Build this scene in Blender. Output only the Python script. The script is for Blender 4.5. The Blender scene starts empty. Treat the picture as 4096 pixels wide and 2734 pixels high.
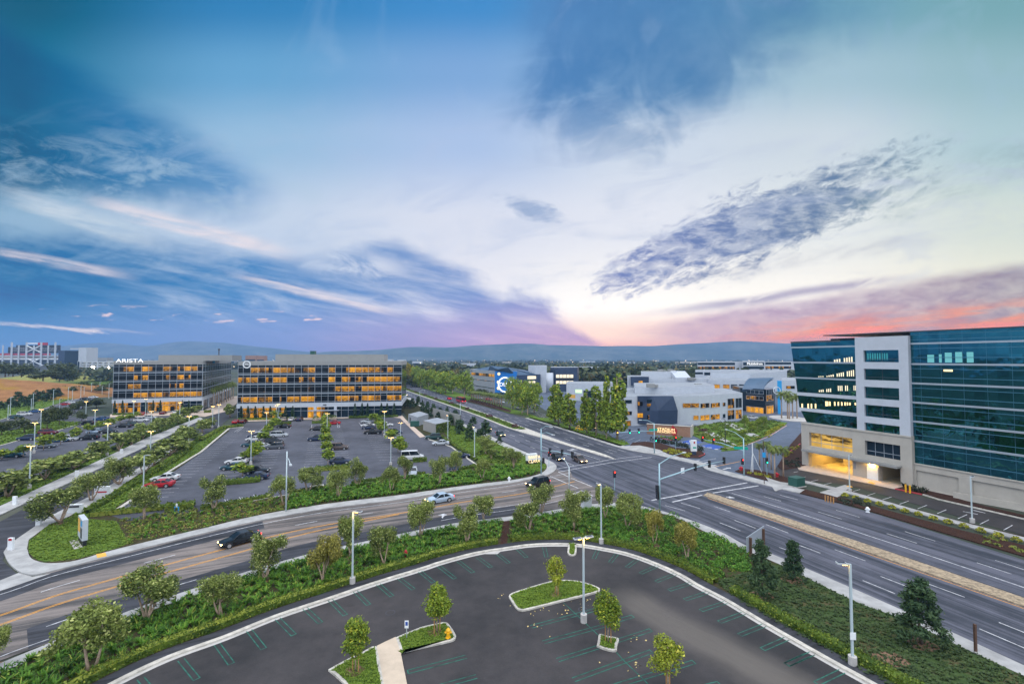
import bpy, math, random
import numpy as np
from mathutils import Vector, Matrix

SC = bpy.context.scene
COL = SC.collection
rnd = random.Random(7)
nrg = np.random.default_rng(11)

# ------------------------------------------------------------------ camera
CAM_H, FPX, PITCH = 24.0, 1820.0, math.atan(66 / 1820)
cd = bpy.data.cameras.new('camera')
cd.sensor_width, cd.lens = 36.0, 36.0 * FPX / 4096
cd.clip_start, cd.clip_end = 0.5, 60000
cam = bpy.data.objects.new('camera', cd)
cam.location = (0, 0, CAM_H)
cam.rotation_euler = (math.pi / 2 + PITCH, 0, 0)
COL.objects.link(cam)
SC.camera = cam
SC.view_settings.view_transform = 'Standard'
SC.view_settings.look = 'None'
SC.view_settings.gamma = 1.0
SC.view_settings.exposure = 0.0
SC.cycles.use_denoising = True
SC.cycles.max_bounces = 6
SC.cycles.diffuse_bounces = 3
SC.cycles.transparent_max_bounces = 8
SC.cycles.volume_bounces = 0
SC.cycles.caustics_reflective = SC.cycles.caustics_refractive = False
SC.cycles.sample_clamp_indirect = 4.0


def lin(c):
    """sRGB 0..255 to linear."""
    return tuple((v / 255 / 12.92 if v / 255 <= 0.04045 else ((v / 255 + 0.055) / 1.055) ** 2.4) for v in c)


# ------------------------------------------------------------------ little node expressions
class X:
    """A socket with arithmetic."""
    def __init__(s, nt, sock): s.nt, s.s = nt, sock
    def _op(s, op, *o):
        n = s.nt.nodes.new('ShaderNodeMath'); n.operation = op
        for i, v in enumerate((s,) + o):
            if isinstance(v, X): s.nt.links.new(v.s, n.inputs[i])
            else: n.inputs[i].default_value = v
        return X(s.nt, n.outputs[0])
    def __add__(s, o): return s._op('ADD', o)
    def __radd__(s, o): return s._op('ADD', o)
    def __sub__(s, o): return s._op('SUBTRACT', o)
    def __rsub__(s, o): return (s * -1.0) + o
    def __mul__(s, o): return s._op('MULTIPLY', o)
    def __rmul__(s, o): return s._op('MULTIPLY', o)
    def __truediv__(s, o): return s._op('DIVIDE', o)
    def mx(s, o): return s._op('MAXIMUM', o)
    def mn(s, o): return s._op('MINIMUM', o)
    def abs(s): return s._op('ABSOLUTE')
    def pw(s, o): return s._op('POWER', o)
    def ss(s, a, b):
        n = s.nt.nodes.new('ShaderNodeMapRange'); n.interpolation_type = 'SMOOTHSTEP'
        s.nt.links.new(s.s, n.inputs[0])
        flip = a > b
        n.inputs[1].default_value, n.inputs[2].default_value = (b, a) if flip else (a, b)
        n.inputs[3].default_value, n.inputs[4].default_value = (1, 0) if flip else (0, 1)
        return X(s.nt, n.outputs[0])


def vec(nt, x, y, z=0.0):
    n = nt.nodes.new('ShaderNodeCombineXYZ')
    for i, v in enumerate((x, y, z)):
        if isinstance(v, X): nt.links.new(v.s, n.inputs[i])
        else: n.inputs[i].default_value = v
    return n.outputs[0]


def noise(nt, v, scale=1.0, detail=6.0, rough=0.55, dist=0.0):
    n = nt.nodes.new('ShaderNodeTexNoise')
    n.inputs['Scale'].default_value, n.inputs['Detail'].default_value = scale, detail
    n.inputs['Roughness'].default_value, n.inputs['Distortion'].default_value = rough, dist
    if v is not None: nt.links.new(v, n.inputs['Vector'])
    return X(nt, n.outputs['Fac'])


def mixc(nt, f, a, b, mode='MIX'):
    n = nt.nodes.new('ShaderNodeMix'); n.data_type = 'RGBA'; n.blend_type = mode
    for i, v in ((0, f), (6, a), (7, b)):
        if isinstance(v, X): v = v.s
        if isinstance(v, bpy.types.NodeSocket): nt.links.new(v, n.inputs[i])
        elif i == 0: n.inputs[0].default_value = v
        else: n.inputs[i].default_value = (v[0], v[1], v[2], 1)
    return n.outputs[2]


def ramp(nt, f, stops, interp='LINEAR'):
    n = nt.nodes.new('ShaderNodeValToRGB'); n.color_ramp.interpolation = interp
    nt.links.new(f.s if isinstance(f, X) else f, n.inputs[0])
    el = n.color_ramp.elements
    while len(el) < len(stops): el.new(0.5)
    for e, (p, c) in zip(el, stops):
        e.position = p; e.color = (c[0], c[1], c[2], 1)
    return n.outputs[0]


# ------------------------------------------------------------------ sky (a world, by direction only)
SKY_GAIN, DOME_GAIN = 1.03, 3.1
W = bpy.data.worlds.new('World'); SC.world = W; W.use_nodes = True
nt = W.node_tree; nt.nodes.clear()
geo = nt.nodes.new('ShaderNodeTexCoord')
sep = nt.nodes.new('ShaderNodeSeparateXYZ'); nt.links.new(geo.outputs['Generated'], sep.inputs[0])
dx, dy, dz = (X(nt, sep.outputs[i]) for i in range(3))
fy = dy.mx(0.12)
a = dx / fy            # tangent of the bearing from due north
h = (dz / fy).mx(0.0)  # height over the horizon in the same measure
AR = lambda pos: (pos + 1.15) / 2.3
t = ((a + 1.15) / 2.3)
rows = [  # height, then clear-sky colours from west to east
    (0.00, [(-1.1, (120, 158, 205)), (-.55, (146, 165, 212)), (-.1, (185, 165, 210)), (.2, (232, 165, 186)), (.5, (255, 164, 158)), (.8, (255, 150, 118)), (1.1, (255, 186, 96))]),
    (0.055, [(-1.1, (104, 150, 202)), (-.55, (140, 165, 215)), (-.1, (205, 190, 225)), (.15, (250, 222, 216)), (.5, (255, 224, 206)), (.8, (255, 196, 170)), (1.1, (255, 172, 128))]),
    (0.12, [(-1.1, (84, 145, 195)), (-.55, (190, 206, 232)), (-.1, (236, 236, 245)), (.2, (255, 252, 250)), (.6, (255, 252, 246)), (1.1, (250, 246, 226))]),
    (0.30, [(-1.1, (150, 184, 212)), (-.6, (196, 212, 234)), (-.1, (218, 224, 240)), (.3, (228, 232, 243)), (.7, (228, 234, 236)), (1.1, (216, 226, 218))]),
    (0.48, [(-1.1, (64, 138, 178)), (-.6, (152, 190, 222)), (-.1, (172, 196, 232)), (.3, (206, 218, 234)), (.7, (206, 218, 228)), (1.1, (176, 204, 212))]),
    (0.64, [(-1.1, (34, 118, 156)), (-.6, (106, 166, 210)), (-.1, (128, 170, 218)), (.3, (152, 186, 218)), (.7, (166, 196, 212)), (1.1, (152, 188, 198))]),
    (0.80, [(-1.1, (10, 96, 128)), (-.6, (56, 132, 188)), (-.1, (70, 142, 204)), (.3, (100, 152, 200)), (.7, (118, 168, 190)), (1.1, (122, 170, 180))]),
]
base = None
for k, (hh, st) in enumerate(rows):
    c = ramp(nt, t, [(AR(p), lin(v)) for p, v in st], 'EASE' if k > 1 else 'LINEAR')
    base = c if base is None else mixc(nt, h.ss(rows[k - 1][0], hh), base, c)
# domain: cloud sheets seen in perspective
wob = noise(nt, vec(nt, a * 2.2, h * 5.0), 1.0, 5) - 0.5
wob2 = noise(nt, vec(nt, a * 7.0, h * 16.0, 3.3), 1.0, 6, 0.6) - 0.5
n_soft = noise(nt, vec(nt, a * 2.6, h * 4.0, 9.0), 1.0, 7, 0.6, 0.4)
def rot(cs, ux, uy):
    c, s = math.cos(cs), math.sin(cs)
    return a * c + h * s, h * c - a * s
al, hl = rot(-0.20, 0, 0)
n_left = noise(nt, vec(nt, al * 2.6, hl * 15.0, 2.0), 1.0, 8, 0.58, 0.3)
n_left2 = noise(nt, vec(nt, al * 6.0, hl * 60.0, 6.0), 1.0, 8, 0.6, 0.2)
ar_, hr_ = rot(0.34, 0, 0)
n_rip = noise(nt, vec(nt, ar_ * 20.0, hr_ * 50.0, 1.0), 1.0, 7, 0.66, 0.5)
n_rip2 = noise(nt, vec(nt, ar_ * 5.0, hr_ * 19.0, 4.0), 1.0, 7, 0.6, 0.4)
n_pc = noise(nt, vec(nt, a * 16.0, h * 42.0, 8.0), 1.0, 7, 0.65, 0.2)
n_ci = noise(nt, vec(nt, a * 5.0 + h * 2.0, h * 16.0 - a * 3.0, 21.0), 1.0, 9, 0.62, 0.7)
sky = base
# upper west slate bank, its upper edge falls eastwards
e1 = (a + 1.07) * -0.587 + 0.735 + wob * 0.10
m1 = (e1 - h + (n_left2 - 0.5) * 0.03).ss(-0.01, 0.075) * (h - 0.30 - wob * 0.14 - (n_soft - 0.5) * 0.20 - (a + 0.62).mx(0) * 0.25).ss(0.0, 0.09) * (a + wob * 0.1).ss(-0.44, -0.66)
sky = mixc(nt, m1 * (0.86 + (n_soft - 0.5) * 1.0 + (n_left - 0.5) * 0.5).mn(1.0), sky, ramp(nt, t, [(AR(-1.1), lin((8, 92, 134))), (AR(-.85), lin((38, 118, 172))), (AR(-.6), lin((84, 144, 198)))]))
# wisps over it
n_w = noise(nt, vec(nt, al * 8.0, hl * 22.0, 12.0), 1.0, 9, 0.68, 0.6)
m1b = (n_w * 0.65 + n_soft * 0.35).ss(0.47, 0.64) * h.ss(0.56, 0.42) * h.ss(0.27, 0.36) * a.ss(-0.3, -0.62)
sky = mixc(nt, m1b * 0.55, sky, lin((176, 202, 222)))
# low west bank: long blue sheets with white gaps
e2 = ((a + 1.12) * -0.09 + 0.300 + ((a + 0.26).abs() * -5.0 + 1.0).mx(0) * 0.055 - (a - 0.05 + wob * 0.25 + (n_soft - 0.5) * 0.3).mx(0) * 0.95 - (0.08 - (a + 0.02).abs()).mx(0) * 0.55) + wob * 0.075 + wob2 * 0.045 + (n_w - 0.5) * 0.05
m2 = (e2 - h).ss(-0.012, 0.055)
gap = (n_left * 0.75 + n_w * 0.25).ss(0.50, 0.66) * h.ss(0.045, 0.10) * (1.0 - a.ss(-0.25, 0.0) * 0.7)
gap = gap.mx((n_w * 0.8 + n_left2 * 0.2).ss(0.44, 0.60) * (h - 0.222 + (a + 0.42) * 0.22).abs().ss(0.055, 0.01) * a.ss(-0.62, -0.45) * a.ss(-0.18, -0.30))
sheet = m2 * (1.0 - gap * 0.88) * (0.88 + (n_left2 - 0.5) * 1.2 + (n_w - 0.5) * 0.7).mn(1.0) * (a + wob * 0.35 + (n_w - 0.5) * 0.35).ss(0.40, 0.10)
low_c = mixc(nt, h.ss(0.035, 0.16), ramp(nt, t, [(AR(-1.1), lin((102, 150, 202))), (AR(-.5), lin((134, 160, 212))), (AR(0), lin((178, 164, 208))), (AR(.3), lin((190, 164, 202)))]),
             ramp(nt, t, [(AR(-1.1), lin((20, 110, 166))), (AR(-.6), lin((78, 140, 198))), (AR(-.1), lin((126, 156, 210))), (AR(.2), lin((148, 158, 210)))]))
sky = mixc(nt, sheet, sky, low_c)
# three bright filaments in it
for (a0, h0, a1, h1, wd) in ((-1.12, .365, -.80, .262, .022), (-.92, .345, -.50, .235, .016), (-1.15, .238, -.86, .186, .010), (-.60, .182, -.26, .102, .009), (-1.15, .078, -.82, .055, .0035)):
    sl = (h1 - h0) / (a1 - a0)
    d = (h - h0 - (a - a0) * sl + (n_left2 - 0.5) * 0.03).abs()
    f = d.ss(wd * 1.6, wd * 0.2) * a.ss(a0 - .06, a0 + .08) * a.ss(a1 + .06, a1 - .10)
    sky = mixc(nt, f * (n_left2.ss(0.25, 0.6)) * 0.85, sky, lin((236, 226, 232)) if wd < .02 else lin((206, 218, 230)))
# small pink puffs under it
pf = noise(nt, vec(nt, a * 15.0, h * 90.0, 5.0), 1.0, 4, 0.55)
puff = pf.ss(0.60, 0.68) * (h - 0.098 + (a + 0.8) * 0.035).abs().ss(0.022, 0.004) * a.ss(-1.1, -0.9) * a.ss(-.25, -0.45)
sky = mixc(nt, puff * 0.8, sky, lin((240, 214, 220)))
# high veil north
e3 = 0.485 + (a - 0.30).mx(0) * 0.46 + wob * 0.12 + (n_soft - 0.5) * 0.10
n_veil = noise(nt, vec(nt, a * 7.0 - h * 3.0, h * 5.0 + a * 2.0, 15.0), 1.0, 6, 0.55, 0.8)
m3 = (h - e3 + (n_veil - 0.5) * 0.24 + (n_ci - 0.5) * 0.16).ss(-0.07, 0.12) * (a + 0.01 + wob * 0.16 + (n_veil - 0.5) * 0.16 + (n_ci - 0.5) * 0.12).ss(-0.05, 0.13) * (a + wob * 0.4 + (n_ci - 0.5) * 0.3).ss(1.0, 0.5)
sky = mixc(nt, m3 * (0.84 + (n_soft - 0.5) * 1.5 + (n_veil - 0.5) * 0.9).mx(0.0).mn(1.0), sky, ramp(nt, t, [(AR(0), lin((84, 134, 190))), (AR(.6), lin((72, 126, 172)))]))
# rippled slate bar north-east
d4 = h - 0.158 - (a - 0.18) * 0.368 + wob * 0.05
d4 = d4 + (n_rip2 - 0.5) * 0.05
band = (d4.abs() * (1.0 + (0.45 - a).mx(0) * 2.6)).ss(0.140, 0.01) * a.ss(0.12, 0.26) * (a + wob * 0.2).ss(1.08, 0.68)
m4 = (band * 1.15 + (n_rip - 0.5) * 2.6 + (n_rip2 - 0.5) * 1.9 - 0.27).ss(0.0, 0.85)
m4 = m4 * (0.52 + n_pc.ss(0.36, 0.62) * 0.48)
sky = mixc(nt, m4 * 0.98 * band.ss(0.0, 0.3), sky, ramp(nt, t, [(AR(.2), lin((112, 132, 192))), (AR(.7), lin((98, 128, 166))), (AR(1.1), lin((128, 158, 168)))]))
d4b = h - 0.315 - (a - 0.75) * 0.34 + wob * 0.05
m4b = d4b.abs().ss(0.07, 0.0) * a.ss(0.66, 0.9) * (n_rip2 * 0.6 + n_rip * 0.4).ss(0.40, 0.62)
sky = mixc(nt, m4b * 0.6, sky, lin((146, 172, 178)))
d4c = h - 0.205 - (a - 0.55) * 0.16 + wob * 0.04
m4c = d4c.abs().ss(0.030, 0.0) * a.ss(0.30, 0.5) * a.ss(1.05, 0.8) * n_rip2.ss(0.40, 0.66)
sky = mixc(nt, m4c * 0.5, sky, lin((164, 172, 192)))
# mauve bank low in the north-east
e5 = 0.088 + (a - 0.28) * 0.155 + wob * 0.04 + wob2 * 0.012
m5 = (e5 - h).ss(-0.004, 0.030) * a.ss(0.20, 0.42)
m5 = m5 * (0.80 + (n_pc - 0.5) * 0.9 + (n_rip2 - 0.5) * 0.8).mn(1.0)
sky = mixc(nt, m5 * h.ss(0.0, 0.045), sky, ramp(nt, t, [(AR(.2), lin((196, 172, 202))), (AR(.6), lin((172, 152, 184))), (AR(1.1), lin((148, 136, 158)))]))
d5 = h - 0.118 - (a - 0.45) * 0.145 + wob * 0.02
m5b = d5.abs().ss(0.017, 0.0) * a.ss(0.22, 0.5) * a.ss(0.92, 0.75) * n_rip2.ss(0.30, 0.55)
sky = mixc(nt, m5b * 0.75, sky, lin((150, 146, 186)))
# fire under the bank
n_f = noise(nt, vec(nt, ar_ * 5.0, (h - a * 0.10) * 44.0, 7.0), 1.0, 5, 0.55)
m6 = n_f.ss(0.34, 0.72) * (h - 0.034 - (a - 0.45) * 0.085).abs().ss(0.060, 0.005) * a.ss(0.38, 0.75)
sky = mixc(nt, m6 * 0.95, sky, lin((255, 146, 100)))
# smudge near the middle
d7 = ((a - 0.04 + wob * 0.06) * 11.0).pw(2.0) + ((h - 0.330 + (a - 0.05) * 0.32) * 34.0).pw(2.0)
m7 = (1.0 - d7 + (n_pc - 0.5) * 2.6 + wob2 * 2.0).ss(0.1, 1.2)
sky = mixc(nt, m7 * 0.72, sky, lin((128, 158, 202)))
m8 = (n_pc * 0.6 + n_soft * 0.4).ss(0.56, 0.70) * h.ss(0.22, 0.30) * h.ss(0.46, 0.36) * a.ss(0.05, 0.2) * a.ss(0.7, 0.5)
sky = mixc(nt, m8 * 0.30, sky, lin((170, 188, 214)))
m9 = n_ci.ss(0.46, 0.72) * h.ss(0.12, 0.22) * h.ss(0.62, 0.42)
sky = mixc(nt, m9 * 0.42, sky, ramp(nt, t, [(AR(-1), lin((150, 184, 214))), (AR(-.2), lin((180, 198, 230))), (AR(.5), lin((186, 198, 222)))]))
m10 = n_veil.ss(0.50, 0.72) * h.ss(0.42, 0.55)
sky = mixc(nt, m10 * 0.16 * a.ss(-0.9, -0.3), sky, lin((170, 198, 228)))
# the low haze dims and blues what stands behind it, so the sky itself is brighter there
tau = (h.mx(0.004).pw(-1.0) * 0.0361).mn(1.22)
inv = tau._op('EXPONENT'); lift = inv * (1.04 + h.ss(0.20, 0.06) * 0.10 + h.ss(0.10, 0.0) * a.ss(0.1, 0.8) * 0.12)
sky = mixc(nt, 1.0, sky, vec(nt, lift, lift, lift), 'MULTIPLY')
e_ = inv - 1.0
sky = mixc(nt, 1.0, sky, vec(nt, e_ * 0.24, e_ * 0.42, e_ * 0.75), 'SUBTRACT')
sky = mixc(nt, 1.0, sky, (0.0, 0.0, 0.0), 'LIGHTEN')
# the half of the dome behind and overhead: unseen, brightened to lift ground light
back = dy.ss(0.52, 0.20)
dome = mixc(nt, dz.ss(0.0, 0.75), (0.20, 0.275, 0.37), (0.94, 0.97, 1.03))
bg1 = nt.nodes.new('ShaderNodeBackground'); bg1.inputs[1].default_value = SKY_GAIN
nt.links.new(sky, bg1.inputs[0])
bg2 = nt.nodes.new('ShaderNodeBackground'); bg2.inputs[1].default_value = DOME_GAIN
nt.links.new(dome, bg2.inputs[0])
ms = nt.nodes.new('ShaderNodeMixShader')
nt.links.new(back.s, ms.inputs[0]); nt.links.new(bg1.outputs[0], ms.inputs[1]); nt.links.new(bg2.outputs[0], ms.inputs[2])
SUN_AZ, SUN_EL = math.radians(38), math.radians(2.0)
nis = nt.nodes.new('ShaderNodeTexSky'); nis.sky_type = 'NISHITA'; nis.sun_disc = False
nis.sun_elevation, nis.sun_rotation = SUN_EL, SUN_AZ
bgn = nt.nodes.new('ShaderNodeBackground'); bgn.inputs[1].default_value = 0.05
nt.links.new(nis.outputs[0], bgn.inputs[0])
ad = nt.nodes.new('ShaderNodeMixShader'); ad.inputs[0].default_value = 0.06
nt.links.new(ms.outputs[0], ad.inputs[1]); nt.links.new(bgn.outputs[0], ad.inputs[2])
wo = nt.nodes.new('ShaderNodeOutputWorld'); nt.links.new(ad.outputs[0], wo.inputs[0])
W.cycles.sampling_method = 'MANUAL'; W.cycles.sample_map_resolution = 512

sd = bpy.data.lights.new('sun', 'SUN'); sd.energy = 0.5; sd.angle = math.radians(12); sd.color = (1.0, 0.78, 0.62)
sun = bpy.data.objects.new('sun', sd); COL.objects.link(sun)
sv = Vector((math.sin(SUN_AZ) * math.cos(SUN_EL), math.cos(SUN_AZ) * math.cos(SUN_EL), math.sin(SUN_EL)))
sun.rotation_euler = sv.to_track_quat('Z', 'Y').to_euler()

# ------------------------------------------------------------------ where things stand: photo points unprojected to the ground
_cp, _sp = math.cos(PITCH), math.sin(PITCH)
def ray(px, py):
    x, y = (px - 2048) / FPX, (1367 - py) / FPX
    return Vector((x, _cp - y * _sp, _sp + y * _cp))
def G(px, py, z=0.0):
    d = ray(px, py); k = (z - CAM_H) / d.z
    return Vector((d.x * k, d.y * k, z))
def AT(px, py, dist):
    """The point seen at px, py whose distance north is dist."""
    d = ray(px, py); k = dist / d.y
    return Vector((d.x * k, dist, CAM_H + d.z * k))
_T = {'A': (0, 1320, .34438), 'B': (800, 1320, .34438), 'C': (1600, 1320, .34438), 'D': (2400, 1320, .34438), 'E': (3100, 1260, .43361),
      'F': (0, 1800, .34438), 'g': (800, 1800, .34438), 'H': (1600, 1800, .34438), 'I': (2400, 1800, .34438), 'J': (3100, 1800, .43361),
      'K': (0, 2194, .42571), 'L': (900, 2194, .34438), 'M': (1600, 2194, .34438), 'N': (2400, 2194, .34438), 'O': (3100, 2054, .43361), 'p': (0, 0, 1.0)}
def P(t, x, y):
    o = _T[t]
    return (o[0] + x * o[2], o[1] + y * o[2])
def g(t, x, y, z=0.0): return G(*P(t, x, y), z)
def gl(s, z=0.0):
    """'A 10 20, 30 40; B 5 6' -> ground points."""
    out = []
    for part in s.split(';'):
        part = part.strip(); t, rest = part[0], part[1:]
        for pr in rest.split(','):
            x, y = pr.split(); out.append(g(t, float(x), float(y), z))
    return out
def top_of(base, px, py):
    """Height of the point seen at px, py straight above the ground point base."""
    d = ray(px, py); return CAM_H + d.z / d.y * base.y

# ------------------------------------------------------------------ meshes
class MB:
    def __init__(s): s.v, s.f, s.m = [], [], []
    def add(s, v, f, m=0):
        b = len(s.v); s.v += [tuple(p) for p in v]
        s.f += [tuple(i + b for i in q) for q in f]; s.m += [m] * len(f)
        return s
    def box(s, c, d, m=0, rz=0.0, taper=1.0):
        ca, sa = math.cos(rz), math.sin(rz); v = []
        for z in (-.5, .5):
            k = taper if z > 0 else 1.0
            for x, y in ((-.5, -.5), (.5, -.5), (.5, .5), (-.5, .5)):
                X_, Y_ = x * d[0] * k, y * d[1] * k
                v.append((c[0] + X_ * ca - Y_ * sa, c[1] + X_ * sa + Y_ * ca, c[2] + z * d[2]))
        return s.add(v, [(3, 2, 1, 0), (4, 5, 6, 7), (0, 1, 5, 4), (1, 2, 6, 5), (2, 3, 7, 6), (3, 0, 4, 7)], m)
    def bar(s, p, q, w, hgt, m=0, up=(0, 0, 1)):
        p, q = Vector(p), Vector(q); d = (q - p).normalized(); u = Vector(up)
        if abs(d.dot(u)) > .98: u = Vector((1, 0, 0))
        r = d.cross(u).normalized(); u = r.cross(d)
        v = [e + r * (i * w / 2) + u * (j * hgt / 2) for e in (p, q) for i, j in ((-1, -1), (1, -1), (1, 1), (-1, 1))]
        return s.add(v, [(0, 1, 2, 3), (7, 6, 5, 4), (0, 4, 5, 1), (1, 5, 6, 2), (2, 6, 7, 3), (3, 7, 4, 0)], m)
    def tube(s, pts, rs, n=8, m=0, cap=True):
        pts = [Vector(p) for p in pts]
        if not hasattr(rs, '__len__'): rs = [rs] * len(pts)
        v, f = [], []
        for i, p in enumerate(pts):
            d = (pts[min(i + 1, len(pts) - 1)] - pts[max(i - 1, 0)]).normalized()
            u = Vector((0, 0, 1)) if abs(d.z) < .9 else Vector((1, 0, 0))
            r = d.cross(u).normalized(); u = r.cross(d)
            v += [p + (r * math.cos(k * 2 * math.pi / n) + u * math.sin(k * 2 * math.pi / n)) * rs[i] for k in range(n)]
        for i in range(len(pts) - 1):
            f += [(i * n + k, i * n + (k + 1) % n, (i + 1) * n + (k + 1) % n, (i + 1) * n + k) for k in range(n)]
        if cap: f += [tuple(reversed(range(n))), tuple((len(pts) - 1) * n + k for k in range(n))]
        return s.add(v, f, m)
    def prism(s, poly, z0, z1, m=0, mside=None, bottom=False):
        """An upright slab over a plan outline; z1 may be a list of heights."""
        poly = [(p[0], p[1]) for p in poly]; n = len(poly)
        z1 = z1 if hasattr(z1, '__len__') else [z1] * n
        ar = sum(poly[i][0] * poly[(i + 1) % n][1] - poly[(i + 1) % n][0] * poly[i][1] for i in range(n))
        if ar < 0: poly = poly[::-1]; z1 = list(z1)[::-1]
        v = [(x, y, z0) for x, y in poly] + [(p[0], p[1], z) for p, z in zip(poly, z1)]
        s.add(v, [(i, (i + 1) % n, n + (i + 1) % n, n + i) for i in range(n)], m if mside is None else mside)
        b = len(s.v) - 2 * n
        s.f.append(tuple(b + n + i for i in range(n))); s.m.append(m)
        if bottom: s.f.append(tuple(b + i for i in reversed(range(n)))); s.m.append(m)
        return s
    def sheet(s, poly, z, m=0):
        poly = [(p[0], p[1]) for p in poly]; n = len(poly)
        ar = sum(poly[i][0] * poly[(i + 1) % n][1] - poly[(i + 1) % n][0] * poly[i][1] for i in range(n))
        if ar < 0: poly = poly[::-1]
        return s.add([(x, y, z) for x, y in poly], [tuple(range(n))], m)
    def strip(s, A_, B_, z, m=0):
        n = len(A_); v = [(p[0], p[1], z) for p in A_] + [(p[0], p[1], z) for p in B_]
        f = [(i, i + 1, n + i + 1, n + i) for i in range(n - 1)]
        p, q, r = Vector(v[0]), Vector(v[1]), Vector(v[n])
        if (q - p).cross(r - p).z < 0: f = [tuple(reversed(x)) for x in f]
        return s.add(v, f, m)
    def mesh(s, name, mats=()):
        me = bpy.data.meshes.new(name); me.from_pydata(s.v, [], s.f)
        for m in mats: me.materials.append(m)
        if len(mats) > 1: me.polygons.foreach_set('material_index', s.m)
        me.update(); return me
    def build(s, name, mats, parent=None, smooth=False, loc=None, rz=0.0):
        if not isinstance(mats, (list, tuple)): mats = [mats]
        me = s.mesh(name, mats)
        if smooth: me.polygons.foreach_set('use_smooth', [True] * len(me.polygons))
        return put(name, me, parent, loc, rz)
def put(name, me, parent=None, loc=None, rz=0.0):
    o = bpy.data.objects.new(name, me); COL.objects.link(o)
    if parent is not None: o.parent = parent
    if loc is not None: o.location = loc
    if rz: o.rotation_euler = (0, 0, rz)
    return o
def np_mesh(name, v, f, mats=(), midx=None, smooth=False):
    """v (n,3), f (m,k) arrays."""
    me = bpy.data.meshes.new(name); v = np.asarray(v, dtype=np.float32); f = np.asarray(f, dtype=np.int32)
    me.vertices.add(len(v)); me.vertices.foreach_set('co', v.ravel())
    k = f.shape[1]; me.loops.add(f.size); me.loops.foreach_set('vertex_index', f.ravel())
    me.polygons.add(len(f)); me.polygons.foreach_set('loop_start', np.arange(0, f.size, k, dtype=np.int32))
    for m in mats: me.materials.append(m)
    if midx is not None: me.polygons.foreach_set('material_index', np.asarray(midx, dtype=np.int32))
    if smooth: me.polygons.foreach_set('use_smooth', np.ones(len(f), dtype=bool))
    me.update(calc_edges=True); return me
def tag(o, label, cat, group=None):
    o['label'] = label; o['category'] = cat
    if group: o['group'] = group
    return o
def thing(name, label, cat, loc=(0, 0, 0), rz=0.0, group=None):
    o = put(name, None, None, loc, rz); o.empty_display_size = 0.3
    return tag(o, label, cat, group)
def struct(o): o['kind'] = 'structure'; return o
def stuff(o): o['kind'] = 'stuff'; return o
def dup(root, loc, rz=0.0, sc=None, label=None, group=None):
    """A copy of a thing with copies of its parts and sub-parts."""
    r = root.copy(); COL.objects.link(r); r.location = loc; r.rotation_euler = (0, 0, rz)
    if sc is not None: r.scale = sc
    if label: r['label'] = label
    if group: r['group'] = group
    for ch in KIDS[root.name]:
        c = ch.copy(); COL.objects.link(c); c.parent = r
        for g_ in KIDS.get(ch.name, ()):
            d = g_.copy(); COL.objects.link(d); d.parent = c
    return r
KIDS = {}
def kids(root):
    KIDS[root.name] = list(root.children)
    for c in root.children: KIDS[c.name] = list(c.children)
    return root
class Pool:
    """Prototypes by kind: the first use moves the prototype itself, later uses copy it."""
    def __init__(s): s.p, s.used = {}, set()
    def get(s, key, make): 
        if key not in s.p: s.p[key] = kids(make())
        return s.p[key]
    def place(s, key, make, loc, rz, sc, label, group=None):
        r = s.get(key, make)
        if key in s.used: return dup(r, loc, rz, sc, label, group)
        s.used.add(key); r.location = loc; r.rotation_euler = (0, 0, rz)
        if sc is not None: r.scale = sc
        r['label'] = label
        if group: r['group'] = group
        return r
POOL = Pool()

# ------------------------------------------------------------------ plan helpers
def off(pts, d):
    """A polyline moved d to its left."""
    out = []
    for i, p in enumerate(pts):
        t_ = (Vector(pts[min(i + 1, len(pts) - 1)]) - Vector(pts[max(i - 1, 0)])); t_.z = 0; t_.normalize()
        out.append(Vector((p[0] - t_.y * d, p[1] + t_.x * d, 0)))
    return out
def smooth_line(pts, n=6):
    """Catmull-Rom through the points."""
    P_ = [Vector(p) for p in pts]; out = []
    for i in range(len(P_) - 1):
        a0, a1, a2, a3 = P_[max(i - 1, 0)], P_[i], P_[i + 1], P_[min(i + 2, len(P_) - 1)]
        for k in range(n):
            u = k / n
            out.append(0.5 * ((2 * a1) + (a2 - a0) * u + (2 * a0 - 5 * a1 + 4 * a2 - a3) * u * u + (3 * a1 - a0 - 3 * a2 + a3) * u ** 3))
    out.append(P_[-1]); return out
def resample(pts, step=None, n=None):
    P_ = np.array([(p[0], p[1]) for p in pts]); s_ = np.r_[0, np.cumsum(np.hypot(*np.diff(P_, axis=0).T))]
    if n is None: n = max(2, int(round(s_[-1] / step)) + 1)
    q = np.linspace(0, s_[-1], n)
    return [Vector((x, y, 0)) for x, y in zip(np.interp(q, s_, P_[:, 0]), np.interp(q, s_, P_[:, 1]))]
def length(pts): return sum((Vector(pts[i + 1]) - Vector(pts[i])).length for i in range(len(pts) - 1))
def inside(poly, q):
    """Points q (n,2) inside the outline."""
    p = np.array([(v[0], v[1]) for v in poly]); r = np.zeros(len(q), dtype=bool); n = len(p)
    for i in range(n):
        x1, y1 = p[i]; x2, y2 = p[(i + 1) % n]
        if y1 == y2: continue
        c = ((y1 > q[:, 1]) != (y2 > q[:, 1])) & (q[:, 0] < (x2 - x1) * (q[:, 1] - y1) / (y2 - y1) + x1)
        r ^= c
    return r
def scatter(poly, density, rg=nrg, cap=20000):
    p = np.array([(v[0], v[1]) for v in poly]); lo, hi = p.min(0), p.max(0)
    n = min(int((hi - lo).prod() * density), cap * 6); q = lo + rg.random((n, 2)) * (hi - lo)
    return q[inside(poly, q)][:cap]
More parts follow.
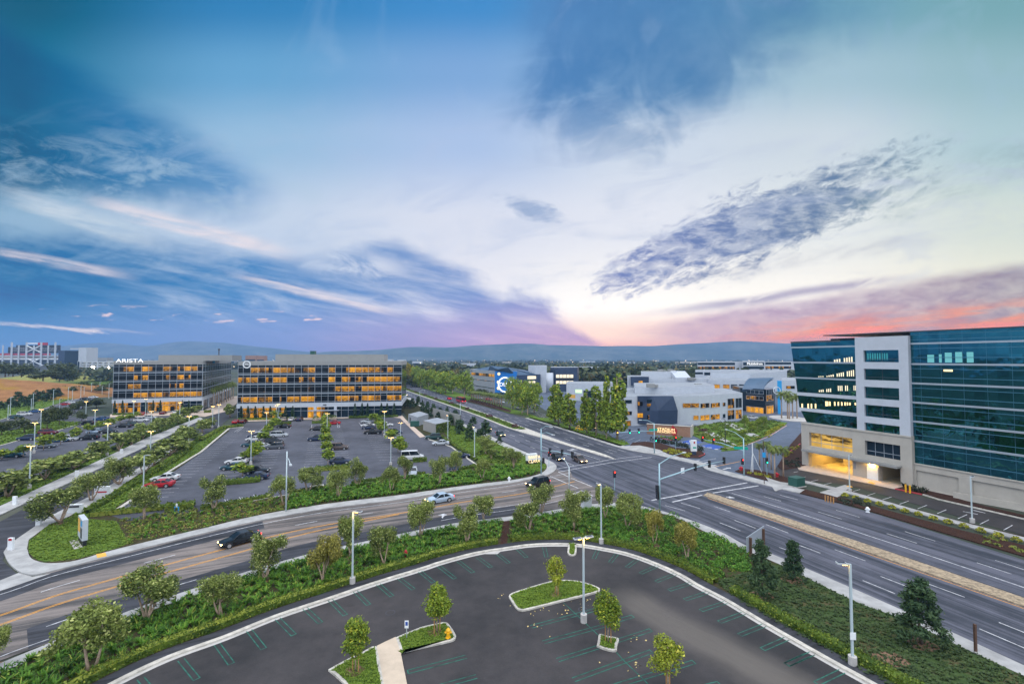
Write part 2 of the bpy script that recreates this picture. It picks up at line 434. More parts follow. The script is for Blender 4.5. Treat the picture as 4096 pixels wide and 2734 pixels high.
def ribbon(mb, pts, w, z0, z1, m=0):
    """A kerb-like solid along a polyline, its right side on the line."""
    a_ = [Vector(p) for p in pts]; b_ = off(pts, w)
    mb.strip(a_, b_, z1, m)
    for L_ in (a_, b_):
        v = [(p[0], p[1], z0) for p in L_] + [(p[0], p[1], z1) for p in L_]; n = len(L_)
        mb.add(v, [(i, i + 1, n + i + 1, n + i) for i in range(n - 1)], m)
    return mb
def dashes(mb, pts, on, gap, w, z, m=0, start=0.0):
    L = length(pts); R = resample(pts, 0.5); st = 0.5 * 1.0
    k = start
    while k + on < L:
        i0, i1 = int(k / L * (len(R) - 1)), int((k + on) / L * (len(R) - 1))
        seg = R[i0:i1 + 1]
        if len(seg) > 1: mb.strip(off(seg, w / 2), off(seg, -w / 2), z, m)
        k += on + gap
    return mb
def line(mb, pts, w, z, m=0):
    pts = [Vector(p) for p in pts]
    return mb.strip(off(pts, w / 2), off(pts, -w / 2), z, m)
def lerp_lines(A_, B_, f, n=80):
    a_, b_ = resample(A_, n=n), resample(B_, n=n)
    return [p.lerp(q, f) for p, q in zip(a_, b_)]

# ------------------------------------------------------------------ materials
def new_mat(name):
    m = bpy.data.materials.new(name); m.use_nodes = True
    return m, m.node_tree, m.node_tree.nodes['Principled BSDF']
def pos(nt_):
    n = nt_.nodes.new('ShaderNodeNewGeometry'); return n.outputs['Position'], n
def mat(name, c, rough=0.6, metal=0.0, var=0.0, vs=1.5, bump=0.0, bs=20.0, emit=None, es=0.0, spec=None, obj_var=0.0):
    """A plain surface with mottling at scale vs and a fine bump."""
    m, nt_, b = new_mat(name)
    b.inputs['Roughness'].default_value, b.inputs['Metallic'].default_value = rough, metal
    if spec is not None: b.inputs['Specular IOR Level'].default_value = spec
    b.inputs['Base Color'].default_value = (*c, 1)
    if var:
        p_, _ = pos(nt_); f = noise(nt_, p_, vs, 5, 0.65)
        nt_.links.new(mixc(nt_, f.ss(0.25, 0.75), tuple(v * (1 - var) for v in c), tuple(min(1, v * (1 + var)) for v in c)), b.inputs['Base Color'])
    if bump:
        p_, _ = pos(nt_); f = noise(nt_, p_, bs, 3)
        n = nt_.nodes.new('ShaderNodeBump'); n.inputs['Strength'].default_value = bump; n.inputs['Distance'].default_value = 0.05
        nt_.links.new(f.s, n.inputs['Height']); nt_.links.new(n.outputs[0], b.inputs['Normal'])
    if emit:
        b.inputs['Emission Color'].default_value = (*emit, 1); b.inputs['Emission Strength'].default_value = es
    return m
def asphalt(name, c, streak=None, patch=0.35, tone=(1, 1, 1), seed=0.0, stain=0.25, lane=None):
    """Worn asphalt: mottled, with long wear along direction streak (radians) and a fine grain."""
    m, nt_, b = new_mat(name); b.inputs['Roughness'].default_value = 0.75; b.inputs['Specular IOR Level'].default_value = 0.35
    p_, _ = pos(nt_); sp_ = nt_.nodes.new('ShaderNodeSeparateXYZ'); nt_.links.new(p_, sp_.inputs[0])
    x, y = X(nt_, sp_.outputs[0]), X(nt_, sp_.outputs[1])
    big = noise(nt_, vec(nt_, x * 0.06, y * 0.06, seed), 1.0, 5, 0.6)
    fine = noise(nt_, vec(nt_, x * 0.45, y * 0.45, seed + 3), 1.0, 8, 0.72)
    grain = noise(nt_, vec(nt_, x * 9.0, y * 9.0, seed), 1.0, 4, 0.7)
    f = (big - 0.5) * patch * 2.4 + (fine - 0.5) * 0.9 + (grain - 0.5) * 0.5
    if streak is not None:
        ca, sa = math.cos(streak), math.sin(streak)
        u, w_ = x * ca + y * sa, y * ca - x * sa
        st = noise(nt_, vec(nt_, u * 0.012, w_ * 0.75, seed), 1.0, 5, 0.6)
        st2 = noise(nt_, vec(nt_, u * 0.03, w_ * 2.6, seed + 5), 1.0, 4, 0.6)
        f = f + (st - 0.5) * 2.4 + (st2 - 0.5) * 1.6
    f = (f * 1.5 + 0.5).mx(0.0).mn(1.0)
    col = mixc(nt_, f, tuple(v * 0.55 for v in c), tuple(v * 1.6 * t_ for v, t_ in zip(c, tone)))
    spots = noise(nt_, vec(nt_, x * 0.55, y * 0.55, seed + 8), 1.0, 3, 0.5).ss(0.62, 0.74)
    col = mixc(nt_, spots * stain, col, tuple(v * 0.45 for v in c))
    if lane:  # a broad dusty track worn along a line (x0, y0, x1, y1, half width)
        x0, y0, x1, y1, hw = lane; L = math.hypot(x1 - x0, y1 - y0); ux, uy = (x1 - x0) / L, (y1 - y0) / L
        d = ((x - x0) * -uy + (y - y0) * ux + (big - 0.5) * 3.0).abs(); u = (x - x0) * ux + (y - y0) * uy
        wr_ = noise(nt_, vec(nt_, u * 0.12, d * 1.6, seed + 30), 1.0, 6, 0.65)
        k = d.ss(hw, hw * 0.15) * u.ss(-2.0, 3.0) * (0.45 + wr_ * 0.75)
        col = mixc(nt_, k.mn(1.0) * 0.75, col, (0.135, 0.118, 0.102))
    crack = noise(nt_, vec(nt_, x * 0.35, y * 0.35, seed + 40), 1.0, 7, 0.75); ck = (crack - 0.5).abs().ss(0.006, 0.0) * big.ss(0.45, 0.6)
    col = mixc(nt_, ck * 0.5, col, tuple(v * 0.4 for v in c))
    nt_.links.new(col, b.inputs['Base Color'])
    n = nt_.nodes.new('ShaderNodeBump'); n.inputs['Strength'].default_value = 0.25; n.inputs['Distance'].default_value = 0.02
    nt_.links.new(grain.s, n.inputs['Height']); nt_.links.new(n.outputs[0], b.inputs['Normal'])
    return m
def foliage(name, c1, c2, c3=None, trans=0.13, rough=0.6):
    """Leaves: each leaf its own tone between c1 and c2, each plant slightly its own."""
    m, nt_, b = new_mat(name); b.inputs['Roughness'].default_value = rough; b.inputs['Specular IOR Level'].default_value = 0.25
    p_, gn = pos(nt_); r = X(nt_, gn.outputs['Random Per Island'])
    oi = nt_.nodes.new('ShaderNodeObjectInfo'); o_ = X(nt_, oi.outputs['Random'])
    cl = noise(nt_, p_, 0.8, 2)
    f = (r * 0.55 + (cl - 0.5) * 1.3 + 0.10 + o_ * 0.25).mx(0).mn(1)
    col = mixc(nt_, f, c1, c2)
    if c3: col = mixc(nt_, r.ss(0.86, 0.94), col, c3)
    nt_.links.new(col, b.inputs['Base Color'])
    if trans:
        t_ = nt_.nodes.new('ShaderNodeBsdfTranslucent'); nt_.links.new(col, t_.inputs[0])
        mxs = nt_.nodes.new('ShaderNodeMixShader'); mxs.inputs[0].default_value = trans
        out = nt_.nodes['Material Output']
        nt_.links.new(b.outputs[0], mxs.inputs[1]); nt_.links.new(t_.outputs[0], mxs.inputs[2]); nt_.links.new(mxs.outputs[0], out.inputs[0])
    return m
def soil(name, c1, c2, sc=3.0, c3=None, s3=0.4):
    m, nt_, b = new_mat(name); b.inputs['Roughness'].default_value = 0.9; b.inputs['Specular IOR Level'].default_value = 0.1
    p_, _ = pos(nt_); f = noise(nt_, p_, sc, 7, 0.7)
    col = mixc(nt_, f.ss(0.3, 0.7), c1, c2)
    if c3: col = mixc(nt_, noise(nt_, p_, s3, 5, 0.6).ss(0.5, 0.66), col, c3)
    nt_.links.new(col, b.inputs['Base Color'])
    n = nt_.nodes.new('ShaderNodeBump'); n.inputs['Strength'].default_value = 0.6; n.inputs['Distance'].default_value = 0.08
    nt_.links.new(noise(nt_, p_, sc * 5, 5).s, n.inputs['Height']); nt_.links.new(n.outputs[0], b.inputs['Normal'])
    return m

ROAD_ANG = math.radians(90 + 22.5)    # the boulevard's bearing in plan
M = {
    'asphalt_near': asphalt('worn asphalt near lot', (0.034, 0.032, 0.034), None, 0.85, (1.08, 1.0, 0.95), 1.0, .35, (*((lambda a_, b_: (a_.x, a_.y, b_.x, b_.y))(G(2470, 2370), G(3140, 2740))), 3.2)),
    'asphalt_lot': asphalt('asphalt lot', (0.062, 0.064, 0.080), None, 0.55, (1, 1, 1), 4.0),
    'asphalt_blvd': asphalt('asphalt boulevard', (0.050, 0.058, 0.080), ROAD_ANG, 0.55, (1.25, 1.1, 1.02), 7.0),
    'asphalt_cross': asphalt('asphalt cross street', (0.112, 0.102, 0.100), math.radians(24), 0.5, (1.1, 1.02, 0.95), 12.0),
    'asphalt_dark': asphalt('fresh asphalt strip', (0.030, 0.031, 0.038), math.radians(24), 0.3, (1, 1, 1), 15.0),
    'asphalt_blue': asphalt('bluish asphalt', (0.075, 0.095, 0.135), None, 0.3, (1, 1, 1), 18.0),
    'concrete': mat('pale concrete', (0.42, 0.40, 0.38), 0.85, 0, 0.16, 0.7, 0.2, 12),
    'concrete_walk': mat('concrete walk', (0.33, 0.325, 0.32), 0.85, 0, 0.25, 0.5, 0.2, 12),
    'kerb': mat('kerb concrete', (0.46, 0.43, 0.38), 0.85, 0, 0.3, 1.6, 0.2, 20),
    'tan_walk': mat('tan walk', (0.52, 0.42, 0.32), 0.85, 0, 0.1, 1.0, 0.2, 12),
    'paving': mat('pinkish paving', (0.48, 0.38, 0.31), 0.8, 0, 0.15, 0.8),
    'white_line': mat('white road paint', (0.46, 0.46, 0.48), 0.6, 0, 0.5, 2.0),
    'yellow_line': mat('yellow road paint', (0.62, 0.28, 0.03), 0.6, 0, 0.3, 3.0),
    'green_line': mat('green bay paint', (0.009, 0.095, 0.066), 0.6, 0, 0.7, 1.6),
    'blue_bay': mat('blue bay paint', (0.02, 0.07, 0.32), 0.6, 0, 0.2, 2),
    'red_kerb': mat('red kerb paint', (0.40, 0.04, 0.05), 0.6, 0, 0.2, 2),
    'ramp_yellow': mat('yellow ramp pad', (0.66, 0.36, 0.05), 0.7, 0, 0.15, 3),
    'mulch': soil('bark mulch', (0.026, 0.013, 0.010), (0.070, 0.036, 0.025), 6.0),
    'soil': soil('bed soil', (0.028, 0.030, 0.012), (0.075, 0.055, 0.030), 3.0, (0.030, 0.070, 0.010), 0.9),
    'ring': soil('bare earth ring', (0.14, 0.085, 0.055), (0.26, 0.16, 0.105), 5.0),
    'lawn': soil('lawn soil', (0.055, 0.105, 0.014), (0.115, 0.175, 0.024), 1.5),
    'cover_dark': soil('dark ground cover soil', (0.030, 0.058, 0.018), (0.062, 0.092, 0.030), 2.5, (0.085, 0.075, 0.035), 0.5),
    'stones': mat('median cobbles', (0.29, 0.225, 0.150), 0.9, 0, 0.55, 3.2, 0.8, 5),
    'dry_grass': soil('dry grass', (0.19, 0.085, 0.030), (0.30, 0.150, 0.060), 0.12, (0.26, 0.15, 0.02), 0.05),
    'golf': soil('fairway', (0.16, 0.17, 0.035), (0.30, 0.27, 0.07), 0.03, (0.10, 0.13, 0.03), 0.015),
    'far_ground': soil('far ground', (0.030, 0.045, 0.030), (0.085, 0.090, 0.070), 0.01, (0.12, 0.11, 0.09), 0.006),
    'hill': soil('hill scrub', (0.030, 0.050, 0.045), (0.13, 0.14, 0.12), 0.006, (0.045, 0.07, 0.055), 0.0025),
    'steel': mat('galvanised steel', (0.50, 0.55, 0.58), 0.4, 0.5, 0.08, 2),
    'lamp_post': mat('pale painted post', (0.46, 0.54, 0.57), 0.45, 0.1),
    'signal_post': mat('blue grey signal post', (0.30, 0.45, 0.50), 0.45, 0.2),
    'dark_pole': mat('dark pole', (0.05, 0.045, 0.05), 0.5, 0.3),
    'black': mat('black', (0.012, 0.013, 0.016), 0.5),
    'lens': mat('solar cell', (0.02, 0.025, 0.05), 0.15),
    'lamp_glow': mat('warm lamp lens', (0.8, 0.6, 0.3), 0.4, emit=(1.0, 0.55, 0.10), es=14),
    'white': mat('white paint', (0.74, 0.76, 0.78), 0.5, 0, 0.05, 2),
    'panel_white': mat('white panel', (0.44, 0.47, 0.52), 0.55, 0, 0.06, 0.7),
    'panel_grey': mat('grey metal panel', (0.27, 0.27, 0.26), 0.5, 0.1, 0.06, 0.5),
    'roof_grey': mat('roof grey', (0.24, 0.26, 0.29), 0.8, 0, 0.15, 0.3),
    'metal_line': mat('pale aluminium', (0.34, 0.38, 0.43), 0.4, 0.3),
    'spandrel': mat('spandrel glass', (0.006, 0.014, 0.022), 0.06, 0, spec=0.32),
    'bark': mat('pale bark', (0.40, 0.29, 0.21), 0.9, 0, 0.3, 6),
    'bark_dark': mat('dark bark', (0.12, 0.085, 0.06), 0.9, 0, 0.3, 4),
    'stake': mat('lodgepole stake', (0.42, 0.22, 0.08), 0.8, 0, 0.2, 5),
    'olive': foliage('olive leaves', (0.040, 0.068, 0.010), (0.270, 0.325, 0.070), (0.44, 0.46, 0.16)),
    'olive_gold': foliage('golden olive leaves', (0.08, 0.085, 0.012), (0.38, 0.34, 0.06), (0.40, 0.34, 0.10)),
    'ficus': foliage('broad leaves', (0.055, 0.110, 0.010), (0.260, 0.340, 0.028), (0.42, 0.42, 0.04)),
    'ficus_young': foliage('young leaves', (0.11, 0.15, 0.012), (0.38, 0.42, 0.035), (0.52, 0.48, 0.07)),
    'pine': foliage('pine needles', (0.012, 0.038, 0.016), (0.065, 0.110, 0.040)),
    'poplar': foliage('poplar leaves', (0.070, 0.115, 0.012), (0.270, 0.370, 0.035), (0.44, 0.41, 0.04)),
    'poplar_gold': foliage('turning leaves', (0.13, 0.11, 0.010), (0.36, 0.31, 0.025), (0.45, 0.28, 0.025)),
    'oak': foliage('dark evergreen leaves', (0.022, 0.038, 0.012), (0.095, 0.115, 0.034)),
    'palm': foliage('palm fronds', (0.050, 0.080, 0.014), (0.20, 0.24, 0.05)),
    'cypress': foliage('cypress', (0.012, 0.040, 0.020), (0.050, 0.095, 0.040)),
    'hedge': foliage('hedge leaves', (0.022, 0.055, 0.006), (0.150, 0.215, 0.022), (0.27, 0.30, 0.045)),
    'grass': foliage('strap grass', (0.030, 0.095, 0.008), (0.140, 0.300, 0.022), (0.28, 0.33, 0.045)),
    'grass_mix': foliage('mixed ground cover', (0.065, 0.095, 0.015), (0.250, 0.290, 0.050), (0.36, 0.21, 0.09)),
    'turf': foliage('turf', (0.085, 0.150, 0.014), (0.200, 0.280, 0.030)),
    'cover': foliage('dark ground cover', (0.020, 0.045, 0.014), (0.070, 0.105, 0.030)),
    'shrub': foliage('green shrub', (0.016, 0.065, 0.008), (0.110, 0.260, 0.026), (0.22, 0.34, 0.05)),
    'shrub_yellow': foliage('yellow shrub', (0.14, 0.15, 0.010), (0.42, 0.40, 0.03)),
    'shrub_red': foliage('purple shrub', (0.055, 0.018, 0.022), (0.12, 0.045, 0.05)),
    'flax': foliage('dark flax', (0.010, 0.022, 0.014), (0.045, 0.055, 0.030)),
    'far_leaf': foliage('distant leaves', (0.020, 0.036, 0.014), (0.075, 0.090, 0.030), (0.16, 0.12, 0.03), trans=0),
}
def glass(name, c, rough=0.04, spec=0.5, c2=None):
    return mat(name, c, rough, 0, spec=spec)

# ------------------------------------------------------------------ ground, streets, lots
gp = lambda s: [G(*map(float, q.split())) for q in s.split(',')]
far = MB(); far.sheet([(-9000, -300), (9000, -300), (9000, 6600), (-9000, 6600)], -0.06)
struct(far.build('ground', M['far_ground']))

# kerb arc of the near car park (its lot side), west to east
ARC = smooth_line(gp('300 2830, 468 2734, 677 2635, 900 2554, 1107 2470, 1313 2401, 1506 2335, 1700 2275, 1772 2251, 1910 2215, 2030 2196, 2117 2184, 2203 2180, 2306 2182, 2400 2196, 2503 2217, 2607 2253, 2710 2299, 2789 2346, 2899 2404, 3054 2497, 3200 2581, 3317 2648, 3473 2734, 3600 2810, 4000 3060'), 5)
near = [Vector((ARC[0].x, 10, 0))] + ARC + [Vector((ARC[-1].x + 3, 10, 0))]
mb = MB(); mb.sheet(near, 0.012); struct(mb.build('near_car_park_ground', M['asphalt_near']))
k = MB(); ribbon(k, ARC, 0.42, -0.02, 0.16)
gut = MB(); gut.strip(ARC, off(ARC, -0.34), 0.018)
struct(k.build('kerb', M['kerb'])); struct(gut.build('gutter', M['concrete']))
ms_ = MB(); ms_.strip(off(ARC, 0.42), off(ARC, 1.5), 0.135); struct(ms_.build('kerbside_strip', M['asphalt_dark']))

# cross street and boulevard
BL = smooth_line(gp('1560 1545, 1617 1575, 1738 1644, 1800 1670, 1910 1716, 2110 1812, 2225 1874, 2400 1958, 2548 2020, 2689 2057, 2868 2122, 2985 2184, 3100 2223, 3404 2353, 3607 2442, 3750 2505, 4096 2665, 4500 2850'), 5)
BR = smooth_line(gp('1520 1508, 1615 1530, 1772 1580, 1910 1618, 2030 1652, 2117 1676, 2203 1702, 2400 1766, 2503 1797, 2634 1821, 2796 1861, 2830 1879, 2985 1921, 3127 1957, 3404 2025, 3750 2130, 4096 2238, 4500 2370'), 5)
SE_ = (BR[-1] - BR[-6]).normalized()
for L_ in (BL, BR): L_.append(L_[-1] + SE_ * 22); L_.append(L_[-1] + SE_ * 22)
def onward(poly, i, d=46): return poly[:i + 1] + [poly[i] + SE_ * d, poly[i + 1] + SE_ * d] + poly[i + 1:]
mb = MB(); mb.strip(resample(BL, n=120), resample(BR, n=120), 0.0)
far_bl = [BL[0] + Vector((-120, 260, 0)), BL[0]]; far_br = [BR[0] + Vector((-110, 250, 0)), BR[0]]
mb.strip(far_bl, far_br, 0.0)
struct(mb.build('boulevard_road', M['asphalt_blvd']))
CS = smooth_line(gp('-500 2850, 0 2641, 213 2564, 553 2445, 749 2386, 1000 2307, 1213 2232, 1489 2170, 1820 2096, 2048 2062, 2203 2036, 2330 2000'), 5)
CN = smooth_line(gp('-500 2490, 0 2358, 204 2286, 477 2217, 800 2137, 1041 2082, 1317 2033, 1600 1998, 1841 1959, 2048 1931, 2161 1907, 2280 1880'), 5)
mb = MB(); mb.strip(resample(CS, n=90), resample(CN, n=90), 0.004)
mb.sheet(gp('2161 1907, 2225 1874, 2400 1958, 2548 2020, 2400 2045, 2203 2036, 2100 2000'), 0.0045)
struct(mb.build('cross_street_road', M['asphalt_cross']))
mb = MB()
c1 = lerp_lines(CN, CS, 0.02); c2 = lerp_lines(CN, CS, 0.20)
mb.strip(c1[:30], c2[:30], 0.008)
c3 = lerp_lines(CN, CS, 0.74); c4 = lerp_lines(CN, CS, 0.985)
mb.strip(c3[8:66], c4[8:66], 0.008)
struct(mb.build('road_patch', M['asphalt_dark']))

# car parks across the cross street
LOTB = gp('436 2058, 800 1807, 914 1713, 975 1707, 985 1688, 1558 1668, 1600 1664, 1625 1697, 1703 1750, 1793 1779, 1906 1857, 1841 1881, 1600 1903, 1520 1919, 1230 1965, 1082 1988, 800 2043, 520 2085, 400 2100')
mb = MB(); mb.sheet(LOTB, 0.010); struct(mb.build('office_car_park_ground', M['asphalt_lot']))
LOTC = gp('-700 1990, 0 1985, 330 1850, 690 1700, 790 1660, 740 1648, 440 1662, 280 1668, 380 1590, 430 1555, 300 1560, 100 1640, -300 1700')
mb = MB(); mb.sheet(LOTC, 0.006); struct(mb.build('west_car_park_ground', M['asphalt_lot']))
DRV = gp('-500 2230, 0 2085, 345 1900, 780 1690, 830 1668, 1000 1600, 1010 1610, 905 1682, 810 1760, 640 1830, 405 1986, 300 2040, 160 2095, 30 2180, 10 2240, 74 2300, -60 2350, -500 2480')
mb = MB(); mb.sheet(DRV, 0.006); struct(mb.build('driveway_road', M['asphalt_dark']))
mb = MB(); mb.sheet(gp('2400 1700, 2260 1690, 2150 1620, 2130 1560, 2700 1530, 3250 1560, 3230 1690, 3215 1760, 3110 1860, 3096 1885, 3127 1957, 2985 1921, 2830 1879, 2796 1861, 2634 1821, 2503 1797'), 0.003)
struct(mb.build('campus_ground', M['asphalt_blue']))
mb = MB(); mb.sheet(onward(gp('3096 1885, 3110 1860, 3190 1872, 3370 1905, 3590 1958, 3700 1990, 4096 2075, 4600 2190, 4600 2330, 4096 2140, 3560 1985, 3380 1935, 3210 1920, 3140 1935'), 7), 0.006)
struct(mb.build('tower_side_road', M['asphalt_near']))

# raised pavements
def slab(name, poly, z=0.13, m='concrete_walk', z0=-0.03):
    q = MB(); q.prism(poly, z0, z); return struct(q.build(name, M[m]))
SI = smooth_line(gp('-300 2830, 0 2696, 204 2609, 532 2471, 921 2335, 1213 2246, 1475 2184, 1827 2110, 2041 2083, 2203 2059, 2323 2040'), 4)
SO = off(SI, 1.6)
slab('pavement', SI + list(reversed(SO)))
BI = smooth_line(gp('2323 2040, 2450 2033, 2548 2034, 2600 2046, 2693 2068, 2830 2133, 2985 2204, 3134 2266, 3412 2404, 3616 2480, 3772 2556, 4096 2707, 4500 2890'), 4)
BO = [p for p in BL if p.x > g('I', 430, 640).x - 0.3]
slab('pavement', BI[4:] + list(reversed(BO)))
slab('pavement', gp('2203 2059, 2323 2040, 2450 2033, 2548 2034, 2600 2046, 2640 2054, 2689 2057, 2548 2020, 2470 2012, 2350 2018, 2250 2035'), 0.12)
NI = smooth_line(gp('110 2200, 120 2230, 150 2247, 207 2255, 310 2243, 468 2198, 800 2118, 1041 2061, 1317 2015, 1600 1981, 1841 1946, 2048 1921, 2130 1905, 2170 1890, 2187 1872, 2180 1852, 2148 1836'), 4)
NO = smooth_line(gp('14 2210, 34 2251, 74 2286, 130 2300, 204 2286, 477 2217, 800 2137, 1041 2082, 1317 2033, 1600 1998, 1841 1959, 2048 1931, 2161 1907, 2205 1893, 2226 1872, 2215 1852, 2160 1826'), 4)
slab('pavement', NI + list(reversed(NO)))
slab('pavement', gp('14 2210, 34 2180, 145 2103, 214 2058, 290 2020, 403 1965, 458 1931, 661 1807, 700 1790, 690 1800, 610 1862, 520 1920, 420 1990, 300 2055, 186 2107, 115 2160, 108 2195, 110 2215'), 0.125)
slab('pavement', gp('-400 2190, 0 2025, 345 1866, 600 1745, 800 1668, 812 1676, 700 1730, 345 1899, 0 2060, -400 2240'), 0.12)
slab('pavement', gp('-500 2400, 0 2320, 74 2290, 130 2305, 204 2292, 0 2362, -500 2500'), 0.02)
NB = smooth_line(gp('2160 1826, 2110 1812, 2000 1762, 1910 1718, 1800 1672, 1738 1646, 1640 1590'), 4)
slab('pavement', NB + list(reversed(off(NB, -2.4))) if False else NB + [Vector(p) for p in reversed(off(NB, 2.4))], 0.126)
RB = smooth_line(gp('2100 1672, 2203 1702, 2400 1766, 2503 1797, 2634 1821, 2796 1861, 2830 1879, 2985 1921, 3127 1957, 3200 1972'), 4)
slab('pavement', RB + [Vector(p) for p in reversed(off(RB, 2.8))], 0.12)
slab('pavement', gp('2503 1797, 2634 1821, 2720 1842, 2640 1800, 2560 1782, 2480 1785'), 0.125)
slab('pavement', gp('3100 1965, 3127 1957, 3170 1962, 3170 1935, 3120 1928, 3080 1915, 3060 1905'), 0.123)
RS = smooth_line(gp('3150 1915, 3205 1928, 3369 1968, 3620 2040, 3860 2105, 4096 2165, 4500 2280'), 4); RS.append(RS[-1] + SE_ * 46)
slab('pavement', RS + [Vector(p) for p in reversed(off(RS, 1.7))], 0.125)
slab('pavement', gp('3280 1970, 3380 1940, 3400 1946, 3372 1975, 3350 1990'), 0.128)
slab('forecourt_pavement', gp('3190 1868, 3225 1862, 3530 1925, 3620 1944, 3590 1958, 3370 1912, 3195 1878'), 0.10, 'paving')
slab('forecourt_pavement', gp('985 1685, 948 1682, 1255 1668, 1603 1655, 1625 1680, 1700 1745, 1680 1750, 1600 1672, 1558 1666'), 0.10, 'paving')
slab('forecourt_pavement', gp('440 1657, 700 1648, 812 1642, 930 1585, 990 1580, 905 1645, 820 1666, 700 1660, 440 1668'), 0.09, 'paving')

# beds
SIDE_BED = SI[:-1] + BI
BED1 = SIDE_BED + [Vector((BI[-1].x, 12, 0))] + [p for p in reversed(off(ARC, 1.5)) if p.y > 12]
def bed(name, poly, z, m): q = MB(); q.prism(poly, -0.03, z); return struct(q.build(name, M[m]))
bed('planting_ground', BED1, 0.10, 'soil')
LAWN_E = gp('2862 2326, 2985 2290, 3080 2262, 3134 2266, 3412 2404, 3616 2480, 3772 2556, 4096 2707, 4500 2890, 4300 3300, 3560 2760, 3440 2684, 3300 2600, 3130 2508, 2960 2412')
mb = MB(); mb.sheet(LAWN_E, 0.106); struct(mb.build('lawn_ground', M['cover_dark']))
BED2 = NI[6:] + gp('2082 1812, 2013 1778, 1944 1747, 1876 1713, 1800 1676, 1738 1650, 1660 1608, 1618 1588, 1616 1650, 1640 1690, 1700 1738, 1800 1772, 1915 1850, 1910 1862, 1841 1884, 1600 1906, 1520 1922, 1230 1968, 1082 1991, 800 2046, 520 2088, 440 2062, 800 1812, 918 1722, 880 1712, 700 1795, 690 1800, 610 1862, 520 1920, 420 1990, 300 2055, 186 2107, 115 2160, 108 2195')
bed('planting_ground', BED2, 0.10, 'soil')
BED3 = gp('-400 2140, 0 1990, 345 1838, 600 1715, 780 1660, 800 1666, 600 1742, 345 1864, 0 2022, -400 2186')
bed('planting_ground', BED3, 0.09, 'lawn')
BED4 = gp('-300 1800, 0 1780, 75 1761, 313 1700, 330 1690, 200 1680, 60 1720, -200 1740')
bed('planting_ground', BED4, 0.09, 'lawn')
BED5 = gp('-400 1690, 0 1680, 180 1630, 330 1582, 440 1545, 470 1510, 300 1530, 100 1600, -300 1640')
bed('planting_ground', BED5, 0.09, 'lawn')
MEDN_L = smooth_line(gp('1590 1545, 1617 1559, 1772 1614, 1910 1663, 2030 1711, 2185 1756, 2400 1821, 2462 1837'), 4)
MEDN_R = smooth_line(gp('1612 1548, 1641 1558, 1772 1599, 1876 1630, 2030 1685, 2254 1768, 2400 1811, 2462 1837'), 4)
bed('median_kerb', resample(MEDN_L, n=60) + list(reversed(resample(MEDN_R, n=60))), 0.15, 'kerb')
q0 = resample(MEDN_L, n=60); q1 = resample(MEDN_R, n=60)
MED_IN = [p.lerp(q, .14) for p, q in zip(q0[:50], q1[:50])] + [p.lerp(q, .86) for p, q in zip(reversed(q0[:50]), reversed(q1[:50]))]
mb = MB(); mb.sheet(MED_IN, 0.155); struct(mb.build('median_ground', M['lawn']))
MEDS_L = smooth_line(gp('2822 1977, 2815 1979, 2830 1988, 3100 2080, 3577 2247, 4096 2427, 4500 2570'), 4)
MEDS_R = smooth_line(gp('2822 1977, 2828 1975, 2850 1976, 3100 2058, 3577 2216, 4096 2394, 4500 2535'), 4)
for L_ in (MEDS_L, MEDS_R): L_.append(L_[-1] + SE_ * 44)
a_, b_ = resample(MEDS_L, n=70), resample(MEDS_R, n=70)
bed('median_kerb', a_ + list(reversed(b_)), 0.14, 'stones')
ye = MB(); line(ye, off(a_, -0.32)[2:], 0.12, 0.011); struct(ye.build('road_markings', M['yellow_line']))
TB = gp('3139 1956, 3160 1942, 3290 1975, 3369 1990, 3600 2055, 3860 2125, 4096 2182, 4500 2300, 4500 2365, 4096 2225, 3750 2124, 3404 2021, 3250 1985')
TB = onward(TB, 7); bed('planting_ground', TB, 0.115, 'mulch')
bed('planting_ground', onward(gp('3170 1903, 3205 1925, 3369 1965, 3620 2036, 3860 2100, 4096 2160, 4500 2275, 4500 2262, 4096 2146, 3860 2090, 3620 2026, 3375 1955, 3330 1952, 3205 1915'), 6), 0.11, 'mulch')
bed('planting_ground', onward(gp('3583 1955, 3610 1948, 3640 1930, 3815 1965, 3812 1990, 3900 2015, 4096 2062, 4500 2170, 4500 2180, 4096 2070, 3850 2016, 3690 1978'), 7), 0.15, 'mulch')
rk = MB(); ribbon(rk, gp('3583 1955, 3690 1978')[::-1], .3, 0, .17); struct(rk.build('kerb', M['red_kerb']))
CB1 = gp('2520 1782, 2634 1800, 2720 1830, 2800 1832, 2822 1818, 2800 1800, 2700 1790, 2640 1772, 2580 1766, 2530 1770')
bed('planting_ground', CB1, 0.12, 'mulch')
CB2 = gp('2885 1805, 2950 1800, 3010 1770, 3080 1735, 3140 1700, 3150 1690, 3060 1680, 2960 1688, 2880 1690, 2800 1700, 2760 1710, 2770 1740, 2830 1770, 2900 1785, 2890 1795')
bed('planting_ground', CB2, 0.12, 'lawn')
slab('pavement', gp('2815 1728, 2850 1728, 2960 1788, 2935 1788'), 0.14)
slab('pavement', gp('2900 1695, 2925 1692, 3040 1745, 3000 1745'), 0.14)
bed('planting_ground', gp('2940 1885, 2965 1875, 3030 1880, 3150 1910, 3190 1905, 3150 1940, 3040 1915'), 0.12, 'mulch')
bed('planting_ground', gp('3130 1880, 3235 1860, 3210 1760, 3260 1690, 3240 1690, 3160 1780, 3110 1865'), 0.12, 'mulch')
bed('planting_ground', gp('2100 1668, 2203 1698, 2330 1738, 2480 1785, 2520 1775, 2400 1735, 2230 1690, 2200 1672'), 0.12, 'lawn')
bed('planting_ground', gp('1560 1512, 1640 1535, 1772 1575, 1910 1612, 2040 1652, 2100 1660, 2170 1680, 2140 1662, 2000 1620, 1800 1560, 1650 1518'), 0.11, 'lawn')
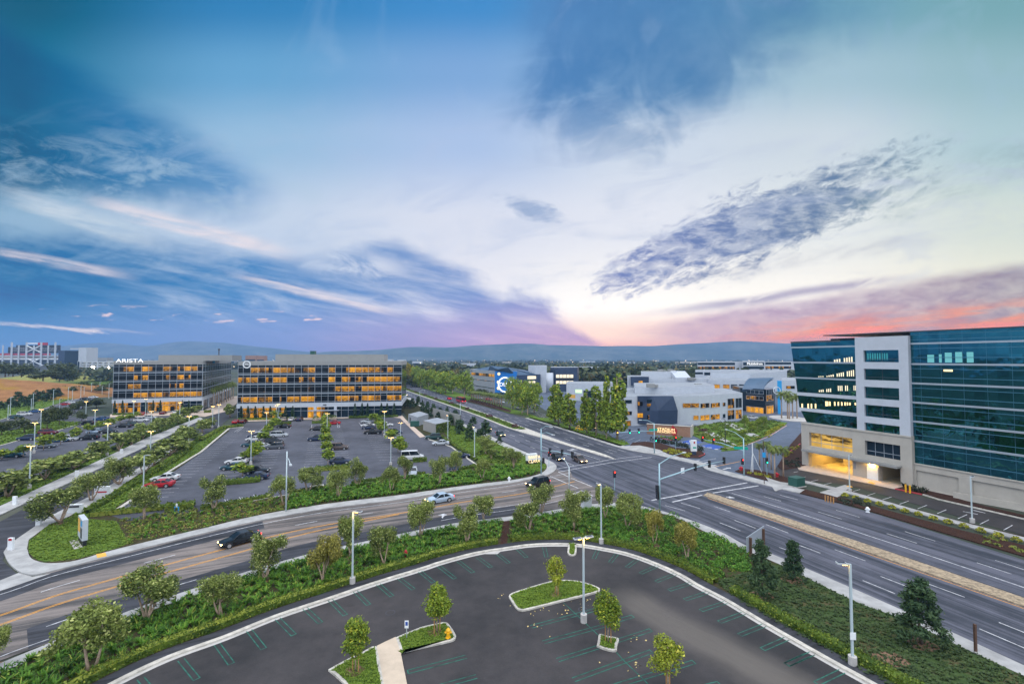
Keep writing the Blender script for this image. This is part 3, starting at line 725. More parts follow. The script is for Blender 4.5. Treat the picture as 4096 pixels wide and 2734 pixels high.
bed('planting_ground', gp('1868 1603, 2040 1650, 2045 1642, 1960 1612, 1885 1596'), 0.125, 'mulch')

# islands of the near car park
ISL = {}
def island(name, outline, m='turf', kerb_w=0.22, zz=0.16):
    R_ = smooth_line(outline + [outline[0]], 3)[:-1]
    q = MB(); q.prism(R_, -0.02, zz); struct(q.build('island_kerb', M['kerb']))
    c = sum(R_, Vector()) / len(R_)
    ar = sum(R_[i].x * R_[(i + 1) % len(R_)].y - R_[(i + 1) % len(R_)].x * R_[i].y for i in range(len(R_)))
    inn = off(R_ + [R_[0]], kerb_w if ar > 0 else -kerb_w)[:-1]
    q = MB(); q.sheet(inn, zz + 0.006); struct(q.build('island_ground', M['lawn'])); ISL[name] = inn
    return inn
island('oval', gl('M 1263 570, 1300 528, 1520 455, 1750 390, 1900 375, 2060 385, 2200 420, 2305 462, 2320 490, 2270 522, 1900 615, 1500 715, 1400 725, 1340 690'))
island('capsule', gl('H 1960 1088, 2035 1088, 2050 1120, 2045 1210, 2000 1232, 1955 1215, 1945 1180'))
island('hydrant', gl('L 1985 1045; M 230 930, 420 885, 530 868, 585 915, 645 1012, 645 1050, 590 1085, 300 1150, 20 1215; L 2040 1215, 2012 1130'))
island('pocket', gl('M 2285 1140, 2300 1075, 2318 1005; N 90 1030, 215 1055, 200 1130, 185 1198, 60 1180'))
island('wedge', gl('L 1200 1420, 1400 1310, 1580 1225, 1755 1148, 1800 1350, 1845 1568, 1860 1750, 1560 1790, 1370 1568'))
slab('walk_path', gl('L 1762 1146, 1870 1092, 1982 1040, 2040 1220, 2110 1568, 2150 1760, 1880 1760, 1842 1568'), 0.165, 'tan_walk')

# ------------------------------------------------------------------ paint on the ground
gm = MB()
def bay(p, q, w=0.42, t_=0.085, end=True):
    p, q = Vector(p), Vector(q); d = (q - p); d.z = 0; d.normalize(); n = Vector((-d.y, d.x, 0))
    for s_ in (-1, 1): gm.strip([p + n * s_ * w / 2 + n * t_ / 2, q + n * s_ * w / 2 + n * t_ / 2], [p + n * s_ * w / 2 - n * t_ / 2, q + n * s_ * w / 2 - n * t_ / 2], 0.019)
    if end: gm.strip([q + n * w / 2 - d * t_, q - n * w / 2 - d * t_], [q + n * w / 2, q - n * w / 2], 0.0192)
for s_ in ('K 2040 895, 2175 1080', 'K 1700 1040, 1850 1225', 'K 1320 1215, 1400 1310', 'L 280 945, 450 1160', 'L 610 810, 800 1000', 'L 930 690, 1110 860', 'L 1220 590, 1400 770', 'L 1510 490, 1670 650',
           'L 1780 410, 1940 550', 'L 2020 340, 2190 470', 'M 230 260, 390 390', 'M 450 200, 640 345', 'M 680 145, 850 275', 'M 900 95, 1060 215', 'M 1135 60, 1265 165', 'M 1370 5, 1470 100',
           'M 1675 -20, 1700 95', 'M 2300 10, 2250 115', 'N 200 55, 115 160', 'N 440 120, 310 215', 'N 670 195, 470 285', 'N 880 290, 650 380', 'N 1070 395, 800 480', 'N 1250 505, 985 590',
           'N 1460 620, 1170 715', 'N 1670 745, 1385 850', 'N 1910 885, 1620 1000', 'N 2170 1040, 1885 1165', 'N 2400 1235, 2165 1345', 'O 345 1285, 110 1390', 'O 620 1450, 380 1565', 'O 850 1590, 640 1690',
           'M 770 1250, 85 1430', 'M 890 1480, 300 1640', 'M 1520 905, 2400 670', 'M 1665 1085, 2480 862', 'M 1830 1290; N 40 1120', 'M 2015 1520; N 600 1188', 'N -80 1670; N 1095 1310', 'N 400 1800; N 1390 1560', 'N 60 670, 208 628', 'N 180 840, 385 780', 'N 195 1070, 595 940'):
    pts = gl(s_) if ';' not in s_ else gl(s_)
    bay(pts[0], pts[1])
line(gm, gl('M 1900 625, 2110 820, 2323 1020; N 30 1060'), 0.09, 0.0195)
line(gm, gl('N 190 1200, 280 1300, 520 1530, 700 1720'), 0.09, 0.0195)
struct(gm.build('bay_markings', M['green_line']))

wm = MB()
z_ = 0.012
line(wm, lerp_lines(CN, CS, 0.085), 0.14, z_)
for f in (0.29,): dashes(wm, lerp_lines(CN, CS, f), 3.0, 5.4, 0.13, z_, start=2)
S2 = lerp_lines(CN, CS, 0.80); dashes(wm, S2[:48], 3.0, 5.4, 0.13, z_, start=1)
line(wm, lerp_lines(CN, CS, 0.72)[54:76], 0.12, z_); line(wm, lerp_lines(CN, CS, 0.84)[52:76], 0.12, z_); line(wm, lerp_lines(CN, CS, 0.955)[6:36], 0.1, z_)
# crosswalk and stop lines
for s_ in ('I 600 580, 1710 375', 'I 840 600, 1185 520', 'I 1310 495, 1840 410', 'H 1820 215, 2323 130; I 130 105, 490 65', 'H 1840 250, 2323 165; I 130 142, 600 80', 'H 1745 300, 2070 440',
           'H 1840 250, 1960 310', 'H 1990 325, 2230 420', 'H 1985 520, 2110 465, 2240 530', 'H 2020 560, 2210 515', 'D 2040 1190, 2050 1185'):
    line(wm, gl(s_), 0.34 if s_[0] == 'I' else 0.22, z_)
# boulevard lanes, south-east and north-west of the crossing
se = lambda A_, B_, f, lo: [p for p in lerp_lines(A_, B_, f, 160) if p.y < lo]
yj = g('I', 1330, 560).y
BLs = [p for p in BL if p.y < g('I', 900, 640).y]; BRs = [p for p in BR if p.y < g('I', 1840, 410).y - 2]
def between(A_, B_, f, n=120): return lerp_lines(A_, B_, f, n)
ML = resample(MEDS_L, n=120)[3:]; MR = resample(MEDS_R, n=120)[3:]
for f in (.27, .52): dashes(wm, between(BLs, ML, f), 3.2, 6.2, 0.13, z_, start=1)
dashes(wm, between(BLs, ML, .76), 3.2, 6.2, 0.13, z_, start=4)
line(wm, between(MR, BRs, .27), 0.16, z_)
for f in (.50, .73): dashes(wm, between(MR, BRs, f), 3.2, 6.2, 0.13, z_, start=3)
BLn = [p for p in BL if p.y > g('H', 1830, 230).y]; BRn = [p for p in BR if p.y > g('I', 500, 70).y]
NL, NR = resample(MEDN_L, n=120), resample(MEDN_R, n=120)
for f in (.30, .53, .76): dashes(wm, between(BLn, NL, f), 3.2, 7.0, 0.16, z_, start=2)
for f in (.30, .54, .77): dashes(wm, between(NR, BRn, f), 3.2, 7.0, 0.16, z_, start=5)
line(wm, gl('C 1940 1385, 2200 1465, 2323 1505'), 0.2, z_)
# arrows
def arrow(p, q, turn=0, w=.22):
    p, q = Vector(p), Vector(q); d = (q - p); d.z = 0; L = d.length; d.normalize(); n = Vector((-d.y, d.x, 0))
    wm.strip([p + n * w, q - d * .9 + n * w], [p - n * w, q - d * .9 - n * w], z_)
    wm.sheet([q - d * 1.0 + n * .62, q, q - d * 1.0 - n * .62], z_ + .0005)
    if turn: wm.sheet([p + d * L * .4, p + d * L * .55 + n * turn * 1.1, p + d * L * .4 + n * turn * 1.5, p + d * L * .25], z_ + .001)
for s_, tn in (('I 1160 118, 1060 122', 1), ('I 1262 135, 1175 155', 0), ('I 1345 170, 1290 178', 1), ('I 1430 220, 1520 200', 0), ('I 1465 540, 1570 552', 0), ('H 540 748, 440 752', 1), ('C 2060 1385, 1960 1388', -1)):
    p_, q_ = gl(s_); arrow(p_, q_, tn)
for s_ in ('I 1100 142, 1345 95', 'D 2250 1650, 2300 1640'): line(wm, gl(s_), 0.16, z_)
# stripes of the office car park: three double-sided rows, and the western edge
dB = (g('B', 1745, 1550) - g('B', 1520, 1560)).normalized(); dB.z = 0
def stalls(a_, b_, n, L=5.0, two=True, w=0.09, z=0.014):
    a_, b_ = Vector(a_), Vector(b_)
    for i in range(n + 1):
        p = a_.lerp(b_, i / n)
        for sgn in ((-1, 1) if two else (1,)):
            line(wm, [p + dB * sgn * 0.9, p + dB * sgn * L], w, z)
stalls(g('g', 480, 330), g('B', 890, 1110), 26)
stalls(g('g', 1485, 180), g('B', 1462, 1100), 24)
stalls(g('C', 10, 1500), g('B', 1990, 1040), 22)
stalls(g('F', 1560, 560), g('B', 380, 1140), 30, 5.2, False)
for s_ in ('B 2210 1290, 2300 1500', 'C 0 1230, 0 1240'): pass
for i in range(16):
    p = g('B', 320, 1130).lerp(g('F', 1900, 300), i / 15)
for s_ in ('g 110 605, 150 660', 'g 455 545, 490 585', 'g 620 515, 655 555', 'g 1070 440, 1105 475', 'g 285 570, 325 620', 'g 1885 320, 1910 355', 'g 2005 315, 2040 340'):
    line(wm, gl(s_), 0.1, 0.016); line(wm, [p + Vector((.45, 0, 0)) for p in gl(s_)], 0.1, 0.016)
for s_ in ('B 1300 1095, 1290 1140', 'B 1590 1090, 1605 1135', 'B 1610 1085, 1622 1130', 'B 1070 1100, 1045 1145', 'B 400 1180, 480 1125', 'B 430 1180, 500 1130', 'B 1845 1070, 1880 1120', 'B 760 1110, 690 1170'): line(wm, gl(s_), 0.12, 0.016)
# tower side road stalls, campus stalls
for i in range(13):
    p = g('J', 205, 262).lerp(g('J', 2110, 735), i / 12); q = g('J', 285, 243).lerp(g('J', 2190, 690), i / 12)
    line(wm, [p, q], 0.11, 0.014)
for i in range(14):
    p = g('D', 60, 1195).lerp(g('D', 470, 1330), i / 6); q = g('D', 150, 1185).lerp(g('D', 540, 1285), i / 6)
    if i < 7: line(wm, [p, q], 0.12, 0.012)
for i in range(9):
    p = g('C', 1500, 950).lerp(g('C', 1660, 1015), i / 8); q = g('C', 1570, 935).lerp(g('C', 1720, 985), i / 8)
    line(wm, [p, q], 0.12, 0.012)
for i in range(10):
    p = g('C', 1930, 1060).lerp(g('C', 2060, 1110), i / 9); q = p + Vector((5.0, 1.2, 0)); line(wm, [p, q], 0.12, 0.012)
for s_ in ('J 1735 563, 1870 590', 'J 1830 552, 1940 578'): line(wm, gl(s_), 0.3, 0.014)
struct(wm.build('road_markings', M['white_line']))
om = MB()
yl = lerp_lines(CN, CS, 0.425); y2 = lerp_lines(CN, CS, 0.56)
for d_ in (-.12, .12): line(om, off(yl[:83], d_), 0.11, z_)
ym = [p.lerp(q, max(0, min(1, (i - 26) / 22)) ** 1.5) for i, (p, q) in enumerate(zip(y2, yl))]
for d_ in (-.12, .12): line(om, off(ym[:47], d_), 0.11, z_)
line(om, gl('I 1330 190, 1620 130'), 0.2, z_)
struct(om.build('road_markings', M['yellow_line']))
pd = MB()
for s_ in ('F 1115 1218, 1130 1262, 1240 1240, 1225 1198', 'J 855 302, 870 292, 935 312, 905 320', 'J 655 335, 690 328, 720 345, 690 350'): pd.sheet(gl(s_), 0.142)
struct(pd.build('ramp_pad_ground', M['ramp_yellow']))
bb = MB()
for s_ in ('D 930 1300, 1050 1270, 1190 1300, 1060 1330', 'D 1170 1345, 1270 1318, 1440 1355, 1330 1385'): bb.sheet(gl(s_), 0.014)
struct(bb.build('accessible_bay_markings', M['blue_bay']))
st_ = MB()
for s_ in ('D 930 1300, 960 1302', 'D 990 1308, 1030 1312', 'D 1170 1350, 1220 1352', 'D 1245 1362, 1300 1364', 'D 1330 1380, 1375 1384', 'D 1050 1280, 1070 1330'): line(st_, gl(s_), .8, 0.020)
struct(st_.build('road_markings', M['white_line']))
# kerbs round the office car park, dividers of its islands
kb = MB()
ribbon(kb, gl('F 1265 740, 1520 575; F 1900 280; F 2323 20; B 330 1140, 505 1125'), -0.55, -0.02, 0.15)
ribbon(kb, gl('C 300 1255, 600 1355, 890 1560'), -0.4, -0.02, 0.15)
ribbon(kb, gl('g 0 720, 820 550, 1250 487, 2090 350; H 300 290, 700 240, 890 165'), -0.2, -0.02, 0.14)
ribbon(kb, gl('A 0 1345, 210 1285, 660 1170, 905 1098'), 0.3, -0.02, 0.15)
ribbon(kb, gl('A 0 1045, 80 1020, 600 890, 900 800, 1230 720'), 0.3, -0.02, 0.15)
ribbon(kb, gl('D 1400 1385, 1700 1340, 1960 1240, 2170 1110'), 0.25, -0.02, 0.16)
ribbon(kb, gl('J 1360 412, 1500 455, 2297 640, 3000 830, 3500 968'), 0.3, -0.02, 0.17)
struct(kb.build('kerb', M['kerb']))
rk2 = MB(); ribbon(rk2, gl('D 1400 1383, 1700 1338, 1960 1238, 2170 1108'), 0.12, -0.02, 0.165); ribbon(rk2, gl('D 2323 1320, 2150 1450, 2160 1480'), .2, 0, .165)
ribbon(rk2, gl('D 640 1245, 860 1285'), .25, 0, .14); ribbon(rk2, gl('D 1150 1470, 1215 1450, 1220 1430'), .2, 0, .15)
struct(rk2.build('kerb', M['red_kerb']))
rd = MB(); gR = g('D', 2200, 1030)
rd.prism([gR + Vector((math.cos(t_) * 6.5, math.sin(t_) * 9, 0)) for t_ in np.linspace(0, 2 * math.pi, 28)[:-1]], 0, 0.3)
struct(rd.build('roundabout_ground', M['concrete']))
rings = MB()
def ring(p, r, z=0.112, m=0, s=1.0):
    rings.sheet([(p[0] + math.cos(t_) * r * (1 + .14 * math.sin(3 * t_ + p[0])), p[1] + math.sin(t_) * r * s * (1 + .1 * math.cos(2 * t_)), z) for t_ in np.linspace(0, 2 * math.pi, 20)[:-1]], z)
mh = MB()
for c_, r_ in ((g('L', 1920, 740), .42), (g('M', 2125, 705), .42), (g('C', 2010, 1485), .4), (g('g', 1440, 908), .42), (g('I', 300, 330), .42), (g('I', 1330, 890), .42), (g('J', 1020, 640), .42), (g('K', 1250, 250), .42), (g('B', 1250, 1380), .45)):
    pts = [c_ + Vector((math.cos(t_) * r_, math.sin(t_) * r_, 0)) for t_ in np.linspace(0, 2 * math.pi, 25)]
    line(mh, pts, 0.06, 0.0205)
mh2 = MB(); mh2.sheet([g('g', 1362, 412) + Vector((math.cos(t_) * 1.3, math.sin(t_) * 1.3, 0)) for t_ in np.linspace(0, 2 * math.pi, 25)[:-1]], 0.018); struct(mh2.build('manhole_slab_ground', M['concrete']))
struct(mh.build('manhole_ground', M['asphalt_lot']))
gr = MB(); gr.sheet(gl('I 5 1140, 15 1138, 15 1150; H 1000 1190, 1080 1160, 1190 1165, 1120 1205'), 0.022) if False else gr.sheet(gl('H 990 1205, 1060 1165, 1190 1160, 1130 1205'), 0.022)
struct(gr.build('drain_ground', M['concrete']))
wd = MB(); wd.sheet(gl('H 1195 830, 1270 818, 1265 960, 1240 1095, 1165 1110, 1180 960'), 0.118); struct(wd.build('mulch_path', M['mulch']))

# ------------------------------------------------------------------ plants
def leaf_quads(c, size, rg, up=0.35, long=1.5, out=None):
    """Little bent-free leaf faces at points c (n,3)."""
    n = len(c); d = rg.normal(size=(n, 3)); d[:, 2] += up
    if out is not None: d += out * 0.9
    d /= np.linalg.norm(d, axis=1)[:, None] + 1e-9
    t_ = rg.normal(size=(n, 3)); u = np.cross(d, t_); u /= np.linalg.norm(u, axis=1)[:, None] + 1e-9
    w_ = np.cross(d, u); s_ = (size * (0.6 + 0.8 * rg.random(n)))[:, None] if np.isscalar(size) else (size * (0.6 + 0.8 * rg.random(n)))[:, None]
    u = u * s_ * 0.5 * long; w_ = w_ * s_ * 0.5
    v = np.stack([c - u, c - w_ * 0.9 + u * .15, c + u, c + w_ * 0.9 + u * .15], axis=1).reshape(-1, 3)
    return v, np.arange(n * 4).reshape(-1, 4)
def lobes_points(lobes, n, rg, shell=0.62):
    vol = np.array([l[1][0] * l[1][1] * l[1][2] for l in lobes]) ** 0.67; pick = rg.choice(len(lobes), n, p=vol / vol.sum())
    d = rg.normal(size=(n, 3)); d /= np.linalg.norm(d, axis=1)[:, None]
    r = shell + (1 - shell) * rg.random(n) ** 0.6
    r = r * (1 + 0.16 * np.sin(d[:, 0] * 5 + pick) * np.sin(d[:, 1] * 5 + pick * 2) + 0.10 * rg.normal(size=n))
    C_ = np.array([l[0] for l in lobes])[pick]; R_ = np.array([l[1] for l in lobes])[pick]
    return C_ + d * R_ * r[:, None], d
def crown(name, lobes, n, size, m, rg, parent, shell=0.62, up=0.35, long=1.5, drop=0.0):
    p_, d = lobes_points(lobes, n, rg, shell)
    if drop: p_[:, 2] -= drop * rg.random(n)
    v, f = leaf_quads(p_, size, rg, up, long, d)
    return put(name, np_mesh(name, v, f, [M[m]]), parent)
def limb(mb, p, q, r0, r1, bend, rg, n=6):
    p, q = np.array(p), np.array(q); mid = (p + q) / 2 + rg.normal(size=3) * bend * np.linalg.norm(q - p)
    ts = np.linspace(0, 1, 5)[:, None]; pts = (1 - ts) ** 2 * p + 2 * ts * (1 - ts) * mid + ts ** 2 * q
    mb.tube(pts, list(np.linspace(r0, r1, 5)), n)
TREE = {}
def mk_olive(seed, n, leaf, m='olive', bark='bark', tall=0.0):
    def f():
        rg = np.random.default_rng(seed); t_ = thing('olive_tree', 'olive', 'tree'); lobes = []; k = rg.integers(6, 9)
        for i in range(k):
            an = i * 2 * math.pi / k + rg.random() * .9; rr = (0.55 + 0.95 * rg.random()); z = 1.8 + 2.4 * rg.random() + tall * rg.random()
            r = 0.62 + 0.42 * rg.random(); lobes.append(((math.cos(an) * rr, math.sin(an) * rr, z), (r, r, r * (0.95 + .5 * rg.random()))))
        for i in range(4):
            r = 0.55 + 0.30 * rg.random(); lobes.append((tuple(rg.normal(size=2) * .75) + (3.3 + 1.1 * rg.random() + tall,), (r, r, r * 1.15)))
        an = rg.random() * 6.28; lobes.append(((math.cos(an) * 1.9, math.sin(an) * 1.9, 1.9 + 1.2 * rg.random()), (.5, .5, .42)))
        mb = MB(); s_ = rg.integers(3, 5)
        for i in range(s_):
            lo = lobes[int(i * k / s_)][0]; limb(mb, (rg.normal() * .1, rg.normal() * .1, 0), (lo[0] * .85, lo[1] * .85, lo[2] - .1), 0.10, 0.035, 0.10, rg)
            l2 = lobes[int(i * k / s_ + 1) % k][0]; limb(mb, (lo[0] * .4, lo[1] * .4, lo[2] * .5), (l2[0] * .8, l2[1] * .8, l2[2]), 0.055, 0.02, 0.08, rg, 5)
        mb.build('trunk', M[bark], t_, True)
        crown('crown', lobes, n, leaf, m, rg, t_, 0.30, 0.3, 1.6)
        return t_
    return f, 5.0, 4.4
def mk_ficus(seed, n, leaf, m='ficus', stakes=True, loose=0.0):
    def f():
        rg = np.random.default_rng(seed); t_ = thing('young_shade_tree', 'shade tree', 'tree'); lobes = [((0, 0, 2.7), (1.0, 1.0, 1.15)), ((0, 0, 3.7), (.72, .72, 1.05))]
        for i in range(9):
            an = rg.random() * 6.28; z = 1.9 + 2.2 * rg.random(); rr = (.62 + loose * rg.random()) * (1.25 - abs(z - 2.6) / 2.6); r = .48 + .25 * rg.random()
            lobes.append(((math.cos(an) * rr, math.sin(an) * rr, z), (r, r, r)))
        mb = MB(); limb(mb, (0, 0, 0), (.03, .02, 4.2), .07, .02, .01, rg); limb(mb, (0, 0, 1.4), (.6, .3, 2.8), .035, .012, .05, rg, 5); limb(mb, (0, 0, 1.6), (-.55, -.35, 3.0), .035, .012, .05, rg, 5)
        mb.build('trunk', M['bark'], t_, True)
        if stakes:
            for s_ in (-1, 1):
                mb = MB(); mb.tube([(s_ * .28, s_ * .12, 0), (s_ * .27, s_ * .12, 2.3)], .045, 6); mb.build('stake', M['stake'], t_)
        crown('crown', lobes, n, leaf, m, rg, t_, 0.6, 0.3, 1.7)
        return t_
    return f, 4.85, 2.6
def mk_pine(seed, n, leaf, wide=1.0):
    def f():
        rg = np.random.default_rng(seed); t_ = thing('young_pine', 'pine', 'tree'); lobes = []; mb = MB(); limb(mb, (0, 0, 0), (.1, 0, 4.7), .10, .02, .02, rg)
        for i in range(26):
            z = .7 + 3.9 * (i / 26) + rg.normal() * .12; an = i * 2.4 + rg.random() * .8; rr = (1.25 * (1 - (z / 5.2)) ** .75 * (.55 + .55 * rg.random()) + .06) * wide
            r = .24 + .24 * (1 - z / 5.5) * rg.random() + .1
            p = (math.cos(an) * rr, math.sin(an) * rr, z + .18); lobes.append((p, (r * 1.15, r * 1.15, r * .85))); limb(mb, (0, 0, z - .15), p, .03, .01, .03, rg, 4)
        lobes.append(((.1, 0, 4.7), (.13, .13, .38)))
        mb.build('trunk', M['bark_dark'], t_, True)
        crown('crown', lobes, n, leaf, 'pine', rg, t_, 0.25, 0.9, 2.6)
        return t_
    return f, 5.05, 2.7
def mk_poplar(seed, n, leaf, m='poplar', m2=None):
    def f():
        rg = np.random.default_rng(seed); t_ = thing('poplar_tree', 'poplar', 'tree'); lobes = []; mb = MB(); limb(mb, (0, 0, 0), (.1, 0, 15), .25, .04, .01, rg)
        for s_ in range(4):
            an = s_ * 1.57 + rg.random(); q = .7 + .35 * rg.random(); hh = 12.0 + 4.5 * rg.random(); limb(mb, (0, 0, 1.5), (math.cos(an) * 1.3, math.sin(an) * 1.3, hh * .7), .12, .03, .04, rg, 5)
            for j in range(8):
                z = 3.0 + (hh - 3.0) * j / 8 + rg.random(); r = 1.1 * (1.05 - .65 * (z / hh) ** 2) * (.75 + .5 * rg.random())
                lobes.append(((math.cos(an) * q * 1.5 * (1.2 - z / hh * .7) + rg.normal() * .25, math.sin(an) * q * 1.5 * (1.2 - z / hh * .7) + rg.normal() * .2, z), (r * .85, r * .85, r * 1.3)))
        mb.build('trunk', M['bark'], t_, True)
        crown('crown', lobes, n, leaf, m, rg, t_, 0.6, 0.5, 1.4)
        return t_
    return f, 16.6, 4.3
def mk_broad(seed, n, leaf, m='oak', bark='bark_dark', low=0.30):
    def f():
        rg = np.random.default_rng(seed); t_ = thing('broad_tree', 'tree', 'tree'); lobes = []; mb = MB(); limb(mb, (0, 0, 0), (0, 0, 4), .28, .16, .02, rg)
        for i in range(16):
            an = i * 2.4 + rg.random(); z = 10 * (low + (.92 - low) * rg.random()); rr = 3.6 * math.sqrt(max(.05, 1 - ((z / 10 - .5) / .55) ** 2)) * (.45 + .5 * rg.random()); r = 1.3 + .9 * rg.random()
            p = (math.cos(an) * rr, math.sin(an) * rr, z); lobes.append((p, (r, r, r * .85)))
            if i % 3 == 0: limb(mb, (0, 0, 3.4), p, .13, .03, .06, rg, 5)
        lobes.append(((0, 0, 5.8), (2.6, 2.6, 2.6)))
        mb.build('trunk', M[bark], t_, True)
        crown('crown', lobes, n, leaf, m, rg, t_, 0.62, 0.4, 1.4)
        return t_
    return f, 10.4, 8.6
def mk_palm(seed, n=22, ht=8.0):
    def f():
        rg = np.random.default_rng(seed); t_ = thing('palm_tree', 'palm', 'tree'); mb = MB(); mb.tube([(0, 0, 0), (.05, .02, ht * .5), (0, .05, ht)], [.26, .20, .22], 8); mb.build('trunk', M['bark'], t_, True)
        V_, F_ = [], []
        for i in range(n):
            an = i * 2.4; el = .9 - 1.5 * (i / n) + rg.normal() * .1; L = 2.0 + .5 * rg.random(); d = np.array([math.cos(an), math.sin(an), 0]); side = np.array([-d[1], d[0], 0])
            p = np.array([0, .05, ht + .1]); e = el; row = []
            for j in range(6):
                w_ = .40 * math.sin(math.pi * (j + .6) / 6.4); row.append((p.copy(), w_)); p = p + (d * math.cos(e) + np.array([0, 0, math.sin(e)])) * L / 5; e -= .32
            for j in range(5):
                for s_ in (-1, 1):
                    for q in range(2):
                        b = len(V_); a0 = row[j][0] + (row[j + 1][0] - row[j][0]) * q * .5; a1 = row[j][0] + (row[j + 1][0] - row[j][0]) * (q * .5 + .42)
                        w0 = row[j][1]; dr = np.array([0, 0, -.18])
                        V_ += [a0, a1, a1 + side * s_ * w0 + dr + d * .16, a0 + side * s_ * w0 + dr + d * .16]; F_.append((b, b + 1, b + 2, b + 3))
        put('crown', np_mesh('crown', V_, F_, [M['palm']]), t_)
        return t_
    return f, ht + 1.9, 4.0
def mk_cypress(seed, n=420):
    def f():
        rg = np.random.default_rng(seed); t_ = thing('cypress_tree', 'cypress', 'tree'); mb = MB(); mb.tube([(0, 0, 0), (0, 0, 1.2)], .1, 6); mb.build('trunk', M['bark_dark'], t_)
        z = rg.random(n) ** .85; r = .62 * np.sin(np.pi * (z * .82 + .14)) ** .8 * (1 - z * .75) * (1 + .2 * rg.normal(size=n)); an = rg.random(n) * 6.28
        c = np.stack([np.cos(an) * r, np.sin(an) * r, .4 + z * 5.6], 1); v, f_ = leaf_quads(c, .34, rg, 1.0, 1.5)
        put('crown', np_mesh('crown', v, f_, [M['cypress']]), t_); return t_
    return f, 6.1, 1.15
for s_ in range(4):
    TREE['olive', s_] = mk_olive(20 + s_, 5600, .13); TREE['olive_far', s_] = mk_olive(30 + s_, 800, .36)
    TREE['ficus', s_] = mk_ficus(40 + s_, 3600, .125); TREE['ficus_far', s_] = mk_ficus(50 + s_, 520, .32, 'ficus', False)
    TREE['poplar', s_] = mk_poplar(60 + s_, 2600, .50); TREE['broad', s_] = mk_broad(70 + s_, 900, .72); TREE['pine', s_] = mk_pine(80 + s_, 4200, .12)
    TREE['pine_far', s_] = mk_pine(90 + s_, 420, .36, 1.15); TREE['palm', s_] = mk_palm(100 + s_)
    TREE['leafy', s_] = mk_broad(110 + s_, 1900, .50, 'poplar', 'bark', .2)
    TREE['gold', s_] = mk_olive(140 + s_, 6500, .135, 'olive_gold'); TREE['cypress', s_] = mk_cypress(150 + s_); TREE['ficus_young', s_] = mk_ficus(160 + s_, 2400, .13, 'ficus_young', True, .25)
    TREE['leafy_gold', s_] = mk_broad(170 + s_, 1900, .50, 'poplar_gold', 'bark', .2)
_cnt = {}
def tree(kind, b, zt, w, label, group=None, cat='tree', z0=0.1, name=None):
    i = _cnt[kind] = _cnt.get(kind, -1) + 1
    f, H_, W_ = TREE[kind, i % 4]
    s_ = w / W_ * (.93 if kind in ('olive', 'gold') else 1); zt = zt + (.3 if kind in ('olive', 'gold') else 0)
    r = POOL.place((kind, i % 4), f, (b[0], b[1], z0), rnd.random() * 6.28, (s_, s_, (zt - z0) / H_), label, group)
    return r
def trees(kind, spec, label=None, group=None, z0=0.1, rr=0.0, far=None):
    """'K 845 1150 | K 820 490 | 290 | label ; ...': base, top, width in photo pixels, label."""
    for q in spec.split(';'):
        q = q.strip()
        if not q: continue
        f = [x.strip() for x in q.split('|')]
        t0, x0, y0 = f[0].split(); b = g(t0, float(x0), float(y0)) if far is None else AT(*P(t0, float(x0), float(y0)), far)
        t1, x1, y1 = f[1].split(); px, py = P(t1, float(x1), float(y1))
        w = float(f[2]) * b.y / FPX * (1.25 if kind == 'ficus_far' else 1)
        zz = z0 if far is None else b.z
        tree(kind, b, top_of(b, px, py), w, f[3] if len(f) > 3 and f[3] else label, f[4] if len(f) > 4 else group, z0=zz)
        if rr: ring(b, rr)
OG = 'olive trees in the bed along the near kerb'
trees('olive', '''K 845 1150 | K 860 500 | 290 | big leaning olive tree with a forked pale trunk, lowest in the near bed ;
K 1390 690 | K 1400 190 | 255 | broad olive tree overhanging the near pavement where the street leaves the picture ;
K 2055 650 | K 2000 255 | 185 | pale olive tree with four slim white stems in a bare earth ring ;
g 765 1510 | g 830 985 | 168 | olive tree with two separate crowns leaning over the street beside the blurred black car ;
g 1720 1260 | g 1690 740 | 140 | olive tree standing just behind the tall lamp post with the round concrete foot ;
g 2140 1340 | g 2150 860 | 125 | olive tree with a low wide crown between lamp post and red valve pipe ;
H 245 1030 | H 230 610 | 132 | olive tree with a dark low side branch opposite the blurred silver car ;
H 780 1090 | H 760 660 | 130 | pale olive tree with a forked trunk beside the dark mulch path ;
H 990 830 | H 970 525 | 118 | olive tree at the pavement edge partly behind the one beside the mulch path ;
H 1490 960 | H 1470 590 | 127 | olive tree with white stems just past the dark mulch path ;
H 1650 740 | H 1620 420 | 130 | olive tree by the pavement opposite the blurred black wagon ;
H 2015 930 | H 1990 470 | 135 | dense olive tree on a single thin trunk near the grey utility cabinet ;
I 40 810 | I 60 400 | 112 | dark olive tree behind the tall lamp post at the bend of the kerb ;
I 315 930 | I 290 505 | 126 | olive tree with a leaning bare V-shaped trunk next to the signal pole''', None, OG, rr=.75)
trees('gold', '''g 1430 1550 | g 1400 1040 | 152 | yellowish olive tree with foliage nearly to the ground beside the lamp post ;
I 630 1110 | I 600 700 | 95 | golden narrow olive tree on one straight trunk ;
I 1010 1290 | I 1010 900 | 112 | rounded greyish gold tree last before the dark shrubs''', None, OG, rr=.75)
trees('olive', 'K -40 1120 | K -20 770 | 130 | olive tree half cut off by the picture edge beside the far street lane', None, OG, rr=.7)
OB = 'olive trees in the bed before the office car park'
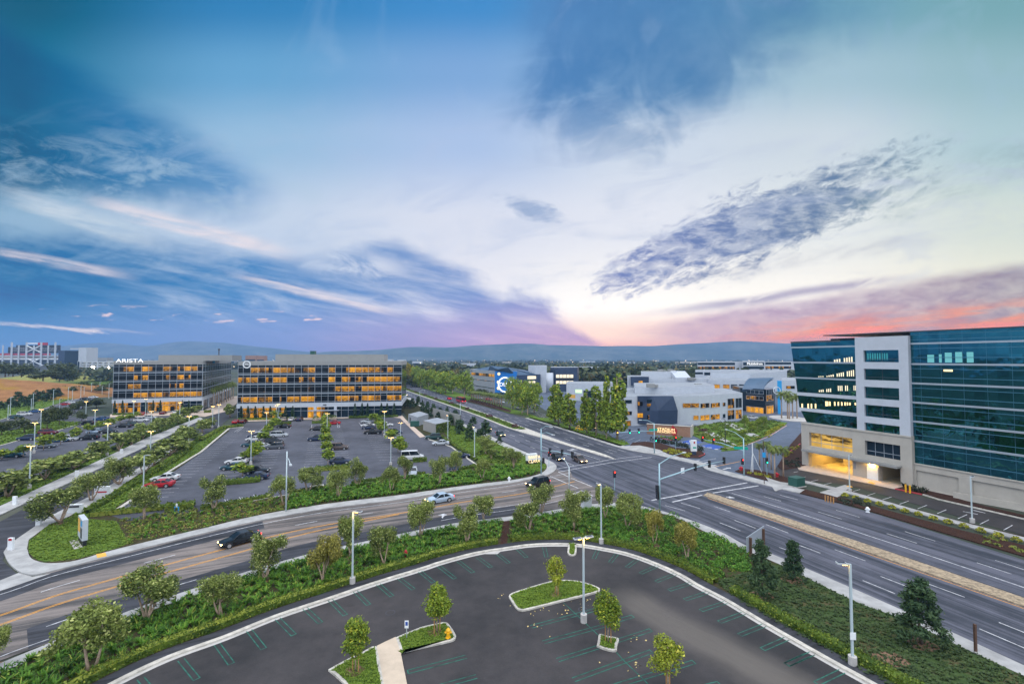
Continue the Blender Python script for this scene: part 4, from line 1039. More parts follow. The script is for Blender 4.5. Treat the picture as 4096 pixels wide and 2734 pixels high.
trees('olive', '''g 160 700 | g 180 320 | 120 | olive tree by the hedge gap nearest the first two white bay corners ;
g 955 635 | g 940 285 | 132 | olive tree with splayed white stems beside the tall bare street light ;
g 1255 500 | g 1270 205 | 118 | flat-topped olive tree beside the white round manhole slab ;
g 1610 560 | g 1620 230 | 108 | olive tree in strap grass with a thin cluster of stems ;
g 1840 420 | g 1850 110 | 88 | small olive tree with a separate high side clump ;
g 2215 480 | g 2230 180 | 92 | olive tree close behind the hedge corner of the office car park ;
H 60 355 | H 60 60 | 76 | olive tree in front of the parked white van ;
H 460 410 | H 450 95 | 94 | olive tree with three white stems above the silver car's lane ;
H 620 270 | H 630 20 | 80 | olive tree behind which a navy car is parked ;
H 965 350 | H 975 95 | 82 | compact olive tree in the grass near the white hydrant ;
H 1325 220 | H 1320 -20 | 82 | grey olive tree beside the lit monument sign ;
C 1060 1500 | C 1060 1385 | 60 | low olive tree in the cluster nearest the boulevard pavement ;
C 1000 1440 | C 1020 1240 | 100 | largest crown of the olive cluster by the boulevard ;
C 1240 1500 | C 1250 1365 | 75 | olive tree of the cluster closest to the lit monument sign''', None, OB, rr=.55)
OD = 'olive trees along the driveway pavements'
trees('olive', '''F 690 850 | F 650 420 | 205 | wide dark olive tree with splayed trunk above the driveway corner sign ;
F 1075 590 | F 1070 270 | 150 | olive tree beside the white cabinet sign with red lines ;
F 1385 400 | F 1420 90 | 150 | olive tree on the driveway verge with twisted stems ;
F 1690 810 | F 1690 400 | 134 | olive tree in the corner of the office car park in front of the red sedan''', None, OD, rr=.9)
trees('olive_far', '''F 1660 275 | A 1680 1440 | 130 ; A 1990 1450 | A 1900 1230 | 130 ; A 1780 1568 | A 1700 1370 | 120 ; A 2190 1310 | A 2200 1090 | 95 ; A 2110 1390 | A 2080 1150 | 90 ; B 100 1130 | B 110 1010 | 60 ; B 30 1190 | B 10 1040 | 60;
F 100 540 | F 120 205 | 170 ; F 545 340 | F 580 80 | 150 ; F 870 220 | F 830 10 | 150 ; F 300 420 | F 330 180 | 120; A 1150 1480 | A 1110 1270 | 100 ; A 1370 1400 | A 1340 1180 | 105 ; A 1530 1330 | A 1530 1130 | 75 ; A 1660 1270 | A 1650 1080 | 80; A 1820 1200 | A 1800 1010 | 80 ; A 1945 1140 | A 1930 1020 | 60 ; A 2050 1100 | A 2030 960 | 70 ; A 2200 1000 | A 2190 890 | 70 ; A 2130 1030 | A 2120 910 | 60; A 2290 960 | A 2280 870 | 50; B 350 1010 | B 360 850 | 50''',
      'small olive tree in one of the two rows lining the driveway pavements', OD, rr=.7)
# near car park
trees('ficus_young', 'M 1820 552 | M 1800 65 | 84 | staked lollipop tree alone on the large oval grass island', z0=.165)
trees('ficus', '''M 430 992 | M 430 395 | 125 | dense tree with bright top beside the yellow hydrant ;
L 1515 1442 | L 1500 765 | 122 | teardrop-shaped tree on the grass wedge left of the tan walk ;
N 95 1100 | N 50 475 | 108 | tall narrow staked tree in the small square kerbed pocket''', z0=.165)
trees('ficus_young', 'N 790 1640 | N 760 1030 | 138 | yellow green tree cut by the bottom edge among the green bays')
ring(g('M', 1815, 545), .6, .17); ring(g('M', 400, 990), .6, .17); ring(g('L', 1500, 1440), .7, .17); ring(g('O', 1070, 1350), 1.3, .113, s=.8)
trees('pine', '''N 1890 560 | I 1870 1035 | 105 | young pine behind the blank sign board with two brown posts ;
O 170 620 | O 165 238 | 82 | young pine with a bushy foot beside the pavement ;
O 1350 1210 | O 1310 590 | 165 | largest young pine, dark and ragged, on the lawn near the brown timber post''', None, 'young pines on the lawn by the boulevard', rr=1.1)
# rows in the office car park
R1 = 'trees between the bays of the office car park'
trees('ficus_far', '''g 490 320 | g 490 130 | 60 ; B 620 1530 | B 640 1310 | 52 ; B 530 1520 | B 530 1400 | 46 ; B 670 1450 | B 680 1280 | 44 ; B 745 1310 | B 735 1165 | 48 ; B 785 1240 | B 780 1080 | 36 ; B 830 1160 | B 830 1045 | 34 ; B 875 1120 | B 870 1010 | 34 ; B 885 1060 | B 880 920 | 32''',
      'shade tree in the bay row nearest the driveway, before the glass office', R1)
trees('ficus_far', '''g 1485 182 | B 1478 1355 | 41 ; B 1465 1430 | B 1465 1275 | 40 ; B 1470 1340 | B 1465 1180 | 44 ; B 1462 1250 | B 1460 1110 | 40 ; B 1465 1180 | B 1462 1050 | 34 ; B 1455 1120 | B 1460 980 | 30 ; B 1460 1060 | B 1455 950 | 26''',
      'tree of the middle bay row that leads to the office entrance', R1)
trees('ficus_far', '''B 2020 1080 | B 2020 955 | 38 ; B 2080 1140 | B 2080 1000 | 32 ; B 2120 1215 | B 2115 1045 | 40 ; B 2215 1300 | B 2215 1140 | 46 ; B 2300 1425 | B 2290 1215 | 46 ; C 30 1450 | C 30 1275 | 34 ; B 2330 1340 | B 2330 1260 | 30''',
      'tree of the bay row closest to the low grey service buildings', R1)
# strip along the boulevard
PG = 'young pines on the verge beside the boulevard'
trees('pine_far', '''C 140 910 | C 140 785 | 26 ; C 210 890 | C 210 765 | 24 ; C 90 900 | C 90 800 | 26; C 265 965 | C 265 820 | 20 ; C 320 1020 | C 325 820 | 24 ; C 385 1030 | C 380 850 | 26 ; C 465 1000 | C 465 890 | 22 ; C 545 1000 | C 545 895 | 22 ; C 645 1035 | C 645 920 | 30 ; C 585 1110 | C 575 970 | 28 ; C 530 1060 | C 530 960 | 24; C 440 1060 | C 440 950 | 24; C 690 1205 | C 690 1030 | 46 ; C 850 1115 | C 850 1000 | 30 ; C 810 1290 | C 815 1080 | 36 ; C 995 1235 | C 985 1050 | 42 ; C 925 1240 | C 930 1140 | 34 ; C 1155 1310 | C 1150 1235 | 24''',
      'young pine of the ragged row on the verge between service buildings and boulevard', PG)
PP = 'poplars along the far side of the boulevard'
trees('poplar', '''C 1800 1070 | C 1740 605 | 60 ; C 1840 1105 | C 1840 610 | 62 ; C 1970 1150 | C 1960 700 | 66 ; C 2170 1200 | C 2130 665 | 62 ; C 2280 1230 | C 2270 620 | 62 ; D 75 1255 | D 20 480 | 40 ; D 75 1262 | D 70 560 | 40''', 'slim poplar in the clump beside the campus car park', PP)
trees('poplar', 'D 200 1275 | D 195 468 | 86 | tallest poplar standing free before the white campus building', None, PP)
trees('leafy', '''C 1300 920 | C 1270 545 | 70 ; C 1420 975 | C 1400 570 | 80 ; C 1560 960 | C 1540 570 | 75 ; C 1480 990 | C 1480 640 | 80''', 'full green tree between the blue building and the boulevard', PP)
trees('leafy', '''C 530 735 | C 545 480 | 85 ; C 420 720 | C 410 470 | 75 ; C 330 690 | C 320 440 | 60 ; C 240 680 | C 240 430 | 50 ; C 180 660 | C 190 420 | 45 ; C 610 740 | C 610 520 | 60''', 'wide green tree in the belt at the far end of the boulevard', 'trees at the far end of the boulevard')
trees('leafy', 'C 750 800 | C 770 475 | 78 | large tree with yellow top at the near end of the far belt', None, 'trees at the far end of the boulevard')
trees('leafy_gold', 'C 110 640 | C 110 370 | 40 | tall yellowing tree directly beside the glass office corner', None, 'trees at the far end of the boulevard')
# palms
trees('palm', ';'.join('C %d %d | C %d %d | 40' % (830 + i * 27, 812 + i * 7, 830 + i * 27, 690 + i * 3) for i in range(14)), 'short palm in the row before the blue building', 'palms before the blue building')
trees('palm', ';'.join('B %d %d | B %d %d | 30' % (150 + i * 26, 905 - i * 12, 150 + i * 26, 640 - i * 6 - (i % 3) * 12) for i in range(10)), 'palm in the row beside the west office', 'palms beside the west office')
trees('palm', '''D 2110 1030 | D 2140 670 | 44 ; D 2180 1035 | D 2170 660 | 44 ; D 2200 1040 | D 2210 740 | 40 ; D 2240 1030 | D 2240 710 | 40 ; D 2290 1030 | D 2290 690 | 40''', 'palm on the round planter before the campus entrance', 'palms on the round planter')
trees('palm', '''I 1855 180 | D 1850 1275 | 45 ; I 1945 200 | D 1925 1250 | 42 ; I 1990 225 | D 1975 1310 | 46 ; I 2030 330 | D 2050 1285 | 52 ; I 2130 310 | D 2115 1300 | 52''', 'palm in the corner bed by the street lights', 'palms in the corner bed')
# cypresses along the offices
for nm, xs, yb, yt in (('B', (475, 555, 640, 735, 815, 992, 1075), 1015, 880), ('B', (1798, 1880, 1945, 2105, 2172, 2255), 975, 845)):
    trees('cypress', ';'.join('%s %d %d | %s %d %d | 13' % (nm, x, 1047 - (x - 432) * .021, nm, x, yt) for x in xs), 'slim cypress before the ground floor of the long glass office', 'cypresses before the glass office')
trees('cypress', ';'.join('A %d %d | A %d %d | 10' % (x, 984 - (x - 1310) * .028, x, 812) for x in (1330, 1420, 1690, 1775, 1860, 2115, 2190)), 'slim cypress before the ground floor of the west office', 'cypresses before the west office')
# west car park
trees('ficus_far', '''A 505 1400 | A 505 1195 | 50 ; A 270 1475 | A 270 1310 | 46 ; A 20 1510 | A 20 1370 | 50 ; A 700 1335 | A 700 1180 | 36 ; A 880 1280 | A 880 1120 | 36 ; A 1030 1205 | A 1030 1075 | 32 ; A 1165 1160 | A 1165 1045 | 38 ; A 1280 1130 | A 1280 1020 | 32 ; A 1395 1085 | A 1395 980 | 32 ; A 1500 1055 | A 1500 970 | 32 ; A 1585 1020 | A 1585 940 | 28''', 'trimmed shade tree on a bay island of the west car park', 'shade trees of the west car park')
trees('broad', '''A 545 1150 | A 545 890 | 60 ; A 690 1100 | A 690 880 | 50 ; A 280 1200 | A 280 1000 | 70 ; A 110 1140 | A 110 1040 | 45 ; A 20 1220 | A 10 1060 | 60 ; A 760 1040 | A 760 880 | 48 ; A 950 1060 | A 950 940 | 36 ; A 600 1030 | A 610 890 | 50; A 860 960 | A 860 840 | 46; A 960 910 | A 980 800 | 60; A 1120 900 | A 1120 790 | 56''', 'dark bushy tree on the green strip between the west car park aisles', 'dark trees of the west car park')
trees('pine_far', '''A 210 850 | A 210 705 | 32 ; A 430 830 | A 430 700 | 34 ; A 120 895 | A 120 780 | 34 ; A 360 850 | A 355 740 | 30 ; A 580 805 | A 580 680 | 34 ; A 660 790 | A 660 675 | 34 ; A 730 750 | A 730 640 | 26 ; A 850 760 | A 850 650 | 30 ; A 275 850 | A 275 760 | 26 ; A 490 815 | A 480 705 | 26 ; A 620 780 | A 610 670 | 26 ; A 540 830 | A 540 730 | 30; A 790 760 | A 790 680 | 26; A 330 900 | A 330 800 | 34; A 180 900 | A 170 810 | 30; A 0 930 | A 0 820 | 30''', 'small conifer in the row at the foot of the dry hill', 'conifers below the dry hill')
trees('broad', '''A 960 720 | A 960 590 | 50 ; A 1060 720 | A 1050 610 | 46 ; A 1180 740 | A 1170 620 | 50 ; A 1270 720 | A 1260 600 | 44 ; A 900 740 | A 900 640 | 40''', 'dark tree in the clump beside the west office', 'dark trees beside the west office')
# campus
trees('leafy', '''D 1690 1130 | D 1690 975 | 32 ; D 1760 1180 | D 1760 1060 | 36 ; D 1830 1150 | D 1830 1025 | 34 ; D 1900 1110 | D 1900 990 | 34 ; D 1660 1240 | D 1660 1140 | 40''', 'small green tree on the campus lawn', 'small trees on the campus lawn')
rr_ = rings.build('bare_earth_ground', M['ring']); struct(rr_)

# ---- hedges, shrubs and ground cover
def hedge(line_, w, hgt, label, m='hedge', leaf=.13, dens=85, z0=0.08, name='hedge', group=None, cat='hedge'):
    R_ = resample(line_, .5); L = length(R_); n = int(L * (w + 2 * hgt) * dens); rg = nrg
    tq = rg.random(n) * (len(R_) - 1); i0 = tq.astype(int); fr = (tq - i0)[:, None]
    pa = np.array([(p.x, p.y) for p in R_]); c = pa[i0] * (1 - fr) + pa[np.minimum(i0 + 1, len(R_) - 1)] * fr
    d = np.array([((R_[min(i + 1, len(R_) - 1)] - R_[max(i - 1, 0)]).normalized())[:2] for i in range(len(R_))])[i0]; nn = np.stack([-d[:, 1], d[:, 0]], 1)
    per = rg.random(n) * (w + 2 * hgt); wob_ = .12 * np.sin(tq * 1.7) + .07 * np.sin(tq * 4.1)
    x = np.where(per < hgt, 0, np.where(per > hgt + w, w, per - hgt)) - w / 2; z = np.where(per < hgt, per, np.where(per > hgt + w, per - hgt - w, hgt * (1 + wob_)))
    x = x + rg.normal(size=n) * .05; z = z + rg.normal(size=n) * .05
    C_ = np.concatenate([c + nn * x[:, None], (z + z0)[:, None]], 1); v, f = leaf_quads(C_, leaf, rg, .5, 1.4)
    nv = len(v); mb = MB(); a_, b_ = off(R_, w / 2 * .86), off(R_, -w / 2 * .86)
    mb.strip(a_, b_, z0 + hgt * .86)
    for L_ in (a_, b_):
        k = len(L_); mb.add([(p.x, p.y, z0) for p in L_] + [(p.x, p.y, z0 + hgt * .86) for p in L_], [(i, i + 1, k + i + 1, k + i) for i in range(k - 1)])
    v = np.concatenate([v, np.array(mb.v)]); f = np.concatenate([f, np.array(mb.f) + nv])
    o = put(name, np_mesh(name, v, f, [M[m]])); return tag(o, label, cat, group)
A15 = off(ARC, 2.15)
x1 = g('H', 1160, 1110).x; x2 = g('H', 1250, 1095).x; x3 = g('N', 1340, 400).x
hg = 'hedges along the near kerb'
hedge([p for p in A15 if p.x < x1], .95, .62, 'long low hedge along the near kerb up to the dark mulch path', group=hg)
hedge([p for p in A15 if x2 < p.x and (p.y > 55 or p.x < x3) and p.x < x3], .95, .62, 'curving low hedge along the near kerb from the mulch path round the bend', group=hg)
hedge([p for p in A15 if p.x > x3 + .8 and p.y > 14], .9, .62, 'straight low hedge between the near kerb and the dark lawn', group=hg)
for s_, w_, h_, lb in (('F 1060 775, 1650 715, 1900 690', .8, .8, 'dark clipped hedge at the corner of the office car park under the olive tree'), ('F 1920 700, 2260 660', 1.6, .9, 'clipped hedge around the small blue standpipe'), ('g 0 690, 400 630, 810 545', .7, .6, 'clipped hedge along the kerb below the four white bay corners'),
                       ('g 1050 510, 1250 480, 1480 445', .6, .6, 'clipped hedge behind the white manhole slab'), ('g 1760 400, 2090 350; H -20 310', .6, .6, 'clipped hedge beside the last bay corners'), ('H 80 305, 290 285', .6, .6, 'clipped hedge in front of the silver parked cars'), ('H 640 255, 870 195', .7, .6, 'clipped hedge at the end of the last bay row'),
                       ('g 265 405, 700 365', 1.0, .9, 'tall clipped hedge closing the bay row nearest the driveway'), ('g 1330 245, 1740 215', 1.0, .9, 'tall clipped hedge closing the middle bay row'), ('H 150 140, 310 128', 1.0, .9, 'short clipped hedge before the parked white van'),
                       ('B 890 1100, 1060 1088', .9, .8, 'clipped hedge at the far end of the driveway-side bay row'), ('B 1300 1085, 1425 1078', .9, .8, 'clipped hedge at the far end of the middle bay row'), ('B 0 1290, 250 1150, 480 1115', 1.4, .7, 'clipped hedge along the far western kerb of the office car park'), ('F 1000 745; F 1700 330, 2100 85; B 0 1250', .8, .7, 'long dark hedge along the driveway verge'),
                       ('C 480 1245, 640 1350, 890 1520', .7, .6, 'hedge between the office car park and the verge of young pines'), ('F 0 545, 620 270, 1010 90; A 1300 1400, 1900 1170, 2220 1030', .9, .8, 'long hedge between the west car park and the driveway pavement'), ('B 440 1049, 800 1041, 1120 1034', 1.0, .8, 'low hedge at the foot of the glass office, driveway end'), ('B 1730 1021, 2300 1008', 1.0, .8, 'low hedge at the foot of the glass office, boulevard end'),
                       ('B 45 960, 130 955', 1.8, 1.0, 'small clipped hedge by the west office paving'), ('A 1310 988, 1600 980', .9, .7, 'low hedge under the west office windows')):
    hedge(gl(s_), w_, h_, lb, leaf=.22, dens=26)
def tufts(poly, density, hgt, m, name, blades=9, wid=.07, lean=.55, cap=6000, z0=.1, size_var=.35, avoid=None):
    c = scatter(poly, density, cap=cap)
    if avoid is not None:
        for q in avoid: c = c[~inside(q, c)]
    n = len(c); B_ = blades; an = nrg.random((n, B_)) * 6.28; sc_ = (1 - size_var + 2 * size_var * nrg.random(n))[:, None]; hh = hgt * sc_ * (.7 + .5 * nrg.random((n, B_)))
    le = lean * hh * (.5 + .8 * nrg.random((n, B_))); dx_, dy_ = np.cos(an), np.sin(an)
    bx = c[:, 0:1] + dx_ * .06 * sc_; by = c[:, 1:2] + dy_ * .06 * sc_; w_ = wid * sc_ * (.7 + .6 * nrg.random((n, B_)))
    def pt(k, s, wf): return np.stack([bx + dx_ * le * k * k - dy_ * w_ * s * wf, by + dy_ * le * k * k + dx_ * w_ * s * wf, z0 + hh * (k - .25 * k ** 3)], -1)
    v = np.stack([pt(0, -1, .6), pt(0, 1, .6), pt(.55, 1, 1), pt(.55, -1, 1), pt(1, .6, .5), pt(1, -.6, .5)], 2).reshape(-1, 3)
    b = np.arange(n * B_)[:, None] * 6; f = np.concatenate([b + np.array([0, 1, 2, 3]), b + np.array([3, 2, 4, 5])])
    return stuff(put(name, np_mesh(name, v, f, [M[m]])))
def clumps(poly, density, r, m, name, leaves=40, leaf=.16, cap=3000, z0=.1, flat=.75, avoid=None, rv=.4):
    c = scatter(poly, density, cap=cap)
    if avoid is not None:
        for q in avoid: c = c[~inside(q, c)]
    n = len(c); rr_ = r * (1 - rv + 2 * rv * nrg.random(n)); d = nrg.normal(size=(n, leaves, 3)); d /= np.linalg.norm(d, axis=2)[..., None]; d[..., 2] = np.abs(d[..., 2])
    k = (.75 + .3 * nrg.random((n, leaves)))[..., None]; p_ = d * rr_[:, None, None] * k; p_[..., 2] *= flat; p_[..., :2] += c[:, None, :]; p_[..., 2] += z0
    v, f = leaf_quads(p_.reshape(-1, 3), leaf, nrg, .5, 1.4, d.reshape(-1, 3))
    return stuff(put(name, np_mesh(name, v, f, [M[m]])))
path_poly = gl('H 1185 830, 1280 818, 1275 960, 1250 1100, 1155 1110, 1170 960')
inner1 = off(ARC, 2.9)
B1W = [p for p in SI] + [BI[0], BI[6]] + [p for p in reversed(inner1) if p.x < g('I', 250, 1100).x]
B1E = [p for p in BI if p.y > g('I', 1480, 1500).y and p.x < g('I', 1750, 1180).x] + gl('I 1720 1380, 1500 1480, 1330 1500') + [p for p in reversed(inner1) if g('I', 250, 1100).x < p.x < g('I', 1330, 1500).x and p.y > 35]
tufts(B1W, 3.6, .60, 'grass', 'strap_grass', 17, .04, .62, 8000, avoid=[path_poly])
clumps(B1W, .30, .42, 'shrub', 'green_undergrowth', 46, .17, 700, avoid=[path_poly])
clumps(B1W, .28, .34, 'grass_mix', 'mixed_undergrowth', 40, .15, 600, avoid=[path_poly])
sh_line = [p + Vector((0, -1.0, 0)) for p in SI]
edge_poly = off(SI, -.2) + list(reversed(off(SI, -1.6)))
clumps(edge_poly, .9, .55, 'shrub', 'pavement_shrubbery', 110, .13, 400, flat=1.15, avoid=[path_poly])
clumps(B1E, .75, .75, 'shrub', 'green_shrubbery', 150, .14, 700, flat=.9)
clumps(B1E, .4, .5, 'hedge', 'low_undergrowth', 50, .17, 400)
tufts(LAWN_E, 16, .13, 'cover', 'dark_ground_cover_leaves', 6, .05, .7, 16000, .105)
clumps(LAWN_E, .5, .2, 'oak', 'dark_ground_cover_leaves', 16, .11, 900, .1, .45)
def mat_(poly): q = MB(); q.sheet(poly, .106); struct(q.build('lawn_ground', M['lawn']))
T2 = gl('F 330 1080, 335 1200, 440 1285, 600 1300, 900 1270, 1360 1140, 1500 1090, 1350 830, 1020 800, 840 770, 560 880')
mat_(T2); tufts(T2, 14, .15, 'turf', 'turf_grass', 6, .05, .6, 16000)
B2W = gl('F 1500 1100, 2323 920; g 700 745, 960 700, 1010 560, 800 560, 0 715; F 2280 680, 1420 810')
clumps(B2W, 1.6, .36, 'grass_mix', 'mixed_ground_cover_leaves', 34, .16, 2400)
tufts(B2W, 1.0, .4, 'grass', 'strap_grass', 8, .08, .5, 1500)
B2E = gl('g 1000 710, 1500 615, 2323 515; H 700 412, 1300 340, 1590 285, 1620 250, 1440 200, 1100 190, 900 215, 840 250, 300 310, 0 320; g 2100 370, 1500 455, 1040 520')
tufts(B2E, 3.8, .62, 'grass', 'strap_grass', 15, .06, .62, 8000)
B2N = gl('H 1620 250, 1690 220, 1700 170, 1590 110, 1440 40; C 1200 1340, 1000 1250, 800 1150, 560 1030, 480 1150, 640 1330, 890 1500, 1100 1560; H 1100 190, 1440 200')
mat_(B2N); tufts(B2N, 3.0, .22, 'turf', 'verge_grass', 6, .09, .5, 7000)
clumps(gl('C 880 1440, 960 1380, 1300 1450, 1440 1540, 1100 1568'), .5, .5, 'hedge', 'low_shrubbery', 50, .22, 300)
V1 = gl('F 1180 560, 840 760, 1020 790, 1250 740, 1900 280, 2323 20; B 330 1130, 500 1110, 280 1110, 0 1250; F 1760 210')
mat_(V1); tufts(V1, 3.2, .26, 'turf', 'verge_grass', 6, .10, .5, 6000)
tufts(BED3, 2.0, .26, 'turf', 'verge_grass', 6, .12, .5, 3500, .09)
tufts(BED4, 1.2, .35, 'turf', 'verge_grass', 6, .16, .5, 2500, .09); tufts(BED5, 1.0, .4, 'turf', 'verge_grass', 6, .2, .5, 3000, .09)
for nm_ in ('oval', 'capsule', 'hydrant', 'pocket', 'wedge'): tufts(ISL[nm_], 60, .09, 'turf', 'island_grass', 4, .035, .6, 5000, .165)
MG = 'shrubs on the planted median'
mp = resample([p.lerp(q, .5) for p, q in zip(q0[:50], q1[:50])], 4.2)
def mk_shrub(m, nm, n=170, r=1.0, leaf=.22):
    def f():
        rg = np.random.default_rng(len(m)); d = rg.normal(size=(n, 3)); d /= np.linalg.norm(d, axis=1)[:, None]; d[:, 2] = np.abs(d[:, 2]); p_ = d * (r * (.7 + .35 * rg.random(n)))[:, None]
        v, f_ = leaf_quads(p_, leaf, rg, .5, 1.5, d); o = put(nm, np_mesh(nm, v, f_, [M[m]])); return tag(o, nm, 'shrub')
    return f
for i, p in enumerate(mp):
    if p.y > g('C', 1700, 1265).y and i % 1 == 0:
        red = i % 7 == 3
        POOL.place('med_red' if red else 'med', mk_shrub('shrub_red' if red else 'hedge', 'median_shrub'), (p.x + rnd.uniform(-.4, .4), p.y, .15), rnd.random() * 6, (1.3, 1.6, .75 if not red else 1.2),
                   'purple leaved shrub on the planted boulevard median' if red else 'low green shrub on the planted boulevard median', MG)
tufts(MED_IN, 1.6, .3, 'turf', 'median_grass', 6, .14, .5, 2500, .15)
for i in range(14):
    p = g('J', 645, 425).lerp(g('J', 2230, 842), i / 12)
    POOL.place('tuft', mk_shrub('shrub_yellow', 'yellow_tuft', 130, .55, .16), (p.x, p.y, .11), rnd.random() * 6, (1, 1, 1.0), 'yellow tufted plant on the bark bed beside the pavement', 'yellow tufts along the tower pavement')
clumps(gl('J 580 470, 650 440, 840 470, 850 520, 700 520'), .9, .55, 'flax', 'dark_shrubbery', 50, .2, 60)
clumps(gl('J 1830 820, 1900 770, 2140 830, 2297 900, 2297 960, 2000 880'), .6, .4, 'grass_mix', 'mixed_undergrowth', 30, .2, 120)
tufts(gl('J 1180 340, 1260 290, 1420 320, 1400 410, 1300 395'), 1.6, .7, 'flax', 'dark_grass', 9, .1, .6, 200, .15)
clumps(gl('D 1930 1250, 2140 1105, 2100 1095, 1900 1220'), .55, .75, 'shrub_yellow', 'yellow_shrubbery', 40, .26, 200)
clumps(gl('D 1430 1390, 1700 1330, 1900 1245, 1840 1235, 1650 1320, 1420 1370'), .35, .6, 'shrub_yellow', 'yellow_shrubbery', 40, .24, 200)
clumps(gl('D 740 1420, 780 1370, 1060 1450, 1040 1480'), .8, .6, 'shrub_yellow', 'yellow_shrubbery', 40, .22, 60)
clumps(gl('I 1680 250, 1980 300, 1990 330, 1690 270'), .9, .5, 'shrub_yellow', 'yellow_shrubbery', 40, .2, 60)
clumps(gl('D 2150 1480, 2323 1340, 2323 1310, 2130 1460'), .5, .6, 'shrub_yellow', 'yellow_shrubbery', 40, .24, 80)
clumps(gl('D 550 1290, 860 1345, 1200 1420, 1190 1380, 860 1310, 600 1265'), .7, .7, 'flax', 'dark_shrubbery', 40, .3, 200, flat=1.2)
clumps(gl('D 1060 1200, 1200 1190, 1480 1330, 1400 1340'), .5, .6, 'grass_mix', 'mixed_undergrowth', 34, .26, 150)
clumps(CB2, .25, .6, 'hedge', 'campus_undergrowth', 36, .3, 350)
clumps(gl('D 1230 1160, 1100 1130, 1130 1190, 1220 1180'), .4, .9, 'shrub_red', 'purple_shrubbery', 60, .26, 20)
tufts(gl('D 0 1215, 330 1300, 330 1325, 0 1270; C 1760 1105, 2200 1180'), 2.2, .25, 'turf', 'verge_grass', 6, .12, .5, 3000)
tufts(gl('D 640 1240, 1050 1250, 900 1285, 650 1250'), 1.5, .5, 'turf', 'verge_grass', 6, .14, .5, 800)
clumps(gl('D 2323 1480, 2150 1520, 2040 1560, 2200 1600, 2323 1590'), .4, .5, 'flax', 'dark_shrubbery', 30, .26, 100)

li = scatter(gl('M 1060 560, 1300 500, 1420 720, 2240 560, 2323 640, 1900 780, 1200 780; N 500 1500, 560 1080, 350 920, 200 1050, 330 1530'), 2.0, cap=110)
v, f = leaf_quads(np.c_[li, np.full(len(li), .03)], .13, nrg, 3.0, 1.3); stuff(put('fallen_leaves', np_mesh('fallen_leaves', v, f, [mat('fallen leaf', (.55, .42, .16), .8)])))

# ------------------------------------------------------------------ buildings
def lit_mat(name, c, es, clutter=0.6, seed=0.0, mix=0.0):
    """An office lit behind its glass: pale ceiling and partitions above, clutter of desks below."""
    m, nt_, b = new_mat(name); b.inputs['Base Color'].default_value = (.008, .009, .010, 1); b.inputs['Roughness'].default_value = .05; b.inputs['Specular IOR Level'].default_value = .15
    p_, _ = pos(nt_); sp_ = nt_.nodes.new('ShaderNodeSeparateXYZ'); nt_.links.new(p_, sp_.inputs[0]); x, z = X(nt_, sp_.outputs[0]), X(nt_, sp_.outputs[2])
    wn = nt_.nodes.new('ShaderNodeTexWhiteNoise'); nt_.links.new(vec(nt_, (x * .62)._op('FLOOR'), ((z - 6.1) / 3.85)._op('FLOOR'), seed), wn.inputs['Vector']); blk = X(nt_, wn.outputs['Value'])
    n1 = noise(nt_, vec(nt_, x * .35, z * .25, seed), 1, 2) * .6 + blk * .4; n2 = noise(nt_, vec(nt_, x * 1.2, z * 2.0, seed + 4), 1, 4, .6); n3 = noise(nt_, vec(nt_, x * .9, 0.0, seed), 1, 1)
    zf = ((z - 6.1) / 3.85)._op('FRACT')
    f = n1.ss(.38 + mix, .56 + mix) * (1.0 - clutter * (n2.ss(.42, .58) * zf.ss(.62, .30))) * (.42 + .40 * n3.ss(.3, .6) + .40 * blk)
    hot = n2.ss(.55, .7) * zf.ss(.5, .7)
    nt_.links.new(mixc(nt_, hot, c, (1.0, .62, .16)), b.inputs['Emission Color'])
    nt_.links.new((f * es + hot * f * es * .6).s, b.inputs['Emission Strength'])
    return m
AMB = (1.0, .44, .018)
